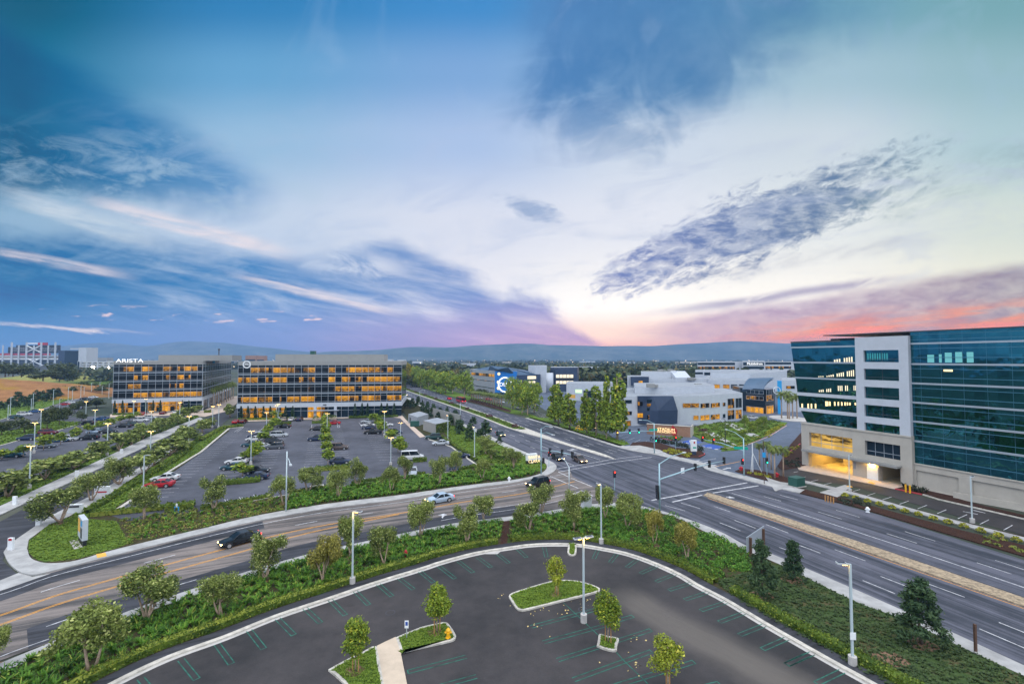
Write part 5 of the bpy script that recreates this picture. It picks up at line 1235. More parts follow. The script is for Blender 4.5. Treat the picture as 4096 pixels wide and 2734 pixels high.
M.update({
    'lit': lit_mat('lit office', AMB, .62, .85, 0, -.04), 'lit_full': lit_mat('bright lit office', AMB, .80, .5, 3, -.22), 'lit_part': lit_mat('partly lit office', AMB, .5, .9, 6, .08),
    'glass_dark': mat('dark office glass', (.008, .010, .012), .05, spec=.26), 'glass_blue': mat('blue grey glass', (.008, .020, .032), .06, spec=.32),
    'tower_glass': None, 'beige': mat('beige precast', (.40, .37, .325), .8, 0, .08, .5), 'navy': mat('navy metal cladding', (.030, .050, .095), .45, .2, .1, .4),
    'blue_wall': mat('bright blue wall', (.004, .16, .52), .5, 0, .06, .4), 'slate_roof': mat('slate blue roof', (.050, .095, .16), .5, .2, .1, .3), 'cream_lit': mat('cream lit room', (.5, .45, .35), .5, emit=(1, .82, .52), es=.85),
    'white_lit': mat('white lit sign', (.9, .9, .9), .5, emit=(1, .97, .92), es=.75), 'warm_lit': mat('warm lit letters', (.9, .7, .4), .5, emit=(1, .72, .32), es=1.1), 'green_lit': mat('green lit sign', (.5, .8, .4), .5, emit=(.62, 1, .45), es=.9),
    'brick': mat('brown stone cladding', (.30, .165, .105), .8, 0, .14, 1.5, .3, 6), 'red': mat('red paint', (.42, .012, .02), .5), 'red_lit': mat('red lamp', (.8, .02, .01), .4, emit=(1, .03, .015), es=5), 'green_lamp': mat('green lamp', (.02, .8, .4), .4, emit=(.02, 1, .5), es=4),
    'amber_lamp': mat('amber lamp', (.9, .4, .05), .4, emit=(1, .42, .04), es=5), 'service_grey': mat('grey service wall', (.26, .28, .31), .7, 0, .1, .6), 'banner_blue': mat('blue banner', (.01, .28, .60), .6),
    'sign_green': mat('street sign green', (.0, .34, .24), .4), 'timber': mat('brown timber', (.085, .042, .024), .8, 0, .2, 4), 'yellow': mat('yellow paint', (.80, .42, .01), .45), 'teal_box': mat('dark green box', (.012, .075, .058), .5), 'garage_wall': mat('garage wall', (.50, .44, .30), .8),
    'garage_lamp': mat('garage lamp', (1, .8, .4), .5, emit=(1, .58, .10), es=95), 'flood': mat('floodlight', (1, .9, .8), .4, emit=(1, .80, .62), es=60), 'dark_steel': mat('dark steel', (.06, .065, .075), .5, .3)})
FT0 = (g('E', 1190, 1572) - g('E', 330, 1388)).normalized()
def tg():
    m, nt_, b = new_mat('teal mirror glass'); b.inputs['Metallic'].default_value = 1.0; b.inputs['Roughness'].default_value = .03
    p_, _ = pos(nt_); n = noise(nt_, p_, .35, 2); r = noise(nt_, p_, .12, 4)
    sp_ = nt_.nodes.new('ShaderNodeSeparateXYZ'); nt_.links.new(p_, sp_.inputs[0]); u_ = X(nt_, sp_.outputs[0]) * FT0.x + X(nt_, sp_.outputs[1]) * FT0.y
    wn = nt_.nodes.new('ShaderNodeTexWhiteNoise'); nt_.links.new(vec(nt_, (u_ / 1.5)._op('FLOOR'), (X(nt_, sp_.outputs[2]) / 1.9)._op('FLOOR')), wn.inputs['Vector']); cell = X(nt_, wn.outputs['Value'])
    nt_.links.new(mixc(nt_, (r * .6 + cell * .4), (.012, .078, .100), (.050, .245, .290)), b.inputs['Base Color'])
    bp = nt_.nodes.new('ShaderNodeBump'); bp.inputs['Strength'].default_value = .12; bp.inputs['Distance'].default_value = .3; nt_.links.new((n + cell * .25).s, bp.inputs['Height']); nt_.links.new(bp.outputs[0], b.inputs['Normal'])
    return m
M['tower_glass'] = tg(); M['fin'] = mat('blue fin', (.05, .16, .24), .4, .3)
def text(s, size, loc, rz, m, parent=None, name='lettering', ext=.06, align='CENTER', squash=1.0):
    c = bpy.data.curves.new(name, 'FONT'); c.body = s; c.size = size; c.extrude = ext; c.align_x = align; c.align_y = 'CENTER'; c.materials.append(M[m])
    o = put(name, c); me = bpy.data.meshes.new_from_object(o.evaluated_get(bpy.context.evaluated_depsgraph_get())); bpy.data.objects.remove(o); me.materials.clear(); me.materials.append(M[m])
    o = put(name, me, parent); o.location = loc; o.rotation_euler = (math.pi / 2, 0, rz); o.scale = (squash, 1, 1); return o
class Face:
    """A vertical wall plane through two ground points; s runs along it, z up, o out towards the camera."""
    def __init__(s, a_, b_, org=None):
        s.a, s.b = Vector((a_[0], a_[1], 0)), Vector((b_[0], b_[1], 0)); s.d = (s.b - s.a).normalized(); s.n = Vector((s.d.y, -s.d.x, 0)); s.L = (s.b - s.a).length
        if s.n.dot(-s.a) < 0: s.n = -s.n
        s.org = Vector(org) if org is not None else Vector((0, 0, 0)); s.rz = math.atan2(s.d.y, s.d.x)
    def sz(s, t_, x, y):
        r = ray(*P(t_, x, y)); k = s.a.dot(s.n) / Vector((r.x, r.y, 0)).dot(s.n); p = Vector((r.x * k, r.y * k, CAM_H + r.z * k)); return (p - s.a).dot(s.d), p.z
    def pt(s, u, z, o=0.0): p = s.a + s.d * u + s.n * o; return Vector((p.x, p.y, z)) - s.org
    def quad(s, mb, u0, z0, u1, z1, o=.05, m=0):
        v = [s.pt(u0, z0, o), s.pt(u1, z0, o), s.pt(u1, z1, o), s.pt(u0, z1, o)]; f = (0, 1, 2, 3)
        if (v[1] - v[0]).cross(v[2] - v[1]).dot(s.n) < 0: f = (3, 2, 1, 0)
        return mb.add(v, [f], m)
    def slab(s, mb, u0, z0, u1, z1, o0=0.0, o1=.2, m=0):
        v = [s.pt(u, z, o) for o in (o0, o1) for u, z in ((u0, z0), (u1, z0), (u1, z1), (u0, z1))]
        return mb.add(v, [(0, 1, 2, 3), (7, 6, 5, 4), (0, 4, 5, 1), (1, 5, 6, 2), (2, 6, 7, 3), (3, 7, 4, 0)], m)
    def holes(s, mb, u0, z0, u1, z1, H_, o=0.0, deep=.5, m=0):
        """A wall with openings and their reveals."""
        us = sorted({u0, u1, *[h[0] for h in H_], *[h[2] for h in H_]}); zs = sorted({z0, z1, *[h[1] for h in H_], *[h[3] for h in H_]})
        us = [u for u in us if u0 <= u <= u1]; zs = [z for z in zs if z0 <= z <= z1]
        for i in range(len(us) - 1):
            for j in range(len(zs) - 1):
                cu, cz = (us[i] + us[i + 1]) / 2, (zs[j] + zs[j + 1]) / 2
                if not any(h[0] < cu < h[2] and h[1] < cz < h[3] for h in H_): s.quad(mb, us[i], zs[j], us[i + 1], zs[j + 1], o, m)
        for h in H_:
            for (a0, b0, a1, b1) in ((h[0], h[1], h[2], h[1]), (h[2], h[1], h[2], h[3]), (h[2], h[3], h[0], h[3]), (h[0], h[3], h[0], h[1])):
                mb.add([s.pt(a0, b0, o), s.pt(a1, b1, o), s.pt(a1, b1, o - deep), s.pt(a0, b0, o - deep)], [(0, 1, 2, 3)], m)
        return mb
    def win(s, t_, x0, y0, x1, y1, m, parent, name='window', o=.05, frame=0):
        (u0, z1), (u1, z0) = s.sz(t_, x0, y0), s.sz(t_, x1, y1); mb = MB(); s.quad(mb, u0, z0, u1, z1, o); r = mb.build(name, M[m], parent)
        if frame:
            f = MB(); k = max(1, int(abs(u1 - u0) / frame))
            for i in range(k + 1): u = u0 + (u1 - u0) * i / k; s.slab(f, u - .06, z0, u + .06, z1, o, o + .06)
            s.slab(f, u0, z0 - .06, u1, z0 + .06, o, o + .05); s.slab(f, u0, z1 - .06, u1, z1 + .06, o, o + .05); f.build('frame', M['metal_line'], r)
        return r

# ---- the two glass offices
def office(nm, lab, P0, P1, uy, bays, lit, pent, side=0):
    t_ = thing('glass_office', lab, 'office building', P0); F_ = Face(P0, P1, P0); L = F_.L; ux = F_.d; uy = Vector(uy); rel = lambda a_, b_, z: Vector((ux.x * a_ + uy.x * b_, ux.y * a_ + uy.y * b_, z))
    foot = lambda i, b0, b1: [rel(-i + b0, -b0 * 0 + .3, 0), rel(L + i, .3, 0), rel(L + i, b1, 0), rel(-i, b1, 0)]
    D_ = uy.length; u_ = uy.normalized(); rel = lambda a_, b_, z: Vector((ux.x * a_ + u_.x * b_, ux.y * a_ + u_.y * b_, z))
    fp = lambda i, f0, f1: [rel(-i, f0, 0), rel(L + i, f0, 0), rel(L + i, f1, 0), rel(-i, f1, 0)]
    mb = MB(); mb.prism(fp(-.12, .35, D_), 0, 21.4); mb.build('wall', M['glass_dark'], t_)
    mb = MB(); mb.prism(fp(.06, -.12, D_), 21.3, 22.9, mside=0); mb.build('parapet', M['panel_grey'], t_)
    mb = MB(); mb.prism(fp(.25, -.30, D_), 4.5, 6.1, bottom=True); mb.build('entry_band', M['panel_white'], t_)
    a0, a1, b0, b1, zt = pent; mb = MB(); mb.prism([rel(a0, b0, 0), rel(a1, b0, 0), rel(a1, b1, 0), rel(a0, b1, 0)], 22.9, zt); pe = mb.build('penthouse', M['panel_grey'], t_)
    jm = MB(); FP = Face(P0 + rel(a0, b0, 0), P0 + rel(a1, b0, 0), P0)
    for i in range(1, 6): FP.slab(jm, FP.L * i / 6 - .05, 22.95, FP.L * i / 6 + .05, zt, .0, .06)
    jm.build('panel_joint', M['roof_grey'], pe)
    x = [L * b for b in bays]; FH = 3.85
    mu = MB()
    for k in range(4):
        z = 6.1 + FH * k; sp_ = MB(); F_.quad(sp_, 0, z + 2.75, L, z + FH, .0); F_.quad(sp_, 0, z + .15, L, z + .55, .0); sp_.build('spandrel_glass', M['spandrel'], t_)
        bd = MB(); F_.slab(bd, -.02, z - .18, L + .02, z + .18, .0, .22); bd.build('floor_band', M['metal_line'], t_)
        for zz in (z + .62, z + 2.75): F_.slab(mu, 0, zz - .05, L, zz + .05, 0, .09)
        for i in range(len(x) - 1):
            wq = MB(); F_.quad(wq, x[i], z + .6, x[i + 1], z + 2.75, .0); ch = lit[3 - k][i] if i < len(lit[3 - k]) else '.'
            wq.build('window', M[{'.': 'glass_dark', 'o': 'lit_part', 'O': 'lit', '#': 'lit_full'}[ch]], t_)
    for i in x: F_.slab(mu, i - .055, 6.1, i + .055, 21.4, 0, .13)
    mu.build('mullion_grid', M['metal_line'], t_)
    mu = MB()
    for i in range(0, len(x) - 1):
        wq = MB(); F_.quad(wq, x[i], .25, x[i + 1], 4.5, -.25); ch = lit[4][i] if i < len(lit[4]) else '.'
        wq.build('ground_window', M[{'.': 'glass_blue', 'o': 'lit_part', 'O': 'lit', '#': 'lit_full'}[ch]], t_)
        F_.slab(mu, x[i] - .06, 0, x[i] + .06, 4.5, -.25, -.10)
    F_.slab(mu, 0, 3.0, L, 3.12, -.25, -.12); F_.slab(mu, 0, 0, L, .25, -.3, -.05); mu.build('ground_frame_grid', M['metal_line'], t_)
    if side:
        c_ = P0 + ux * L; S_ = Face(c_, c_ + u_ * D_, P0); mu = MB()
        for k in range(4):
            z = 6.1 + FH * k; gq = MB(); S_.quad(gq, 0, z + .2, D_, z + FH - .2, .10); gq.build('side_window_strip', M['glass_dark'], t_); bd = MB(); S_.slab(bd, 0, z - .18, D_, z + .18, .06, .28); bd.build('floor_band', M['metal_line'], t_)
            S_.slab(mu, 0, z + 2.7, D_, z + 2.8, .08, .16)
        for i in range(side + 1): S_.slab(mu, D_ * i / side - .06, 6.1, D_ * i / side + .06, 21.4, .08, .18)
        mu.build('mullion_grid', M['metal_line'], t_); gq = MB(); S_.quad(gq, 0, .2, D_, 4.5, .10); gq.build('ground_window', M['glass_blue'], t_)
        for i in range(7): pq = MB(); S_.slab(pq, D_ * i / 6.2, 0, D_ * i / 6.2 + 1.0, 4.5, .1, .5); pq.build('column', M['panel_white'], t_)
    return t_, F_
bx = [440, 500, 585, 672, 760, 845, 930, 1010, 1095, 1175, 1255, 1335, 1412, 1490, 1570, 1645, 1725, 1803, 1880, 1953, 2027, 2100, 2172, 2245, 2336]
D0, D1 = g('B', 432, 1040), g('B', 2340, 1000); FD = Face(D0, D1)
bays = [min(1, max(0, FD.sz('B', x, 640)[0] / FD.L)) for x in bx]; bays[0], bays[-1] = 0, 1
lit = ['..OOO#OOOOO..o.o#OOOOOO.', 'OOo.O##oooo..#.OOOOO##OO', '..oo...oo#...oOOOO##O#OO'.replace('#', 'O'), 'OO#OO.oOO##...OOOo##O.OO', '.OOOOOO...##o...........']
lit[2] = '...o......o..oOOOO#OOOOO'
dn = FD.n * -1
dell, FD = office('dell', 'long glass office with a white ring logo and amber lit rooms behind the car park', D0, D1, (dn.x * 34, dn.y * 34, 0), bays, lit, (12.2, 55.0, 4.0, 20.0, 25.4 + .3))
er = FD.sz('B', 1340, 900)[0]; er2 = FD.sz('B', 1560, 900)[0]
for u in (er - .5, er2): q = MB(); FD.slab(q, u, 0, u + 1.0, 4.5, -.2, .5); q.build('column', M['panel_white'], dell)
q = MB(); FD.slab(q, er - 2.2, 3.1, er2 + 2.2, 3.35, .3, 2.6); q.build('entrance_canopy', M['metal_line'], dell)
text('DELL', 1.15, FD.pt(FD.sz('B', 547, 397)[0], FD.sz('B', 547, 397)[1] - .0, .34), FD.rz, 'white', dell)
def ring_logo(F_, u, z, r, m, parent, o=.25, th=.22):
    q = MB(); n = 28
    v = [F_.pt(u + math.cos(i * 2 * math.pi / n) * rr, z + math.sin(i * 2 * math.pi / n) * rr, oo) for oo in (o, o + .12) for rr in (r, r - th) for i in range(n)]
    f = []
    for i in range(n): j = (i + 1) % n; f += [(2 * n + i, 2 * n + j, 3 * n + j, 3 * n + i), (i, j, 2 * n + j, 2 * n + i), (n + j, n + i, 3 * n + i, 3 * n + j)]
    q.add(v, f); return q.build('logo_ring', M[m], parent)
u_, z__ = FD.sz('B', 547, 397); ring_logo(FD, u_, z__, 1.5, 'white', dell, .25, .42)
text('5480', .75, FD.pt(FD.sz('B', 1450, 872)[0], 5.3, .42), FD.rz, 'black', dell, 'house_number')
q = MB(); q.box(FD.pt(25.5, 26.3, -9), (1.9, 1.6, 1.3)); q.box(FD.pt(25.5, 27.05, -9), (2.0, 1.8, .25)); tag(q.build('rooftop_unit', M['teal_box'], None, loc=D0), 'dark green plant unit on the roof of the long glass office', 'roof unit')
A0, A1 = g('A', 1305, 968), g('B', 18, 932); FA = Face(A0, A1)
axs = [1310, 1378, 1467, 1553, 1640, 1722, 1808, 1890, 1970, 2055, 2137, 2215, 2290, 2345]
bays = [min(1, max(0, FA.sz('A', x, 600)[0] / FA.L)) for x in axs]; bays[0], bays[-1] = 0, 1
sd_ = g('B', 352, 770) - g('B', 18, 932)
ari, FA = office('arista', 'west glass office with white roof lettering seen at its corner', A0, A1, (sd_.x, sd_.y, 0), bays, ['.oO.#o.ooO#OO', '...OO..oo#O..', '..oo....oOo..', '...O#O#OOOO##', 'OOOO.OO#OO...'], (14.5, 44.0, 6.0, 40.0, 25.6), 14)
text('ARISTA', 2.25, FA.pt(FA.sz('A', 1512, 365)[0], 22.95, .5), FA.rz, 'white_lit', ari, squash=1.35)
q = MB(); q.box(FA.pt(FA.L - 1.0, 22.2, -24), (.5, 2.0, 1.2)); q.build('blue_sign', M['banner_blue'], ari)
q = MB(); q.tube([FA.pt(FA.L - 2, 22, -40), FA.pt(FA.L - 2, 28.5, -40)], .25, 6); q.tube([FA.pt(FA.L - 2, 28.4, -40), FA.pt(FA.L - 2, 29.3, -40)], .5, 6); tag(q.build('roof_mast', M['dark_steel'], None, loc=A0), 'thin dark mast on the west glass office roof', 'mast')

# ---- teal glass tower on the east side
T0, T1 = g('E', 330, 1388), g('E', 1190, 1572); FT = Face(T0, T1)
if FT.d.y > 0: FT.d = FT.d  # s runs south-east, towards the camera's right
FT = Face(T0, T1, T0); tow = thing('glass_tower', 'large teal mirror glass office with a pale window frame block and lit garage', 'office building', T0)
S = lambda x, y, t_='E': FT.sz(t_, x, y)
uR = S(2297, 400)[0] + 58; fl, fr = S(770, 600)[0], S(1262, 640)[0]; zt = S(1300, 155)[1]; zl = S(450, 240)[1]; pr_ = S(1290, 1300)[0]; plft = S(272, 1300)[0]
inn = lambda u, o, z: FT.pt(u, z, -o)
zb = [S(1300, y)[1] for y in (262, 450, 628, 805, 980, 1160)]; zc = S(1300, 1368)[1]
q = MB(); q.prism([FT.pt(fl - 6, 0, -1.2), FT.pt(uR, 0, -1.2), FT.pt(uR, 0, -34), FT.pt(fl - 6, 0, -34)], zc, zt - .6); q.build('core_wall', M['spandrel'], tow)
q = MB(); rl = S(600, 180)[0]; q.prism([FT.pt(rl - 3.2, 0, .5), FT.pt(uR, 0, .5), FT.pt(uR, 0, -34), FT.pt(rl - 1, 0, -34)], zt, zt + .18, bottom=True); q.build('roof_edge', M['dark_steel'], tow)
levels = [zt, zb[0], zb[1], zb[2], zb[3], zb[4], zb[5], zc]
fin = MB()
for k in range(7):
    q = MB(); FT.quad(q, fr, levels[k + 1], uR, levels[k], 0); q.build('curtain_glass', M['tower_glass'], tow)
    if k < 6: b_ = MB(); FT.slab(b_, fr, levels[k + 1] - .16, uR, levels[k + 1] + .16, 0, .22); b_.build('floor_band', M['metal_line'], tow)
    for d_ in (.32, .76): zz = levels[k + 1] + (levels[k] - levels[k + 1]) * d_; FT.slab(fin, fr, zz - .05, uR, zz + .05, 0, .07)
for i in range(int((uR - fr) / 3.0)): FT.slab(fin, fr + i * 3.0 + 1.4, zc, fr + i * 3.0 + 1.43, zt, 0, .015)
fin.build('mullion_grid', M['fin'], tow)
# west end: glass that leans out above the podium
le = [S(145, 255), S(168, 442), S(186, 580), S(205, 728), S(212, 775), S(226, 875), S(305, 930), S(312, 1030)]
zs_ = [zl, S(760, 285)[1], S(770, 440)[1], S(775, 598)[1], S(780, 755)[1], S(783, 912)[1], S(786, 1082)[1]]
lu = [S(145, 255)[0], S(150, 300)[0], S(170, 445)[0], S(190, 590)[0], S(208, 740)[0], S(226, 880)[0], S(310, 1030)[0]]
def trap(mb, k, o):
    v = [FT.pt(lu[k + 1], zs_[k + 1], o), FT.pt(fl, zs_[k + 1], o), FT.pt(fl, zs_[k], o), FT.pt(lu[k], zs_[k], o)]; f = (0, 1, 2, 3)
    if (v[1] - v[0]).cross(v[2] - v[1]).dot(FT.n) < 0: f = (3, 2, 1, 0)
    mb.add(v, [f])
for k in range(6):
    q = MB(); trap(q, k, 0); q.build('curtain_glass', M['tower_glass'], tow); w_ = .55 if k >= 3 else .17
    if k < 5: b_ = MB(); FT.slab(b_, lu[k + 1], zs_[k + 1] - w_, fl, zs_[k + 1] + w_ * (1 if k < 3 else .3), 0, .25); b_.build('floor_band', M['panel_white'] if k >= 3 else M['metal_line'], tow)
q = MB(); q.add([FT.pt(lu[0], zs_[0], 0), FT.pt(lu[-1] - .2, zs_[-1], 0), FT.pt(lu[-1] - .2, zs_[-1], -26), FT.pt(lu[0], zs_[0], -26)], [(0, 1, 2, 3)]); q.build('end_glass', M['tower_glass'], tow)
q = MB(); q.prism([FT.pt(lu[0], 0, .05), FT.pt(rl, 0, .05), FT.pt(rl, 0, -26), FT.pt(lu[0], 0, -26)], zl - .2, zl + .15, bottom=True); q.build('roof_edge', M['dark_steel'], tow)
bl = MB()  # glowing quads on the glass: lit rooms, and reflected lights painted in
for (x0, x1, y0, y1, n, y0b) in ((545, 770, 410, 438, 10, 372), (400, 775, 575, 570, 20, 492), (405, 525, 690, 708, 7, 672), (580, 680, 650, 698, 6, 648), (725, 778, 648, 694, 4, 648)):
    for i in range(n):
        if (i * 7) % 5 == 1: continue
        xa = x0 + (x1 - x0) * i / n; xb = xa + (x1 - x0) / n * .62; ya = y0 + (y0b - y0) * i / n; yb = y1 + (0 if y1 > y0 else (562 - 570) * i / n)
        (ua, za), (ub, z2) = S(xa, min(ya, yb - 8)), S(xb, yb); FT.quad(bl, ua, z2, ub, za, .03)
bl.build('lit_pane_pattern', M['cream_lit'], tow)
for x, y0, y1 in [(x, 792 + i * 1.5, 838 - i) for i, x in enumerate((465, 480, 500, 545, 578, 610, 640, 662, 685, 735))] + [(x, 815, 858) for x in (245, 300, 330, 368)]:
    (ua, za), (ub, z2) = S(x, y0), S(x + 14, y1); q = MB(); FT.quad(q, ua, z2, ub, za, .03); q.build('lit_pane', M['warm_lit'], tow)
lw = MB()
for x0, x1, y0, y1 in ((1405, 1470, 365, 436), (1512, 1540, 360, 436), (1566, 1634, 345, 436), (1662, 1730, 340, 436), (1768, 1834, 340, 436)): (ua, za), (ub, z2) = S(x0, y0), S(x1, y1); FT.quad(lw, ua, z2, ub, za, .03)
lw.build('lit_room', mat('teal lit room', (.1, .3, .3), .5, emit=(.16, .55, .58), es=.42), tow)
q = MB()
for x0, x1, y0, y1 in ((1555, 1640, 498, 520),): (ua, za), (ub, z2) = S(x0, y0), S(x1, y1); FT.quad(q, ua, z2, ub, za, .03)
q.build('lit_ceiling', M['warm_lit'], tow)
# pale frame block with five windows
pz = S(900, 1090)[1] + .25
fz1, fz0 = S(1000, 198)[1], S(1000, 1120)[1]; fh = []
for (x0, y0, x1, y1) in ((840, 322, 1165, 437), (845, 492, 1168, 608), (848, 658, 1170, 785), (850, 824, 1172, 960), (852, 990, 1175, 1138)):
    u0 = S(x0, (y0 + y1) / 2)[0]; u1 = S(x1, (y0 + y1) / 2)[0]; xm = (x0 + x1) / 2; z1 = S(xm, y0 + (y0 - 300) * .02)[1]; z0 = S(xm, y1 - 4 - (y0 - 300) * .02)[1]; fh.append((u0, z0, u1, z1))
q = MB(); FT.holes(q, fl, pz, fr, fz1, fh, .9, .6)
for u in (fl, fr): q.add([FT.pt(u, pz, .9), FT.pt(u, pz, -.5), FT.pt(u, fz1, -.5), FT.pt(u, fz1, .9)], [(0, 1, 2, 3), ])
q.add([FT.pt(fl, fz1, .9), FT.pt(fr, fz1, .9), FT.pt(fr, fz1, -3), FT.pt(fl, fz1, -3)], [(0, 1, 2, 3)]); fb = q.build('frame_block', M['panel_white'], tow)
for h_ in fh:
    q = MB(); FT.quad(q, *h_, .35); wq = q.build('window', M['tower_glass'], tow); f = MB()
    for i in (0, 2, 4): u = h_[0] + (h_[2] - h_[0]) * i / 4; FT.slab(f, u - .03, h_[1], u + .03, h_[3], .35, .40)
    zz = h_[1] + (h_[3] - h_[1]) * .25; FT.slab(f, h_[0], zz - .04, h_[2], zz + .04, .35, .43); f.build('frame', M['dark_steel'], wq)
q = MB()
for x in range(0, 9): (ua, za), (ub, z2) = S(860 + x * 22, 350), S(875 + x * 22, 412); FT.quad(q, ua, z2, ub, za, .37)
q.build('curtain', mat('teal curtain', (.04, .35, .36), .6), tow)
# podium
pz = S(900, 1090)[1] + .25
ph = []
def hole(x0, y0, x1, y1): u0 = S(x0, (y0 + y1) / 2)[0]; u1 = S(x1, (y0 + y1) / 2)[0]; return (u0, y1, u1, y0) if False else (u0, S((x0 + x1) / 2, y1)[1], u1, S((x0 + x1) / 2, y0)[1])
w1, w2 = hole(340, 1105, 738, 1235), hole(855, 1175, 1180, 1310)
cz = S(740, 1300)[1] - .1
g1 = (S(332, 1300)[0], 0.05, S(740, 1400)[0], cz - .3); g2 = (S(985, 1450)[0], .05, S(1183, 1480)[0], cz - .3)
q = MB(); FT.holes(q, plft, 0, pr_, pz, [w1, w2, g1, g2], .9, 1.2); FT.slab(q, plft, pz - .01, pr_, pz + .3, -.6, 1.05)
for u in (plft, pr_): q.add([FT.pt(u, 0, .9), FT.pt(u, 0, -14), FT.pt(u, pz, -14), FT.pt(u, pz, .9)], [(0, 1, 2, 3)])
q.build('podium_wall', M['beige'], tow)
M['lit_lobby'] = lit_mat('lit lobby', (1.0, .60, .12), .7, .85, 9, -.38)
for w_, m_ in ((w1, 'lit_lobby'), (w2, 'glass_blue')):
    q = MB(); FT.quad(q, *w_, .2); wq = q.build('window', M[m_], tow); f = MB()
    for i in range(5): u = w_[0] + (w_[2] - w_[0]) * i / 4; FT.slab(f, u - .035, w_[1], u + .035, w_[3], .2, .26)
    zz = w_[1] + (w_[3] - w_[1]) * .3; FT.slab(f, w_[0], zz - .05, w_[2], zz + .05, .2, .29); f.build('frame', M['metal_line'], wq)
q = MB(); FT.slab(q, S(310, 1215)[0], cz - .35, S(1195, 1365)[0], cz + .05, .8, 2.6); q.build('canopy', M['panel_grey'], tow)
for (gh, lamps) in ((g1, 3), (g2, 1)):
    q = MB(); u0, u1, h1 = gh[0] - .3, gh[2] + .3, gh[3] + .3
    for a_, b_ in (((u0, -.3), (u0, -13)), ((u0, -13), (u1, -13)), ((u1, -13), (u1, -.3))): q.add([FT.pt(a_[0], 0, a_[1]), FT.pt(b_[0], 0, b_[1]), FT.pt(b_[0], h1, b_[1]), FT.pt(a_[0], h1, a_[1])], [(0, 1, 2, 3)])
    q.add([FT.pt(u0, h1, -.3), FT.pt(u1, h1, -.3), FT.pt(u1, h1, -13), FT.pt(u0, h1, -13)], [(0, 1, 2, 3)]); q.add([FT.pt(u0, .06, .9), FT.pt(u1, .06, .9), FT.pt(u1, .06, -13), FT.pt(u0, .06, -13)], [(0, 1, 2, 3)])
    q.build('garage_bay', M['garage_wall'], tow)
    for i in range(lamps): l_ = MB(); u = u0 + (u1 - u0) * (i + .7) / (lamps + .4); FT.slab(l_, u - .5, h1 - .25, u + .5, h1 - .1, -5.0 + i, -4.4 + i); l_.build('ceiling_lamp', M['garage_lamp'] if lamps > 1 else M['warm_lit'], tow)
q = MB(); FT.slab(q, S(420, 1330)[0], .06, S(520, 1340)[0], cz - .3, -9, -8); q.build('garage_column', M['garage_wall'], tow)
d_ = hole(875, 1395, 975, 1505); q = MB(); FT.slab(q, d_[0], .1, d_[2], 2.6, .9, .98); q.build('service_door', M['white'], tow); q = MB(); FT.slab(q, (d_[0] + d_[2]) / 2 - .5, 2.85, (d_[0] + d_[2]) / 2 + .5, 3.05, .95, 1.3); q.build('wall_lamp', M['garage_lamp'], tow)
q = MB(); h_ = hole(748, 1395, 775, 1440); FT.slab(q, h_[0], 1.5, h_[2], 3.0, .9, .95); q.build('louvre_vent', M['service_grey'], tow)
# base wall east of the podium with recessed panels
q = MB(); rec = []
for x0, x1, yy in ((1312, 1700, 1460), (1830, 2297, 1560)): rec.append((S(x0, yy)[0], .25, S(x1, yy)[0], zc - 1.1))
rec.append((rec[1][0] + 14, .25, rec[1][0] + 24, zc - 1.1)); rec[1] = (rec[1][0], .25, rec[1][0] + 12.5, zc - 1.1)
FT.holes(q, pr_, 0, uR, zc, rec, .35, .3); FT.slab(q, pr_, zc - .05, uR, zc + .12, 0, .5)
for r_ in rec: FT.quad(q, *r_, .05)
q.build('base_wall', M['beige'], tow)
q = MB(); w0 = g('J', 1650, 440); w1_ = g('J', 2297, 560) ; w2_ = w1_ + (w1_ - w0) * 1.2; line_ = [w0, w1_, w2_]; ribbon(q, line_, -.35, 0, 1.1); tag(q.build('retaining_wall', M['beige']), 'low beige retaining wall before the tower base', 'wall')

# ---- campus across the boulevard
def XY(px, Y): return Vector(((px - 2048) / FPX * Y, Y, 0))
def zat(py, Y): return CAM_H + (1433 - py) / FPX * Y
def block(parent, name, pts, z0, z1, m, roof=None):
    q = MB(); q.prism(pts, z0, z1, 0 if roof is None else 1, 0); return q.build(name, [M[m]] if roof is None else [M[m], M[roof]], parent)
cam_b = thing('campus_building', 'low white campus building with a folded navy corner and amber window strips', 'office building')
c0, c1, c2 = g('D', 262, 1112), g('D', 1155, 1100), g('D', 1660, 1035); bk = Vector((10, 46, 0))
zc1 = zat(1582, c1.y)
block(cam_b, 'wall', [c0, c1, c2, c2 + bk * .6, c0 + bk], 0, zc1, 'panel_white', 'roof_grey')
FA1, FB1 = Face(c0, c1), Face(c1, c2)
p0, p1, p2 = XY(2538, 178), XY(2662, 170), XY(2856, 184); zz = zat(1547, 172)
block(cam_b, 'roof_screen', [p0, p1, p2, p2 + Vector((6, 24, 0)), p0 + Vector((6, 24, 0))], zc1 - .2, zz, 'panel_white', 'roof_grey')
n0 = FA1.sz('D', 435, 900)[0]; n1 = FA1.sz('D', 612, 900)[0]; n2 = FA1.sz('D', 850, 900)[0]
q = MB(); lo = [FA1.pt(n0, 0, .2), FA1.pt(n1 + .6, 0, 2.6), FA1.pt(n2 + .6, 0, 1.9), FA1.pt(n2 + .6, 0, -.3), FA1.pt(n0, 0, -.3)]; hi = [FA1.pt(n0, 0, .6), FA1.pt(n1 - .6, 0, 1.6), FA1.pt(n2 - .6, 0, 1.5), FA1.pt(n2 - .6, 0, -.3), FA1.pt(n0, 0, -.3)]
zlo, zm, zhi = .9, 5.6, zc1 + .15
v = [Vector((p.x, p.y, zlo)) for p in lo] + [Vector((p.x, p.y, zm)) for p in [a_.lerp(b_, -.15) for a_, b_ in zip(lo, hi)]] + [Vector((p.x, p.y, zhi)) for p in hi]
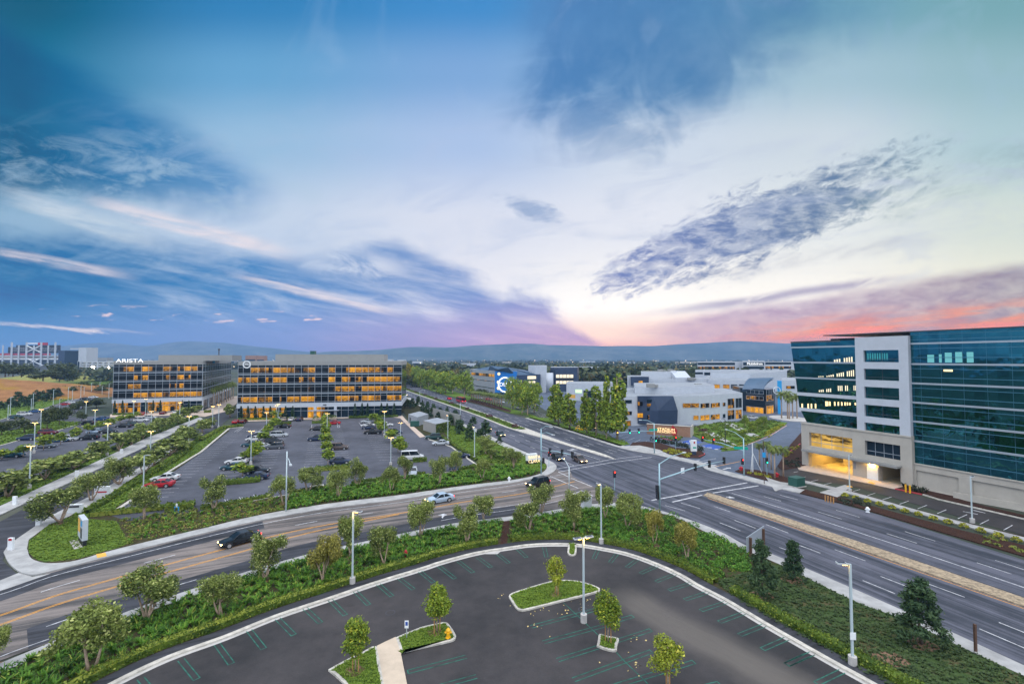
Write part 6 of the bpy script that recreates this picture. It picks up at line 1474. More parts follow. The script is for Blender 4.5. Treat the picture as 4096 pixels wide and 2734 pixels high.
q.add(v, [(i, (i + 1) % 5, 5 + (i + 1) % 5, 5 + i) for i in range(5)] + [(5 + i, 5 + (i + 1) % 5, 10 + (i + 1) % 5, 10 + i) for i in range(5)] + [(14, 13, 12, 11, 10), (0, 1, 2, 3, 4)][:1]); q.build('folded_corner', M['navy'], cam_b)
for a_ in (('D', 960, 848, 1150, 897, 'lit'), ('D', 1083, 990, 1145, 1040, 'lit_full'), ('D', 285, 808, 370, 850, 'glass_blue'), ('D', 285, 940, 370, 985, 'lit_part'), ('D', 290, 1050, 360, 1110, 'lit_part')): FA1.win(*a_, cam_b, frame=2.2)
for a_ in (('D', 1165, 852, 1270, 896, 'lit_part'), ('D', 1285, 848, 1390, 890, 'lit'), ('D', 1424, 840, 1456, 882, 'lit_part'), ('D', 1165, 990, 1270, 1038, 'lit_full'), ('D', 1285, 982, 1390, 1028, 'lit'), ('D', 1424, 972, 1456, 1015, 'glass_blue'), ('D', 1480, 796, 1560, 902, 'lit_part'), ('D', 1572, 790, 1645, 895, 'glass_blue'), ('D', 1480, 930, 1560, 1030, 'lit_part'), ('D', 1572, 925, 1645, 1022, 'lit')): FB1.win(*a_, cam_b, frame=2.0)
for a_ in (('D', 525, 800, 588, 835, 'glass_blue'), ('D', 525, 848, 588, 880, 'lit_part'), ('D', 525, 895, 588, 930, 'glass_blue'), ('D', 525, 980, 588, 1025, 'lit_part'), ('D', 418, 826, 475, 872, 'lit_part'), ('D', 415, 958, 478, 1005, 'lit_full')): FA1.win(*a_, cam_b, o=1.65)
lo_b = thing('campus_building', 'long low campus building with a ribbon of windows under roof screens', 'office building')
Y1 = 232; q0_, q1_ = XY(2508, Y1), XY(2818, Y1 + 6); zt1 = zat(1520, Y1)
block(lo_b, 'wall', [q0_, q1_, q1_ + Vector((8, 14, 0)), q0_ + Vector((8, 14, 0))], 0, zat(1516, Y1), 'panel_white', 'roof_grey'); FL = Face(q0_, q1_)
for i in range(6): FL.win('D', 515 + i * 116, 606, 625 + i * 116, 660, 'lit_part' if i in (2, 5) else 'glass_blue', lo_b, frame=3)
block(lo_b, 'tall_end', [XY(2508, 226), XY(2596, 226), XY(2596, 236), XY(2508, 236)], 0, zat(1503, 226), 'panel_white', 'roof_grey'); block(lo_b, 'navy_box', [XY(2522, 224), XY(2594, 224), XY(2594, 226), XY(2522, 226)], zat(1540, 224), zat(1506, 224), 'navy'); Face(XY(2522, 224), XY(2594, 224)).win('D', 448, 588, 495, 622, 'lit_full', lo_b)
block(lo_b, 'roof_screen', [XY(2563, 244), XY(2705, 244), XY(2705, 262), XY(2563, 262)], 10, zat(1487, 244), 'panel_white', 'roof_grey')
q = MB(); a_, b_ = XY(2702, 238), XY(2762, 238); q.prism([a_, b_, b_ + Vector((0, 8, 0)), a_ + Vector((0, 8, 0))], 10, [zat(1509, 238)] * 2 + [zat(1483, 246)] * 2); q.build('roof_hood', M['panel_white'], lo_b)
for pp_, par in (((2600, 172, zat(1547, 172)), cam_b), ((2700, 182, zc1), cam_b), ((2790, 190, zat(1547, 172) - 1), cam_b), ((2640, 252, zat(1487, 244)), lo_b), ((2760, 236, zat(1520, Y1)), lo_b), ((2680, 256, zat(1487, 244)), lo_b)):
    q = MB(); c_ = XY(pp_[0], pp_[1]); q.box((c_.x, c_.y, pp_[2] + .6), (2.6, 2.0, 1.4)); q.box((c_.x + 2.4, c_.y + .6, pp_[2] + .4), (1.2, 1.2, 1.0)); q.build('rooftop_unit', M['panel_grey'], par)
mid = thing('campus_building', 'two storey white campus block behind with tall roof screen', 'office building')
block(mid, 'wall', [XY(2812, 246), XY(2990, 236), XY(3010, 290), XY(2830, 300)], 0, zat(1518, 242), 'panel_white', 'roof_grey'); FM = Face(XY(2812, 246), XY(2990, 236))
for i in range(5): FM.win('D', 1225 + i * 92 + (20 if i > 1 else 0), 628, 1300 + i * 92 + (20 if i > 1 else 0), 678, ('glass_blue', 'lit', 'lit_part', 'glass_blue', 'glass_blue')[i], mid, frame=2.5)
block(mid, 'roof_screen', [XY(2842, 262), XY(2996, 256), XY(3146, 300), XY(2990, 310)], 11, zat(1492, 258), 'panel_white', 'roof_grey'); 
far_w = thing('campus_building', 'pale campus building with teal window bands behind the roof screens', 'office building')
block(far_w, 'wall', [XY(2780, 330), XY(3146, 330), XY(3146, 360), XY(2780, 360)], 0, zat(1482, 330), 'panel_white', 'roof_grey'); FW = Face(XY(2780, 330), XY(3146, 330))
for a_ in (('D', 1105, 488, 1195, 512), ('D', 1210, 490, 1280, 522), ('D', 1945, 500, 2155, 530)): FW.win(*a_, 'glass_blue', far_w)
ent = thing('entrance_pavilion', 'glazed campus entrance under a curved blue grey roof', 'entrance hall')
e0, e1, e2 = XY(2985, 206), XY(3062, 198), XY(3100, 204)
block(ent, 'wall', [e0 + Vector((0, 6, 0)), e1 + Vector((0, 1, 0)), e2 + Vector((0, 1, 0)), e2 + Vector((4, 22, 0)), e0 + Vector((4, 22, 0))], 0, zat(1556, 200), 'glass_blue'); FE, FE2 = Face(e0, e1), Face(e1, e2)
for (f_, x0, x1) in ((FE, 1700, 1900), (FE2, 1930, 2015)):
    for y0, y1, m_ in ((690, 745, 'glass_blue'), (755, 815, 'lit_part'), (880, 968, 'lit_full')): f_.win('D', x0, y0, x1, y1, m_, ent, frame=2.0)
q = MB(); prof = [(1652, 686, 204), (1668, 640, 206), (1690, 600, 209), (1715, 572, 212), (1738, 556, 216)]; V_ = []
for x, y, Y in prof: a_ = AT(*P('D', x, y), Y); V_ += [a_, AT(*P('D', x + 245 + (x - 1652) * .55, y - (0 if y > 640 else 6)), Y + 2)]
q.add(V_, [(2 * i, 2 * i + 1, 2 * i + 3, 2 * i + 2) for i in range(4)]); k_ = len(V_); V2 = [p + Vector((0, .3, -.7)) for p in V_]; q.add(V2, [(2 * i + 2, 2 * i + 3, 2 * i + 1, 2 * i) for i in range(4)]); q.build('curved_roof', M['slate_roof'], ent)
pil = thing('banner_pillar', 'tall bright blue pillar beside the campus entrance', 'pillar'); block(pil, 'panel', [XY(3106, 198), XY(3124, 198), XY(3124, 199.5), XY(3106, 199.5)], 0, zat(1522, 198), 'banner_blue'); ring_logo(Face(XY(3106, 198), XY(3124, 198)), -.3, zat(1560, 198), 1.6, 'white', pil, .1)
wsh = thing('campus_building', 'white wall block between the blue pillar and the glass tower', 'office building'); block(wsh, 'wall', [XY(3124, 206), XY(3240, 206), XY(3240, 240), XY(3124, 240)], 0, zat(1521, 206), 'panel_white', 'roof_grey'); Face(XY(3124, 206), XY(3240, 206)).win('D', 2160, 645, 2262, 680, 'lit_part', wsh, frame=2)
mob = thing('campus_building', 'distant banded glass office with white lit roof lettering', 'office building')
block(mob, 'wall', [XY(2789, 430), XY(3250, 430), XY(3250, 470), XY(2789, 470)], 0, zat(1446, 430), 'panel_white', 'roof_grey'); FMo = Face(XY(2789, 430), XY(3250, 430))
for a_ in (('D', 1135, 376, 1568, 404), ('D', 1135, 422, 1568, 452), ('D', 1920, 372, 2220, 398), ('D', 1920, 420, 2220, 446)): FMo.win(*a_, 'glass_blue' if a_[2] < 410 else 'lit_part', mob)
block(mob, 'sign_bay', [XY(2968, 424), XY(3056, 424), XY(3056, 430), XY(2968, 430)], 0, zat(1442, 424), 'panel_white'); FS = Face(XY(2968, 424), XY(3056, 424)); FS.win('D', 1662, 372, 1905, 408, 'glass_blue', mob); FS.win('D', 1662, 420, 1905, 450, 'glass_blue', mob)
u, z = FS.sz('D', 1795, 390); text('MobileIron', 3.3, FS.pt(u, z, .4), FS.rz, 'white_lit', mob, ext=.15)
u, z = FS.sz('D', 1700, 390)
blue = thing('blue_office', 'angular office with a bright blue wall and slate sloping roof behind the trees', 'office building')
Y0 = 300; w0, w1, w2, w3 = XY(1879, 352), XY(1980, 306), XY(2066, 300), XY(2160, 318)
block(blue, 'blue_wall', [w1, w2, w2 + Vector((4, 24, 0)), w1 + Vector((4, 24, 0))], 0, zat(1484, 303), 'blue_wall', 'roof_grey'); FBl = Face(w1, w2); FGl = Face(w0, w1)
block(blue, 'glass_wing', [w0, w1, w1 + Vector((4, 24, 0)), w0 + Vector((4, 24, 0))], 0, zat(1479, 330), 'service_grey', 'roof_grey')
for y0, y1, m_ in ((480, 545, 'lit'), (560, 600, 'lit_part'), (640, 672, 'glass_blue')): FGl.win('C', 830, y0 + (8 if y0 < 500 else 0), 1095, y1, m_, blue, frame=3)
block(blue, 'navy_wall', [w2, w3, w3 + Vector((4, 24, 0)), w2 + Vector((4, 24, 0))], 0, zat(1498, 310), 'navy'); FNv = Face(w2, w3); FNv.win('C', 1480, 532, 1580, 565, 'cream_lit', blue); FNv.win('C', 1490, 592, 1570, 612, 'cream_lit', blue)
q = MB(); R4 = [AT(*P('C', 1050, 412), 318), AT(*P('C', 1250, 430), 300), AT(*P('C', 1592, 520), 314), AT(*P('C', 1500, 470), 345), AT(*P('C', 1060, 412), 350)]
q.add(R4 + [AT(*P('C', 1010, 478), 330), AT(*P('C', 1130, 455), 303), AT(*P('C', 1345, 520), 301), AT(*P('C', 1590, 530), 314.5)], [(4, 3, 2, 1, 0), (0, 1, 6, 5), (1, 2, 8, 7), (6, 1, 7)]); q.build('roof', M['slate_roof'], blue)
q = MB(); q.add([AT(*P('C', 810, 470), 348), AT(*P('C', 860, 455), 345), AT(*P('C', 1020, 470), 318), AT(*P('C', 1050, 420), 330), AT(*P('C', 900, 448), 370)], [(0, 1, 2, 3, 4)]); q.build('roof', M['slate_roof'], blue)
u, z = FBl.sz('C', 1215, 632); text('DELL', 3.6, FBl.pt(u + .4, z, .3), FBl.rz, 'white_lit', blue); ring_logo(FBl, u + .4, z, 5.2, 'white_lit', blue, .2, .95)
for x, y in ((1150, 507), (1142, 602), (1142, 673)): q = MB(); u, z = FBl.sz('C', x, y); n_ = 12; q.add([FBl.pt(u + math.cos(i * 6.283 / n_) * 1.0, z + math.sin(i * 6.283 / n_) * 1.0, .15) for i in range(n_)], [tuple(range(n_))]); q.build('porthole', M['warm_lit'], blue)
cube = thing('white_block', 'tall pale windowless block with a rounded stair drum beside the blue office', 'building'); block(cube, 'wall', [XY(2113, 330), XY(2140, 322), XY(2187, 322), XY(2187, 350), XY(2113, 350)], 0, zat(1462, 322), 'panel_white', 'roof_grey')
q = MB(); cx = XY(2196, 324); q.tube([cx, cx + Vector((0, 0, zat(1490, 324)))], 3.0, 20); q.build('stair_drum', M['panel_white'], cube, True)
dk = thing('slate_block', 'dark slate office block with cream lit upper windows', 'office building'); block(dk, 'wall', [XY(2201, 336), XY(2221, 330), XY(2309, 336), XY(2315, 366), XY(2205, 366)], 0, zat(1469, 332), 'navy', 'roof_grey'); FK = Face(XY(2221, 330), XY(2309, 336))
for i in range(5): FK.win('C', 1812 + i * 41, 515, 1848 + i * 41, 552, 'cream_lit', dk); FK.win('C', 1812 + i * 41, 588, 1848 + i * 41, 622, 'cream_lit', dk)
q = MB(); FK.quad(q, FK.sz('C', 1808, 570)[0], FK.sz('C', 1808, 582)[1], FK.sz('C', 2018, 570)[0], FK.sz('C', 2018, 556)[1], .06); q.build('dark_band', M['black'], dk)
low = thing('campus_building', 'low blue grey shop building with a green lit sign between the poplars', 'shop building'); block(low, 'wall', [XY(2265, 262), XY(2440, 252), XY(2450, 285), XY(2270, 285)], 0, zat(1535, 255), 'panel_white', 'roof_grey'); FLo = Face(XY(2265, 262), XY(2440, 252)); FLo.win('C', 2038, 688, 2112, 728, 'green_lit', low, 'sign'); FLo.win('C', 1950, 745, 2036, 790, 'ramp_yellow', low, 'orange_panel'); FLo.win('C', 2130, 700, 2240, 800, 'glass_blue', low)
# service buildings at the edge of the office car park
sv1 = thing('service_building', 'grey flat roofed service building with a dark door beside the green container', 'shed'); a_, b_, c_ = g('C', 95, 1078), g('C', 200, 1118), g('C', 330, 1075); block(sv1, 'wall', [a_, b_, c_, a_ + c_ - b_], 0, 3.3, 'service_grey', 'roof_grey'); Face(a_, b_).win('C', 112, 1010, 128, 1078, 'dark_steel', sv1, 'door')
sv2 = thing('service_building', 'long grey service building with an ivy covered end wall', 'shed'); a_, b_, c_ = g('C', 268, 1163), g('C', 415, 1212), g('C', 580, 1168); block(sv2, 'wall', [a_, b_, c_, a_ + c_ - b_], 0, 3.3, 'panel_grey', 'roof_grey')
F2 = Face(b_, c_); iv = nrg.random((900, 2)) * [F2.L, 3.2]; pp = np.array([F2.pt(u, z, .12) for u, z in iv]); v, f = leaf_quads(pp, .3, nrg, .3, 1.4); put('ivy', np_mesh('ivy', v, f, [M['hedge']]), sv2)
sw = thing('screen_wall', 'tall plain grey screen wall behind the service buildings', 'wall'); a_, b_ = g('C', 195, 1055), g('C', 590, 1165); q = MB(); ribbon(q, [a_ + Vector((3, 9, 0)), b_ + Vector((2.5, 6, 0))], .3, 0, 4.4); q.build('wall', M['panel_grey'], sw)
gc = thing('rubbish_container', 'dark green rubbish container outside the grey service building', 'container', g('C', 170, 1118)); q = MB(); q.box((0, 0, 1.0), (3.0, 1.9, 1.6), 0, .3); q.build('bin', M['teal_box'], gc); q = MB(); q.box((0, 0, 1.86), (3.1, 2.0, .12), 0, .3); q.build('lid', M['teal_box'], gc)
# stone sign wall of the campus
b0_, b1_, b2_ = g('D', 545, 1205), g('D', 1050, 1243), g('D', 1115, 1190); swl = thing('sign_wall', 'long brown stone sign wall with glowing letters and a red diamond', 'sign wall', b0_); FSw = Face(b0_, b1_, b0_); hz = top_of(b0_, *P('D', 545, 1090))
q = MB(); FSw.slab(q, 0, 0, FSw.L, hz, -1.0, 0); q.build('wall', M['brick'], swl); q = MB(); FSw.slab(q, -.1, hz, FSw.L + .1, hz + .15, -1.1, .1); q.build('coping', M['beige'], swl); q = MB(); FSw.slab(q, FSw.L, 0, FSw.L + .3, hz + .1, -6, .02); q.build('end_pier', M['beige'], swl)
u, z = FSw.sz('D', 768, 1153); text('STADIUM', 1.25, FSw.pt(u, z, .1), FSw.rz, 'warm_lit', swl); u, z = FSw.sz('D', 768, 1182); text('TECHCENTER', .92, FSw.pt(u, z, .1), FSw.rz, 'warm_lit', swl)
q = MB(); u, z = FSw.sz('D', 853, 1170); q.add([FSw.pt(u + a_, z + b_, .12) for a_, b_ in ((-.2, 1.9), (1.15, .3), (.75, -2.2), (-1.15, -.2))], [(0, 1, 2, 3)]); q.build('red_diamond', M['red'], swl)

# ------------------------------------------------------------------ lamps, signals, signs, small things
M['lamp_off'] = mat('lamp head grey', (.55, .58, .60), .4, .2)
LAMP_L = [None]
def lamp_light(): l = bpy.data.lights.new('lamp_light', 'POINT'); l.energy = 26; l.color = (1.0, .55, .12); l.shadow_soft_size = .10; return l
def mk_lamp(heads, lit, foot=True, hgt=7.9):
    def f():
        t_ = thing('lamp_post', 'lamp', 'lamp post'); z0 = 0
        if foot: q = MB(); q.tube([(0, 0, 0), (0, 0, .78)], .30, 14); q.build('foot', M['concrete'], t_, False); z0 = .78
        q = MB(); q.bar((0, 0, z0), (0, 0, hgt), .15, .15); q.build('pole', M['lamp_post'], t_)
        if lit:
            ld = LAMP_L[0] = LAMP_L[0] or lamp_light(); lo = bpy.data.objects.new('lamp_light', ld); COL.objects.link(lo); lo.parent = t_; lo.location = (.10, -.34, hgt - .35)
        for s_ in heads:
            q = MB(); q.box((s_ * .62, 0, hgt + .02), (.72, .36, .12)); q.bar((s_ * .05, 0, hgt - .02), (s_ * .35, 0, hgt), .08, .08); h_ = q.build('lamp_head', M['lamp_off'], t_)
            q = MB(); q.box((s_ * .62, 0, hgt + .085), (.60, .28, .02)); q.build('solar_cell', M['lens'], h_)
            q = MB(); q.box((s_ * .42, 0, hgt - .06), (.34, .24, .05)); q.build('lens', M['lamp_glow'] if lit else M['lens'], h_)
        return t_
    return f
def lamps(spec, kind, heads, lit, rz, label, group='car park lamp posts', foot=True):
    for q_ in spec.split(';'):
        if not q_.strip(): continue
        f = [x.strip() for x in q_.split('|')]; b = g(f[0].split()[0], *map(float, f[0].split()[1:])); t1, x1, y1 = f[1].split(); zt = top_of(b, *P(t1, float(x1), float(y1))); zt = min(max(zt, 6.2), 9.0)
        POOL.place(('lamp', kind), mk_lamp(heads, lit, foot), (b.x, b.y, 0), rz, (1, 1, zt / 7.95), f[2] if len(f) > 2 else label, group)
lamps('M 2135 850 | H 2150 1008 | tall lamp post with two heads standing between the green bays', 'twin', (-1, 1), True, .35, '')
lamps('''L 1480 412 | g 1765 702 | single headed lamp post on a round concrete foot beside the curved kerb, olive behind''', 'one', (1,), True, -.2, '')
lamps('''I 15 1092 | I 15 398 | lamp post at the crest of the kerb bend beside the dark olive tree''', 'one', (1,), True, 1.9, '')
lamps('O 717 1402 | O 710 455 | lamp post with a small white plate, in the hedge of the dark lawn', 'one', (1,), True, 3.0, '')
pl = g('O', 717, 1402); q = MB(); q.box((pl.x, pl.y - .12, 2.35), (.45, .03, .55)); tag(q.build('pole_plate', M['white']), 'small white notice plate fixed low on the lamp post by the lawn', 'notice')
lamps('''F 340 450 | A 372 1338 ; A 395 1430 | A 412 1070 ; A 470 1185 | A 482 918 ; A 1243 1458 | A 1255 1078 ; A 1745 1500 | A 1753 1170 ; A 1098 1195 | A 1108 922 ; A 1755 1160 | A 1757 938 ; A 2190 1320 | A 2193 995 ; A 2085 1075 | A 2090 838 ; A 995 1050 | A 1003 825; A 1550 1052 | A 1557 820; A 1690 992 | A 1693 795''', 'two', (-1, 1), True, .2, 'lit lamp post of the west car park')
lamps('''A 90 1050 | A 92 905 ; A 118 1000 | A 125 775 ; A 360 955 | A 360 850 ; A 383 915 | A 392 735 ; A 690 955 | A 692 815 ; A 617 878 | A 620 690 ; A 790 832 | A 792 660 ; A 840 812 | A 842 745 ; A 937 792 | A 938 640 ; A 1060 752 | A 1060 610 ; A 1157 742 | A 1160 600 ; A 1263 792 | A 1263 580 ; A 975 770 | A 977 710 ; A 1185 760 | A 1187 690''', 'off', (1,), False, .2, 'unlit lamp post along the foot of the dry hill', 'lamp posts below the dry hill')
lamps('F 1665 450 | F 1665 148 | lamp post above the parked red sedan at the edge of the office car park', 'off', (1,), False, .2, '')
lamps('''B 590 1560 | B 588 1165 ; B 770 1170 | B 770 985 ; B 885 1062 | B 888 870 ; B 905 1082 | B 907 855''', 'two', (-1, 1), True, .2, 'lamp post in the bay row nearest the driveway')
lamps('''B 1475 1190 | B 1475 1050 ; B 1460 1000 | B 1457 850''', 'two', (-1, 1), True, .2, 'lamp post in the middle bay row before the office entrance')
lamps('''B 1997 970 | B 1995 828 ; B 2018 972 | B 2018 845 ; B 2140 1232 | B 2140 938 ; g 2215 170 | B 2215 1283 ; C 5 1330 | C 5 1095''', 'two', (-1, 1), True, .2, 'lamp post in the bay row by the service buildings')
lamps('''C 555 1290 | C 555 988 | lamp post at the hedge beside the ivy covered service building ; C 865 1502 | C 866 1122 | lamp post on the hedge line among the young pines''', 'one', (1,), True, 2.2, '')
lamps('''B 145 1132 | B 148 880 ; B 215 1135 | B 218 860''', 'two', (-1, 1), True, .2, 'lamp post at the head of the driveway')
lamps('J 690 385 | J 692 48 | pale lamp post before the lit garage of the glass tower; J 1820 668 | J 1815 245 | pale lamp post at the tower side road with a square foot', 'slim', (1,), False, .5, '', 'lamp posts of the tower side road')
# street lights and signals
def sig_head(parent, p, rz, on, name='signal_head'):
    q = MB(); ca, sa = math.cos(rz), math.sin(rz); q.box(p, (.42, .32, 1.15), 0, rz); h_ = q.build(name, M['black'], parent); cols = ('red_lit', 'amber_lamp', 'green_lamp')
    for i in range(3):
        q = MB(); c_ = Vector(p) + Vector((sa * .17, -ca * .17, .36 - .36 * i)); n_ = 10
        q.add([c_ + Vector((ca * math.cos(k * .6283) * .15, sa * math.cos(k * .6283) * .15, math.sin(k * .6283) * .15)) for k in range(n_)], [tuple(range(n_))])
        q.build('lamp', M[cols[i]] if i == on else M['lens'], h_)
    return h_
def mast(label, base, top, lum=None, arm=None, heads=(), low=(), sign=None, zarm=5.6, m='signal_post', cat='traffic signal', name='signal_mast', r=.15, gl_=False):
    b = gl(base)[0]; t1 = top.split(); zt = top_of(b, *P(t1[0], float(t1[1]), float(t1[2]))); t_ = thing(name, label, cat, b); q = MB(); q.tube([(0, 0, 0), (0, 0, zt)], [r, r * .7], 10); q.build('pole', M[m], t_, True)
    if lum:
        for l_ in lum:
            e = g(l_[0], l_[1], l_[2], zt + .7) - b if len(l_) == 3 else g(*l_) - b
            q = MB(); s0 = Vector((0, 0, min(zt - .1, e.z - .2))); q.tube([s0, s0.lerp(e, .5) + Vector((0, 0, .35)), e], [.07, .055, .05], 7); a_ = q.build('lamp_arm', M[m], t_, True); d = (e - s0); d.z = 0; d.normalize()
            q = MB(); q.box(e + d * .25, (.75, .34, .16), 0, math.atan2(d.y, d.x)); q.build('lamp_head', M['lamp_off'], a_)
    if arm:
        z0, e = arm; s0 = Vector((0, 0, z0)); e = g(*e) - b; q = MB(); q.tube([s0, s0.lerp(e, .5) + Vector((0, 0, .3)), e], [.12, .09, .06], 8); q.build('mast_arm', M[m], t_, True); d = e - s0; rz = math.atan2(d.y, d.x)
        for fr_, on, ang in heads: sig_head(t_, s0.lerp(e, fr_) + Vector((0, 0, .05 + .3 * (1 - abs(2 * fr_ - 1)))), ang, on)
        if sign: q = MB(); p = s0.lerp(e, sign[0]) + Vector((0, 0, .35)); q.box(p, sign[1], 0, sign[2]); q.build(sign[3], M[sign[4]], t_)
    for dx_, dz_, on, ang in low: sig_head(t_, (dx_, -.1, dz_), ang, on, 'side_signal')
    return t_
mast('signal mast on the grass corner by the lit monument sign', 'H 1640 282', 'C 1640 1140', [('C', 1745, 1120), ('C', 1768, 1212, 8.6)], (4.9, ('C', 2010, 1450, 5.9)), ((.30, None, 2.5), (.68, None, 2.5), (.98, None, 2.5)), ((.45, 2.9, None, 2.2),))
mast('signal mast with green street plate before the brown stone sign wall', 'D 632 1432', 'D 632 1080', [('D', 480, 1042)], (5.6, ('D', 190, 1192, 6.0)), ((.98, 1, .4), (.66, 2, .4), (.42, 2, .4)), ((.35, 3.6, 2, .3),), (.02, (2.6, .06, .55), .4, 'street_plate', 'sign_green'))
mast('signal mast with green street plate at the palm corner', 'I 1675 302', 'D 1676 1253', [('D', 1475, 1155)], (5.2, ('D', 1180, 1262, 6.0)), ((.98, 0, .5), (.70, 0, .5)), ((-.35, 3.0, 0, .5),), (.06, (2.6, .06, .55), -.3, 'street_plate', 'sign_green'))
mast('tall blue green signal mast with long arm at the shrub bed corner', 'I 695 742', 'I 706 152', [('I', 968, 28)], (5.3, ('I', 1455, 118, 6.6)), ((.52, None, 2.6), (.74, None, 2.6), (.98, None, 2.6)), ((-.4, 3.9, None, -1.2), (-.35, 2.9, None, -1.2)), (.33, (.75, .05, .9), .5, 'square_sign', 'white'))
mast('slim pale street light with a curved arm at the cross street corner', 'H 1965 475', 'H 1966 195', [('H', 1890, 100)], m='lamp_post', cat='street light', name='street_light', r=.11)
mast('tall bare street light in the strap grass beside the cross street', 'g 998 718', 'g 995 12', [('g', 1050, 165, 8.6)], m='lamp_post', cat='street light', name='street_light', r=.12)
for s_, tp_, lm, lb in (('C 700 1068', 'C 700 845', ('C', 770, 840), 'street light on the boulevard verge beside the ragged pines'), ('C 228 832', 'C 228 705', ('C', 282, 698), 'farthest street light on the near boulevard pavement'), ('D 1457 1340', 'D 1457 1035', ('D', 1400, 1032), 'dark pole with a short arm on the campus lawn'), ('C 138 640', 'C 138 545', ('C', 85, 530), 'street light by the far boulevard tree belt')):
    mast(lb, s_, tp_, [lm], m='lamp_post' if 'dark' not in lb else 'dark_pole', cat='street light', name='street_light', r=.1)
for s_, on, lb in (('D 880 1395', 0, 'red signal on a short post in the dark flax bed'), ('I 1940 290', 2, 'small green signal on a post among the corner palms'), ('H 1730 200', 0, 'low red signal post on the pavement beside the two waiting cars'), ('I 170 470', 0, 'rear of a signal post behind the dark olive tree'), ('C 150 640', 0, 'distant red signal beside the far boulevard trees')):
    b = gl(s_)[0]; t_ = thing('signal_post', lb, 'traffic signal', b); q = MB(); q.tube([(0, 0, 0), (0, 0, 2.6)], .06, 8); q.build('pole', M['signal_post'], t_); sig_head(t_, (0, 0, 3.0), .3, on)
# monument signs
pn, pf_ = g('F', 955, 1128), g('F', 890, 1030); pf_ = pn + (pf_ - pn).normalized() * 3.3; FMs = Face(pn, pf_, pn); FMs.n = Vector((FMs.d.y, -FMs.d.x, 0)); 
if FMs.n.x > 0: FMs.n = -FMs.n
ms1 = thing('monument_sign', 'white upright sign box with yellow and blue panels in the grass at the driveway corner', 'sign', pn)
q = MB(); FMs.slab(q, -.1, 0, 3.3, .8, -.4, -.05); q.build('plinth', M['black'], ms1); q = MB(); FMs.slab(q, 0, .8, 3.2, 3.4, -.5, .05); q.build('cabinet', M['panel_white'], ms1); q = MB(); FMs.slab(q, -.3, .06, 3.6, .16, .0, .8); q.build('base', M['concrete'], ms1)
q = MB(); FMs.quad(q, 1.5, 1.5, 3.0, 3.2, .07); q.build('yellow_panel', M['ramp_yellow'], ms1); q = MB(); FMs.quad(q, .2, 2.5, 1.2, 3.2, .07); q.build('blue_panel', M['banner_blue'], ms1); q = MB(); FMs.quad(q, .2, 1.0, 1.2, 2.3, .07); q.build('grey_panel', M['dark_steel'], ms1)
a_, b_ = g('C', 1474, 1562), g('C', 1592, 1552); FC = Face(a_, b_, a_); ms2 = thing('monument_sign', 'lit cream monument sign with three lines of letters on a black plinth', 'sign', a_)
zt = top_of(a_, *P('C', 1470, 1440)); q = MB(); FC.slab(q, 0, 0, FC.L, .9, -.6, -.02); q.build('plinth', M['black'], ms2); q = MB(); FC.slab(q, -.05, .9, FC.L + .05, zt, -.7, 0); q.build('cabinet', M['white'], ms2)
for i, s_ in enumerate(('SANTA', 'CLARA', 'GATEWAY')): text(s_, .92, FC.pt(.35, zt - .75 - i * .95, .03), FC.rz, 'warm_lit', ms2, ext=.02, align='LEFT')
q = MB(); q.add([FC.pt(FC.L / 2 + math.cos(i * .5236) * .26, .45 + math.sin(i * .5236) * .26, 0.0) for i in range(12)], [tuple(range(12))]); q.build('round_emblem', M['white'], ms2)
b = g('D', 1090, 1450); py_ = thing('pylon_sign', 'slender white pylon sign with a dark blue foot at the campus drive', 'sign', b); zt = top_of(b, *P('D', 1090, 1275)); q = MB(); q.box((0, 0, .5), (1.0, .5, 1.0)); q.build('foot', M['navy'], py_); q = MB(); q.box((0, 0, 1.0 + (zt - 1.0) / 2), (1.35, .6, zt - 1.0)); q.build('cabinet', M['white'], py_)
q = MB(); q.box((.05, -.32, zt - .55), (.35, .04, .5)); q.build('emblem', M['red'], py_); q = MB(); q.box((.1, -.32, zt - 1.8), (.8, .04, .35)); q.build('green_strip', M['sign_green'], py_)
a_, b_ = g('I', 1735, 1288), g('I', 1885, 1172); FBb = Face(a_, b_, a_); bb_ = thing('sign_board', 'blank back of a large sign board on two brown posts by the boulevard', 'sign board', a_); 
for u in (0, FBb.L): q = MB(); FBb.slab(q, u - .13, 0, u + .13, 2.8, .06, .3); q.build('post', M['timber'], bb_)
q = MB(); FBb.slab(q, -.75, 1.25, FBb.L + .6, 3.0, -.02, .06); q.build('board', M['metal_line'], bb_)
b = g('O', 1852, 1280); q = MB(); q.bar((0, 0, 0), (0, 0, top_of(b, *P('O', 1835, 1015))), .16, .16); tag(q.build('timber_post', M['timber'], None, loc=b), 'single brown timber post on the lawn edge by the boulevard pavement', 'post')
b = g('L', 2110, 1030, .16); sp1 = thing('parking_sign', 'small white and blue sign plate on a short post beside the tan walk', 'sign', b); q = MB(); q.bar((0, 0, 0), (0, 0, .95), .07, .07); q.build('post', M['steel'], sp1); q = MB(); q.box((0, -.05, 1.15), (.34, .04, .62)); q.build('plate', M['white'], sp1); q = MB(); q.box((0, -.075, 1.22), (.2, .02, .3)); q.build('blue_mark', M['blue_bay'], sp1)
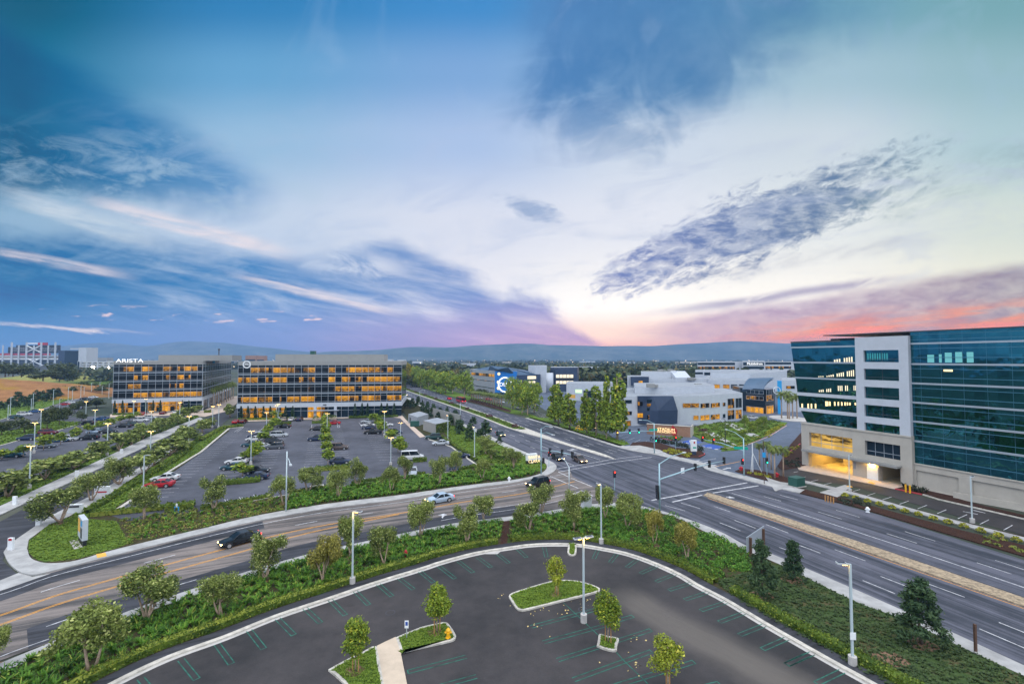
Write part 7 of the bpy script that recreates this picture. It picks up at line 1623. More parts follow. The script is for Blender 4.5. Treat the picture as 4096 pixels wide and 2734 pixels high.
for s_, h_, lb in (('F 170 640', 1.5, 'white marker post nearest the driveway bend on the far pavement'), ('F 890 310', 1.3, 'white marker post beside the far driveway pavement between two olives'), ('F 445 875', 1.6, 'white post with a red top at the driveway corner pavement'), ('F 125 1165', 1.6, 'white post with a red top at the tip of the corner pavement'), ('F 1410 40', 1.2, 'white marker post farthest up the driveway pavement')):
    b = gl(s_)[0]; t_ = thing('marker_post', lb, 'post', b); q = MB(); q.box((0, 0, h_ / 2), (.62, .25, h_)); q.build('panel', M['white'], t_)
    if 'red' in lb: q = MB(); q.box((0, -.14, h_ - .18), (.4, .03, .26)); q.build('red_mark', M['red'], t_)
for s_, lb in (('F 862 735', 'white cabinet sign with black lettering band on the driveway verge'), ('F 1190 515', 'white cabinet sign with red lines on the driveway verge')):
    b = gl(s_)[0]; t_ = thing('cabinet_sign', lb, 'sign', b); q = MB(); q.box((0, 0, .8), (2.2, .5, 1.3), 0, .15); q.build('cabinet', M['white'], t_); q = MB(); q.box((0, 0, .08), (2.0, .4, .16), 0, .15); q.build('foot', M['black'], t_); q = MB(); q.box((.0, -.27, 1.15 if 'black' in lb else .55), (1.7, .04, .25), 0, .15); q.build('lettering_band', M['black'] if 'black' in lb else M['red'], t_)
def hydrant(p, m, label, s_=1.0):
    t_ = thing('fire_hydrant', label, 'fire hydrant', p); q = MB(); q.tube([(0, 0, 0), (0, 0, .06), (0, 0, .07), (0, 0, .55), (0, 0, .58), (0, 0, .66), (0, 0, .78), (0, 0, .84)], [v * s_ for v in (.19, .19, .12, .12, .16, .16, .09, .03)], 12); q.build('body', M[m], t_, False)
    for d in ((-1, 0), (1, 0), (0, -1)): q = MB(); q.tube([(d[0] * .08, d[1] * .08, .45), (d[0] * .24 * s_, d[1] * .24 * s_, .45)], .07 * s_, 8); q.build('nozzle', M[m], t_)
hydrant(g('M', 560, 1030, .16), 'yellow', 'bright yellow fire hydrant on the small grass island', 1.25); hydrant(g('H', 1268, 355, .1), 'white', 'white fire hydrant in the strap grass by the cross street', 1.4); hydrant(g('J', 855, 570, .1), 'white', 'white fire hydrant on the bark bed beside the boulevard', 1.5); hydrant(g('M', 66, 90, .1), 'red', 'thin red valve pipe in the grass near the curved kerb', 1.0)
hydrant(g('I', 1640, 232, .1), 'red', 'red valve assembly at the corner bed by the signal mast', 1.9); hydrant(g('I', 2052, 305, .1), 'red', 'red valve between the corner palms', 2.0)
for x, y in ((1207, 385), (1246, 395)): b = g('J', x, y); q = MB(); q.tube([(0, 0, 0), (0, 0, 1.4)], .14, 10); tag(q.build('bollard', M['yellow'], None, loc=b), 'yellow bollard at the red kerb before the tower base', 'bollard', 'yellow bollards')
def cabinet(p, d, m, lb, rz=.4, cat='utility box'):
    t_ = thing('utility_box', lb, cat, p); q = MB(); q.box((0, 0, .06), (d[0] + .3, d[1] + .3, .12), 0, rz); q.build('pad', M['concrete'], t_); q = MB(); q.box((0, 0, .12 + d[2] / 2), d, 0, rz); q.build('cabinet', M[m], t_); q = MB(); q.box((0, 0, .15 + d[2]), (d[0] + .1, d[1] + .1, .08), 0, rz); q.build('lid', M[m], t_)
cabinet(g('H', 2165, 672, .1), (1.5, .8, 1.5), 'panel_white', 'pale grey utility cabinet in the bed corner near the crosswalk'); cabinet(g('J', 200, 330, .12), (2.3, 1.7, 1.5), 'teal_box', 'dark green transformer box on the corner pavement by the side road')
b = g('F', 2050, 725); t_ = thing('standpipe', 'small blue backflow pipe inside the clipped hedge corner', 'pipe', b); q = MB(); q.tube([(-.3, 0, 0), (-.3, 0, .9), (.3, 0, .9), (.3, 0, 0)], .09, 8); q.build('pipe', M['banner_blue'], t_); q = MB(); q.tube([(0, 0, .9), (0, 0, 1.4)], .12, 8); q.build('valve', M['white'], t_)
b = g('I', 1775, 258); t_ = thing('guy_frame', 'white post with slanting braces beside the corner palms', 'post', b); q = MB(); q.bar((0, 0, 0), (0, 0, 6.2), .14, .14); q.build('post', M['white'], t_)
for k_ in (1.9, -.4): q = MB(); q.bar((k_, 0, 0), (0, 0, 4.2), .1, .1); q.build('brace', M['white'], t_)
b = g('I', 1908, 395); t_ = thing('dark_sign_pole', 'dark pole with a small blue sign at the kerb by the palms', 'sign', b); q = MB(); q.tube([(0, 0, 0), (0, 0, 8.2)], .07, 8); q.build('pole', M['timber'], t_); q = MB(); q.box((0, -.1, 5.6), (.6, .05, .95)); q.build('blue_plate', M['banner_blue'], t_)
for x, y in ((1290, 1002), (1605, 1000), (1722, 1000), (1788, 1005), (1148, 1015), (1922, 1000)):
    b = g('B', x, y); t_ = POOL.place('slim_bollard', lambda: (lambda t_: ((lambda q: (q.tube([(0, 0, 0), (0, 0, 3.1)], .13, 8), q.build('post', M['white'], t_)))(MB()), t_)[1])(thing('light_column', 'x', 'light column')), (b.x, b.y, .1), 0, None, 'slim white light column on the paving before the glass office', 'white light columns')
for x, y in ((1346, 1052), (1552, 1040)): b = g('B', x, y); t_ = POOL.place('planter', lambda: (lambda t_: ((lambda q: (q.tube([(0, 0, 0), (0, 0, .7)], [.8, 1.0], 14), q.build('pot', M['tan_walk'], t_)))(MB()), put('plant', mk_shrub('hedge', 'p', 120, .95)().data, t_, (0, 0, .6)), t_)[2])(thing('planter', 'x', 'planter')), (b.x, b.y, .1), 0, (1.3, 1.3, 1.3), 'round planter with a clipped bush beside the glass office entrance', 'entrance planters')
for o_ in [o for o in bpy.data.objects if o.name == 'p' or o.name.startswith('p.')]: bpy.data.objects.remove(o_)
sgr = gl('J 465 470, 540 490'); 
for i in range(4): b = sgr[0].lerp(sgr[1], i / 3); q = MB(); q.tube([(0, 0, 0), (0, 0, 1.0)], .1, 8); tag(q.build('short_stake', M['stake'], None, loc=b), 'short pale stake on the bark bed beside the boulevard', 'stake', 'short stakes on the bark bed')

# ------------------------------------------------------------------ cars
M.update({'car_glass': mat('car glass', (.010, .014, .018), .04, spec=.35), 'tyre': mat('tyre', (.012, .012, .013), .85), 'rim': mat('alloy rim', (.55, .56, .58), .3, .7), 'head_off': mat('headlamp glass', (.6, .62, .64), .1), 'tail': mat('tail lamp', (.30, .008, .01), .25), 'head_on': mat('headlamp on', (1, .8, .5), .3, emit=(1, .66, .25), es=9), 'tail_on': mat('tail lamp on', (.8, .02, .02), .3, emit=(1, .03, .05), es=3.5)})
PAINT = {'black': (.010, .011, .013), 'white': (.55, .56, .57), 'silver': (.42, .45, .48), 'grey': (.11, .12, .14), 'navy': (.014, .026, .065), 'blue': (.02, .075, .20), 'red': (.42, .012, .018), 'darkred': (.13, .008, .014), 'teal': (.012, .06, .085), 'green': (.015, .05, .045), 'brown': (.10, .075, .065), 'beige': (.36, .31, .25), 'yellow': (.75, .45, .02), 'ltblue': (.40, .50, .62)}
for k_, c_ in PAINT.items(): M['paint_' + k_] = mat('car paint ' + k_, c_, .22, .15 if k_ != 'white' else 0, spec=.6)
SPEC = {  # length, width, roof, belt, hood, tail height, cabin foot rear/front, roof rear/front
    'sedan': (4.75, 1.82, 1.46, .96, .88, 1.00, -1.85, 1.00, -.95, .18), 'hatch': (4.3, 1.78, 1.52, .98, .92, 1.02, -2.0, 1.0, -1.55, .25), 'suv': (4.75, 1.90, 1.74, 1.10, 1.05, 1.12, -2.25, 1.05, -1.85, .35),
    'minivan': (5.0, 1.96, 1.78, 1.08, 1.00, 1.10, -2.4, 1.45, -2.05, .70), 'van': (5.3, 2.0, 2.15, 1.20, 1.10, 1.2, -2.62, 1.75, -2.5, 1.05), 'pickup': (5.6, 1.95, 1.82, 1.14, 1.08, 1.10, -.55, 1.30, -.30, .55), 'bus': (10.5, 2.5, 3.0, 1.5, 1.45, 1.5, -5.2, 5.15, -5.15, 4.95)}
def mk_car(kind):
    def f():
        L, W_, H_, zb_, zh, zt_, r0, f0, r1, f1 = SPEC[kind]; t_ = thing('car', kind, 'car'); w = W_ / 2; rt = .33 if kind != 'bus' else .5
        st = [(-L / 2, .82, .45, zt_ - .14), (-L / 2 + .12, .92, .30, zt_ - .02), (r0 + .02, .985, .22, zt_), (-.6, 1.0, .20, zb_), (f0 - .1, 1.0, .20, zb_ - .01), (f0 + .25, .98, .20, zh + .03), (L / 2 - .55, .93, .22, zh - .06), (L / 2 - .12, .84, .28, zh - .17), (L / 2, .70, .40, zh - .32)]
        if kind == 'bus': st = [(-L / 2, .97, .4, 1.5), (0, 1, .35, 1.5), (L / 2, .96, .4, 1.5)]
        V_, F_, Mx = [], [], []
        for x, k, z0, z1 in st:
            zs = z0 + (z1 - z0) * .55; V_ += [(x, -w * k * .9, z0), (x, -w * k, zs), (x, -w * k * .93, z1 - .03), (x, -w * k * .5, z1 + .015), (x, w * k * .5, z1 + .015), (x, w * k * .93, z1 - .03), (x, w * k, zs), (x, w * k * .9, z0)]
        n = len(st)
        for i in range(n - 1):
            for j in range(8): F_.append((i * 8 + j, i * 8 + (j + 1) % 8, (i + 1) * 8 + (j + 1) % 8, (i + 1) * 8 + j)); Mx.append(1 if j == 7 else 0)
        F_ += [tuple(range(8)), tuple((n - 1) * 8 + j for j in reversed(range(8)))]; Mx += [0, 0]
        q = MB(); q.add(V_, F_); q.m = Mx; wr = w * .80
        rf = [(r1 - .08, -wr * .95, H_ - .05), (f1 + .08, -wr * .95, H_ - .05), (f1 + .08, wr * .95, H_ - .05), (r1 - .08, wr * .95, H_ - .05), (r1 + .1, -wr * .8, H_), (f1 - .12, -wr * .8, H_), (f1 - .12, wr * .8, H_), (r1 + .1, wr * .8, H_)]
        q.add(rf, [(4, 5, 6, 7), (0, 1, 5, 4), (1, 2, 6, 5), (2, 3, 7, 6), (3, 0, 4, 7)])
        for s_ in (-1, 1):
            for (xa, xb) in ((r0 + .05, r1), (f0 - .02, f1), ((r0 + f0) / 2 - .1, (r1 + f1) / 2 - .1)): q.bar((xa, s_ * w * .91, zb_ - .03), (xb, s_ * wr * .96, H_ - .05), .09, .05)
            for x in (-L * .29, L * .30): q.tube([(x, s_ * (w - .28), rt + .02), (x, s_ * (w + .006), rt + .02)], rt + .07, 14, 1)
        if kind == 'pickup': q.box((-1.75, 0, 1.08), (2.1, 1.5, .06), 1)
        q.build('body', [M['paint_grey'], M['black']], t_)
        gq = MB(); zz = zb_ - .04; a_ = [(r0 + .03, -w * .90, zz), (f0, -w * .90, zz), (f0, w * .90, zz), (r0 + .03, w * .90, zz), (r1, -wr * .95, H_ - .05), (f1, -wr * .95, H_ - .05), (f1, wr * .95, H_ - .05), (r1, wr * .95, H_ - .05)]
        gq.add(a_, [(0, 1, 5, 4), (1, 2, 6, 5), (2, 3, 7, 6), (3, 0, 4, 7)]); gq.build('window_glass', M['car_glass'], t_)
        for s_ in (-1, 1):
            for x in (-L * .29, L * .30):
                q = MB(); q.tube([(x, s_ * (w - .24), rt), (x, s_ * (w + .015), rt)], rt, 16); wh = q.build('wheel', M['tyre'], t_); q = MB(); q.tube([(x, s_ * (w - .02), rt), (x, s_ * (w + .03), rt)], rt * .66, 12); q.build('rim', M['rim'], wh)
            zf = st[-2][3]; q = MB(); q.box((L / 2 - .14, s_ * w * .62, zf - .10), (.20, .36, .15)); q.build('headlight', M['head_off'], t_); q = MB(); q.box((-L / 2 + .06, s_ * w * .68, zt_ - .20), (.14, .34, .18)); q.build('taillight', M['tail'], t_)
        return t_
    return f
_colour = {}
def car(kind, paint, at, head, label, lit=False, group=None, back=.85, cat='car'):
    """at: 't x y' of the nearest tyre; head: plan direction of the bonnet."""
    t1, x, y = at.split(); b = g(t1, float(x), float(y)); b = b + Vector((b.x, b.y, 0)).normalized() * back; head = Vector(head)
    r = POOL.place(('car', kind), mk_car(kind), (b.x, b.y, .018), math.atan2(head.y, head.x), None, label, group); r['category'] = cat
    for c in r.children:
        if c.name.startswith('body'): c.material_slots[0].link = 'OBJECT'; c.material_slots[0].material = M['paint_' + paint]
        elif c.name.startswith(('headlight', 'taillight')): c.material_slots[0].link = 'OBJECT'; c.material_slots[0].material = M[('head' if c.name.startswith('head') else 'tail') + ('_on' if lit else ('_off' if c.name.startswith('head') else ''))]
    return r
R_, L__ = dB, -dB; inw = -FD.n
row = 'cars parked in the office car park'
for a_ in (('sedan', 'red', 'B 424 1085', inw, 'red car parked at the glass office beside the driveway entrance'), ('sedan', 'darkred', 'B 503 1078', inw, 'maroon car parked next to the bright red one at the glass office'), ('suv', 'white', 'B 918 1058', inw, 'white tall car first of the four parked before the office hedge'), ('hatch', 'beige', 'B 983 1058', inw, 'beige hatchback among the cars parked before the office hedge'), ('sedan', 'white', 'B 1068 1055', inw, 'white sedan parked between beige hatchback and dark blue car'), ('suv', 'navy', 'B 1158 1055', inw, 'dark blue car at the end of the four before the office hedge'),
           ('sedan', 'black', 'B 975 1138', L__, 'black sedan before the far hedge of the driveway side row'), ('minivan', 'silver', 'B 920 1242', R_, 'silver minivan parked under the driveway side trees'), ('sedan', 'silver', 'B 735 1208', L__, 'silver sedan half hidden by the driveway side trees'), ('sedan', 'navy', 'B 650 1252', L__, 'navy car nose left behind the white sedan in the driveway side row'), ('sedan', 'white', 'B 635 1290', L__, 'white sedan between two dark cars in the driveway side row'), ('suv', 'black', 'B 858 1325', R_, 'black estate parked behind the silver grey one'), ('sedan', 'teal', 'B 590 1355', L__, 'dark teal car nose left at the driveway side row'), ('suv', 'grey', 'B 868 1382', L__, 'silver grey estate with bright wheels in the driveway side row'), ('sedan', 'white', 'B 700 1380', L__, 'white car mostly hidden by the round driveway side tree'),
           ('sedan', 'white', 'g 425 165', L__, 'white sedan beside the lamp post at the near end of the row'), ('sedan', 'teal', 'g 380 232', L__, 'dark teal sedan parked just in front of the white sedan'), ('suv', 'black', 'g 660 280', R_, 'black wagon behind the navy sedan at the near row end'), ('sedan', 'navy', 'g 650 348', L__, 'navy sedan nearest the tall clipped hedge'), ('sedan', 'black', 'B 1358 1168', L__, 'black sedan before the middle row hedge near the entrance'), ('sedan', 'red', 'B 1555 1098', L__, 'low bright red coupe beyond the middle row trees'), ('suv', 'navy', 'B 1352 1288', L__, 'dark blue wagon nose left at the middle row'), ('suv', 'brown', 'B 1615 1392', R_, 'brownish grey crossover right of the middle row trees'), ('sedan', 'navy', 'g 1632 165', R_, 'navy sedan at the near end of the middle row'),
           ('sedan', 'silver', 'B 1945 1078', L__, 'silver sedan at the far end of the service side row'), ('sedan', 'white', 'B 1950 1125', L__, 'white sedan between silver sedan and navy car'), ('sedan', 'navy', 'B 1960 1152', L__, 'navy sedan beside the black pickup'), ('pickup', 'black', 'B 2010 1208', L__, 'black pickup truck in the service side row'), ('sedan', 'white', 'B 2165 1118', R_, 'white car right of the service side trees'), ('suv', 'navy', 'B 2262 1208', R_, 'purplish navy crossover near the service buildings'), ('suv', 'green', 'C 385 1270', L__, 'dark green off roader beside the long service building'), ('sedan', 'silver', 'C 472 1340', L__, 'silver sedan alone at the service side kerb'), ('sedan', 'navy', 'C 700 1488', R_, 'dark blue sedan by the hedge under the lamp post'), ('van', 'white', 'C 145 1510', R_, 'white van parked before the short clipped hedge'),
           ('sedan', 'silver', 'H 150 292', -inw, 'silver car facing the bed behind the first olive'), ('sedan', 'navy', 'H 625 245', -inw, 'dark car with red lamps behind the olive by the last hedge')):
    car(*a_, group=row)
kd = (g('F', 1520, 575) - g('F', 1900, 280)); kd = Vector((-kd.y, kd.x, 0)).normalized(); kd = kd if kd.x < 0 else -kd
kd = (kd + L__ * 1.2).normalized()
car('sedan', 'red', 'F 1850 440', kd, 'red sedan nosed against the western kerb behind the corner olive', group=row); car('sedan', 'white', 'F 1920 362', kd, 'white sedan beside the red one at the western kerb', group=row)
wl = 'cars parked in the west car park'; wd_ = Vector((.97, .25, 0))
for a_ in (('sedan', 'teal', 'A 140 1480', 'teal sedan cut by the picture edge in the west car park'), ('suv', 'navy', 'A 320 1280', 'dark blue estate by the long white kerb of the west car park'), ('suv', 'darkred', 'A 560 1212', 'dark red wagon at the corner of the long white kerb'), ('sedan', 'grey', 'A 525 1372', 'grey sedan behind the trimmed tree on its kerbed island'), ('sedan', 'blue', 'A 675 1302', 'blue car between two trimmed trees of the west car park'), ('suv', 'white', 'A 800 1288', 'white crossover between trimmed tree and black estate'), ('suv', 'black', 'A 1035 1275', 'black estate with amber lamps in the west car park'), ('sedan', 'ltblue', 'A 1110 1198', 'pale car at the foot of a lit lamp post in the west car park'), ('sedan', 'black', 'A 1258 1198', 'long black sedan next to the pale car'), ('sedan', 'black', 'A 1008 1098', 'black sedan alone on the upper aisle'), ('sedan', 'blue', 'A 1170 1048', 'blue sedan on the upper aisle before the west office'), ('sedan', 'black', 'A 1437 1132', 'black low car facing the olive row'), ('sedan', 'green', 'A 1532 1110', 'dark green sedan beside the black low car'), ('suv', 'white', 'A 1642 1064', 'white crossover clear of the trees before the west office'), ('sedan', 'silver', 'A 1738 1030', 'silver sedan behind the white crossover'), ('sedan', 'white', 'A 2130 1022', 'white car half behind the olive row near the driveway head')):
    car(a_[0], a_[1], a_[2], wd_ if len(a_[3]) % 2 else -wd_, a_[3], group=wl)
for a_ in (('sedan', 'red', 'A 1660 988', 'red car nose in before the west office'), ('sedan', 'darkred', 'A 1895 978', 'dark red car nose in before the west office'), ('sedan', 'white', 'A 2045 968', 'white car nose in before the west office')): car(a_[0], a_[1], a_[2], (-FA.n.x, -FA.n.y, 0), a_[3], group=wl)
for a_ in (('suv', 'white', 'A 285 993', 'long white car below the dry hill'), ('sedan', 'blue', 'A 420 958', 'blue car below the dry hill beside the long white one'), ('sedan', 'teal', 'A 180 1028', 'teal car at the picture edge below the dry hill'), ('sedan', 'red', 'A 760 873', 'red car on the aisle below the conifers'), ('sedan', 'white', 'A 825 853', 'white car next to the red one below the conifers'), ('sedan', 'black', 'A 990 808', 'black car farthest up the hill aisle'), ('sedan', 'white', 'A 1085 790', 'white car farthest up the hill aisle'), ('sedan', 'navy', 'A 715 965', 'navy car behind the dark bushy trees')):
    car(a_[0], a_[1], a_[2], wd_, a_[3], group='cars below the dry hill', back=.9)
# traffic
cw = Vector((-math.cos(.42), -math.sin(.42), 0))
def road_dir(pts, p): i = min(range(len(pts) - 1), key=lambda k: (pts[k] - p).length); d = pts[i + 1] - pts[max(i - 1, 0)]; d.z = 0; return d.normalized()
for a_ in (('sedan', 'black', 'g 460 1108', 'black car driving along the cross street with amber lamps on'), ('sedan', 'ltblue', 'H 460 618', 'silver blue car driving along the cross street'), ('suv', 'black', 'H 1600 435', 'black wagon entering the cross street past the corner')):
    b = gl(a_[2])[0]; car(a_[0], a_[1], a_[2], -road_dir(CN, b), a_[3], True, 'cars driving on the roads')
for a_ in (('sedan', 'black', 'C 1830 1512', 'dark car with headlamps on waiting at the stop line, inner lane'), ('sedan', 'brown', 'C 2085 1538', 'grey brown sedan waiting at the stop line beside the dark one'), ('sedan', 'green', 'C 1165 1232', 'dark green car coming down the boulevard'), ('sedan', 'blue', 'C 1010 1162', 'blue car on the boulevard behind a young pine'), ('sedan', 'white', 'C 66 760', 'car with bright headlamps at the far bend of the boulevard')):
    b = gl(a_[2])[0]; car(a_[0], a_[1], a_[2], road_dir(BL, b), a_[3], True, 'cars driving on the roads')
for a_ in (('bus', 'red', 'C 708 842', 'red bus driving away on the boulevard', 'bus'), ('sedan', 'red', 'C 568 806', 'red car ahead of the red bus', 'car')):
    b = gl(a_[2])[0]; car(a_[0], a_[1], a_[2], -road_dir(BR, b), a_[3], True, 'cars driving on the roads', cat=a_[4])
cg = 'cars parked across the boulevard'
for a_ in (('sedan', 'silver', 'C 915 800', 'silver car behind the short palms'), ('sedan', 'red', 'C 1030 815', 'red car behind the short palms'), ('sedan', 'silver', 'C 1170 850', 'silver car at the end of the short palm row'), ('sedan', 'white', 'C 1385 915', 'white car between the green trees'), ('hatch', 'yellow', 'C 2115 1168', 'yellow car among the poplars'), ('suv', 'brown', 'C 2205 1160', 'brown car with lamps on among the poplars'), ('sedan', 'white', 'D 1775 1035', 'white car at the round planter before the campus entrance'), ('sedan', 'navy', 'C 2120 1120', 'navy car behind the yellow one')):
    car(a_[0], a_[1], a_[2], Vector((.85, -.5, 0)), a_[3], 'lamps on' in a_[3], cg)

# ------------------------------------------------------------------ the far country
def ridge(name, pts, Y, z0=-5, depth=2500, seed=0, rough=18, m='hill'):
    """A range of hills whose crest passes through photo points at distance Y."""
    C_ = [AT(px, py, Y) for px, py in pts]; xs = np.array([p.x for p in C_]); zs = np.array([p.z for p in C_]); n = 260; X_ = np.linspace(xs[0], xs[-1], n); Z_ = np.interp(X_, xs, zs); rg = np.random.default_rng(seed)
    Z_ = np.convolve(np.pad(Z_, 4, mode='edge'), np.ones(9) / 9, 'valid'); Z_ = Z_ + sum(rough / k * np.sin(X_ / (420 / k) + rg.random() * 6) for k in (1, 2, 3, 5, 8))
    rows_ = 14; V_ = []
    for j in range(rows_):
        f = j / (rows_ - 1); k = math.sin(min(1, f / .62) * math.pi / 2) ** 1.3 if f < .62 else math.cos((f - .62) / .38 * math.pi / 2)
        V_.append(np.stack([X_, np.full(n, Y - depth * .62 + depth * f) , z0 + (Z_ - z0) * k * (1 + (.06 * np.sin(X_ / 150 + j) if 0 < j < 8 else 0))], 1))
    V_ = np.concatenate(V_); i = np.arange(n - 1); F_ = np.concatenate([np.stack([j * n + i, j * n + i + 1, (j + 1) * n + i + 1, (j + 1) * n + i], 1) for j in range(rows_ - 1)])
    return struct(put(name, np_mesh(name, V_, F_, [M[m]], smooth=True)))
ridge('hills', [(-900, 1420), (0, 1416), (160, 1404), (230, 1389), (300, 1378), (370, 1372), (430, 1374), (480, 1370), (540, 1382), (610, 1383), (700, 1369), (800, 1371), (880, 1370), (970, 1380), (1080, 1391), (1172, 1401), (1290, 1412), (1450, 1425), (1700, 1432)], 5200, depth=1300, seed=1, rough=4)
ridge('hills', [(1150, 1425), (1330, 1404), (1450, 1403), (1540, 1397), (1612, 1386), (1700, 1388), (1795, 1391), (1880, 1383), (1960, 1379), (2060, 1376), (2140, 1382), (2175, 1377), (2250, 1383), (2330, 1379), (2400, 1383), (2490, 1386), (2620, 1383), (2770, 1370), (2850, 1371), (2990, 1364), (3090, 1374), (3170, 1375), (3500, 1380), (4200, 1370), (5200, 1380)], 4400, depth=1300, seed=2, rough=3.4)
def mound(name, crest, half, m, zmin=0.0, seed=0):
    """A smooth hill along a crest line of (x, y, z) points."""
    C_ = resample(crest, n=40); zc_ = np.interp(np.linspace(0, 1, 40), np.linspace(0, 1, len(crest)), [p[2] for p in crest]); V_ = []
    for j in range(17):
        o = (j / 16 * 2 - 1); k = (math.cos(o * math.pi) + 1) / 2; L_ = off(C_, o * half); V_ += [(p.x, p.y, zmin + (z - zmin) * k + .6 * math.sin(p.x * .05 + p.y * .08) * k - .05) for p, z in zip(L_, zc_)]
    F_ = [(j * 40 + i, j * 40 + i + 1, (j + 1) * 40 + i + 1, (j + 1) * 40 + i) for j in range(16) for i in range(39)]
    return struct(put(name, np_mesh(name, V_, F_, [M[m]], smooth=True)))
mound('dry_hill_ground', [AT(-700, 1480, 285), AT(-200, 1490, 290), AT(0, 1500, 295), AT(70, 1507, 300), AT(140, 1517, 310), AT(220, 1530, 320), AT(300, 1537, 345), AT(380, 1560, 370)], 75, 'dry_grass')
mound('golf_ground', [AT(150, 1490, 560), AT(300, 1482, 580), AT(450, 1484, 580), AT(700, 1490, 580)], 160, 'golf')
tr2 = 'trees on the dry hill'
trees('broad', 'A 60 540 | A 50 380 | 70 ; A 150 540 | A 160 390 | 66 ; A 250 545 | A 250 385 | 70 ; A 330 550 | A 330 400 | 60 ; A -20 540 | A -10 370 | 70; A 100 530 | A 100 420 | 50', 'dark tree in the belt in front of the stadium', tr2, far=360)
trees('broad', 'A 500 590 | A 500 462 | 92', 'round olive green tree on the dry hill shoulder', tr2, far=330)
trees('broad', 'A 640 560 | A 640 360 | 70 ; A 730 575 | A 720 385 | 72 ; A 800 580 | A 800 420 | 60 ; A 690 600 | A 690 470 | 60; A 850 590 | A 845 470 | 40', 'dark tree on the end of the dry hill below the white tower', tr2, far=380)
trees('broad', 'A 950 560 | A 950 525 | 16 ; A 1010 520 | A 1010 460 | 26', 'small tree on the fairway', 'trees on the fairway', far=560)
# stadium
sta = thing('stadium', 'steel framed stadium with red bands and dark score boards beyond the dry hill', 'stadium', (0, 0, 0)); Y = 900; FSt = Face(XY(-400, Y), XY(231, Y)); Z = lambda y, Y=900: zat(1320 + y * .34438, Y)
def sq(name, x0, y0, x1, y1, m, o=0.0, th=3.0): q = MB(); (u0, z1), (u1, z0) = FSt.sz('A', x0, y0), FSt.sz('A', x1, y1); FSt.slab(q, u0, z0, u1, z1, o - th, o); return q.build(name, M[m], sta)
sq('stand', -900, 290, 665, 470, 'beige', -20, 60); sq('score_board', 150, 172, 650, 265, 'black', -6); sq('score_board', 55, 195, 138, 265, 'black', -6); sq('red_band', -900, 268, 570, 290, 'red', 0); sq('red_sign', 415, 143, 515, 172, 'red', -4); sq('white_sign', 300, 146, 415, 160, 'white', -4); sq('white_band', -900, 290, 665, 302, 'panel_white', 1); sq('dark_gap', -900, 345, 660, 400, 'dark_steel', -2); sq('white_band', -900, 326, 665, 340, 'white', 1)
for x in (150, 322, 492, 655): sq('column', x - 5, 140, x + 5, 420, 'panel_white', 3, .8)
for x in (45, 228, 403, 570): sq('column', x - 3.5, 175, x + 3.5, 410, 'panel_white', 2.5, .8)
for (xa, ya, xb, yb) in ((330, 180, 485, 255), (485, 180, 330, 255), (330, 330, 520, 410), (330, 400, 480, 330)): q = MB(); (u0, z0), (u1, z1) = FSt.sz('A', xa, ya), FSt.sz('A', xb, yb); q.bar(FSt.pt(u0, z0, 3), FSt.pt(u1, z1, 3), 1.4, 1.2); q.build('brace', M['white'], sta)
for y in (212, 236): sq('rail', 150, y - 1.5, 650, y + 1.5, 'white', 1)
htl = thing('hotel_tower', 'dark and white tower block beside the stadium', 'hotel'); FH_ = Face(XY(229, 720), XY(349, 720))
def hq(name, x0, y0, x1, y1, m, o=0, th=20): q = MB(); (u0, z1), (u1, z0) = FH_.sz('A', x0, y0), FH_.sz('A', x1, y1); FH_.slab(q, u0, z0, u1, z1, o - th, o); q.build(name, M[m], htl)
hq('dark_wing', 665, 236, 745, 420, 'navy', -2); hq('dark_wing', 745, 238, 912, 420, 'spandrel', -1); hq('roof_cap', 820, 208, 935, 222, 'panel_white', 1); hq('white_slab', 928, 202, 1012, 420, 'panel_white', 2); hq('red_strip', 914, 240, 926, 400, 'red', 0)
gar = thing('parking_garage', 'white open deck parking garage under two glaring floodlights', 'parking garage'); FG_ = Face(XY(300, 640), XY(470, 640))
def gq_(name, x0, y0, x1, y1, m, o=0, th=18): q = MB(); (u0, z1), (u1, z0) = FG_.sz('A', x0, y0), FG_.sz('A', x1, y1); FG_.slab(q, u0, z0, u1, z1, o - th, o); q.build(name, M[m], gar)
gq_('deck_core', 912, 362, 1330, 500, 'garage_wall', -3)
for y in (360, 388, 416, 444): gq_('deck', 905, y, 1335, y + 15, 'panel_white', 0)
for x in (940, 1005, 1070, 1135, 1200, 1265): gq_('column', x - 6, 360, x + 6, 480, 'panel_white', .5)
gq_('stair_tower', 915, 358, 940, 470, 'panel_white', 2); gq_('stair_glass', 920, 365, 936, 465, 'glass_blue', 2.3, .3)
for x in (1080, 1282):
    p = AT(*P('A', x, 434), 600); b = Vector((p.x, p.y, 0)); t_ = thing('floodlight', 'glaring floodlight mast before the white garage', 'floodlight', b, group='floodlights before the white garage'); q = MB(); q.tube([(0, 0, 0), (0, 0, p.z)], .25, 6); q.build('mast', M['steel'], t_)
    q = MB(); q.box((0, -.4, p.z), (4.0, .5, 2.4)); q.build('lamp', M['flood'], t_)
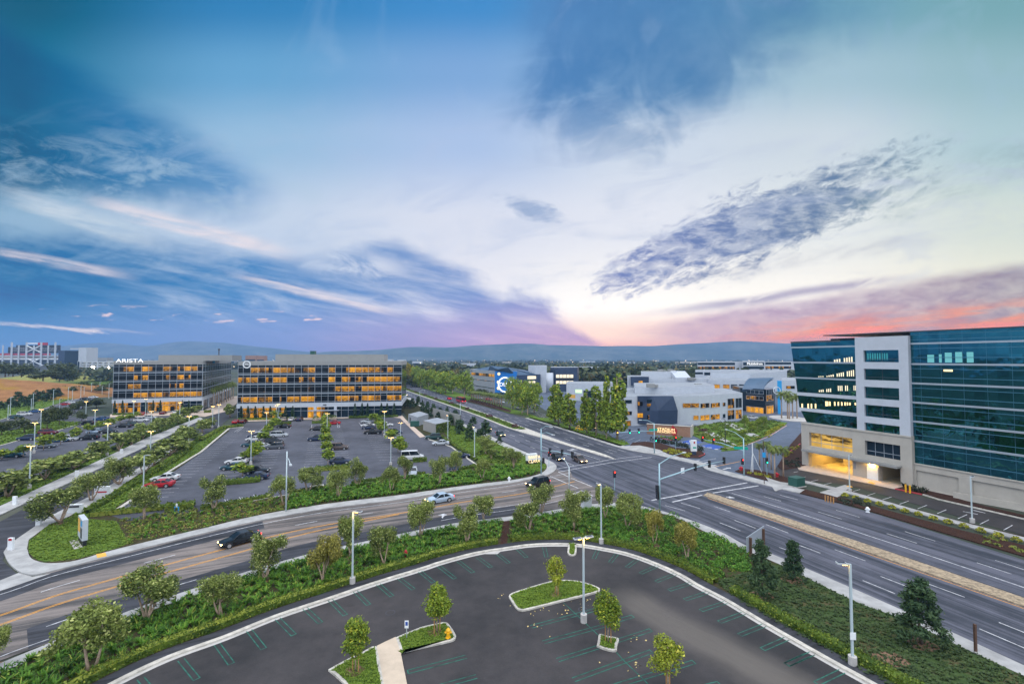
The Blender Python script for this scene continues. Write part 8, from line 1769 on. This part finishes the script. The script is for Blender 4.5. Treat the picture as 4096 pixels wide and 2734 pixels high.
# low buildings across the plain
fb_rng = np.random.default_rng(5); FBL = 'low buildings across the plain'
def far_building(px, Y, wpx, py, m, lb='low pale building among the distant trees'):
    a_, b_ = XY(px, Y), XY(px + wpx, Y); zt = max(5, zat(py, Y)); t_ = tag(put('distant_building', None, None), lb, 'building', FBL); q = MB(); dp = Vector((0, max(12, wpx / FPX * Y * .4), 0)); q.prism([a_, b_, b_ + dp, a_ + dp], 0, zt, 1, 0); q.build('wall', [M[m], M['roof_grey']], t_)
    F_ = Face(a_, b_); q = MB(); F_.quad(q, F_.L * .06, zt * .45, F_.L * .94, zt * .72, .2); q.build('window_strip', M['glass_blue'], t_)
for a_ in ((1840, 700, 62, 1452, 'panel_white'), (1905, 690, 45, 1466, 'beige'), (1650, 1100, 36, 1444, 'panel_white'), (1700, 800, 40, 1475, 'beige'), (2250, 560, 150, 1466, 'panel_white'), (2400, 620, 90, 1474, 'panel_white'), (2130, 760, 60, 1464, 'panel_grey'), (2560, 700, 60, 1478, 'beige'), (2640, 620, 110, 1484, 'panel_white'), (2480, 1200, 60, 1448, 'panel_white'), (2710, 1300, 80, 1446, 'beige'), (2860, 1500, 70, 1444, 'panel_white'), (982, 1000, 42, 1421, 'brick'), (1028, 960, 30, 1422, 'brick'), (900, 1400, 40, 1438, 'panel_grey'), (1528, 900, 40, 1436, 'panel_white'), (1590, 900, 30, 1438, 'panel_white'), (360, 1100, 70, 1430, 'panel_grey'), (2010, 1300, 40, 1446, 'beige'), (2320, 1500, 60, 1444, 'panel_white'), (1760, 1500, 50, 1443, 'panel_grey'), (3000, 900, 60, 1450, 'beige'), (2780, 900, 40, 1462, 'panel_grey')):
    far_building(*a_)
# distant woodland: nobody could count it
def woods(name, n, y0, y1, x0f, x1f, hgt, m, seed, leaves=16):
    rg = np.random.default_rng(seed); Y_ = y0 * (y1 / y0) ** rg.random(n); x = (x0f + (x1f - x0f) * rg.random(n)) * Y_; hh = hgt * (.55 + .8 * rg.random(n)); wv = hh * (.35 + .25 * rg.random(n))
    keep = noise_keep(x, Y_, rg); x, Y_, hh, wv = x[keep], Y_[keep], hh[keep], wv[keep]; n = len(x)
    d = rg.normal(size=(n, leaves, 3)); d /= np.linalg.norm(d, axis=2)[..., None]; p_ = d * (.65 + .4 * rg.random((n, leaves)))[..., None]; p_[..., 0] *= wv[:, None]; p_[..., 1] *= wv[:, None]; p_[..., 2] = hh[:, None] * (.55 + .45 * p_[..., 2]); p_[..., 0] += x[:, None]; p_[..., 1] += Y_[:, None]
    s_ = np.repeat(hh * .42, leaves); v, f = leaf_quads(p_.reshape(-1, 3), s_, rg, .5, 1.2, d.reshape(-1, 3)); return stuff(put(name, np_mesh(name, v, f, [M[m]])))
def noise_keep(x, y, rg): return (np.sin(x * .011 + 1) + np.sin(y * .006 + x * .004) + np.sin(x * .03 - y * .013) + rg.normal(size=len(x)) * 1.1) > -1.0
woods('distant_woodland', 2600, 380, 900, -.30, .62, 11, 'far_leaf', 31, 26); woods('distant_woodland', 5200, 900, 2300, -.75, .75, 11, 'far_leaf', 32, 12); woods('distant_woodland', 4200, 2300, 3900, -1.0, 1.0, 12, 'far_leaf', 33, 8); woods('distant_woodland', 500, 460, 900, -1.0, -.68, 10, 'far_leaf', 34, 20)
rg = np.random.default_rng(9); n_ = 230; Y_ = 700 * (5 ** rg.random(n_)); x = (rg.random(n_) * 1.6 - .9) * Y_; s_ = Y_ * .00062 * (.6 + .9 * rg.random(n_)); q = MB()
for a_, b_, c_ in zip(x, Y_, s_): q.box((a_, b_, 9 + 5 * rg.random()), (c_, c_, c_))
stuff(q.build('distant_street_lights', mat('distant lamp', (1, .8, .5), .5, emit=(1, .72, .42), es=5)))
# roadside mass by the blue office
clumps([XY(1880, 345), XY(2110, 300), XY(2130, 285), XY(1870, 320)], .05, 2.2, 'oak', 'campus_shrubbery', 60, .7, 60)
# ------------------------------------------------------------------ the air
hz = MB(); hz.box((0, 3180, 106), (18100, 7000, 218)); ho = hz.mesh('haze'); hm = bpy.data.materials.new('haze'); hm.use_nodes = True; hn = hm.node_tree; hn.nodes.clear()
pv = hn.nodes.new('ShaderNodeVolumePrincipled'); pv.inputs['Color'].default_value = (.25, .44, .76, 1); pv.inputs['Density'].default_value = 1.9e-4; pv.inputs['Anisotropy'].default_value = 0.0
ou = hn.nodes.new('ShaderNodeOutputMaterial'); hn.links.new(pv.outputs[0], ou.inputs['Volume']); ho.materials.append(hm); ho_ = put('haze', ho); stuff(ho_)
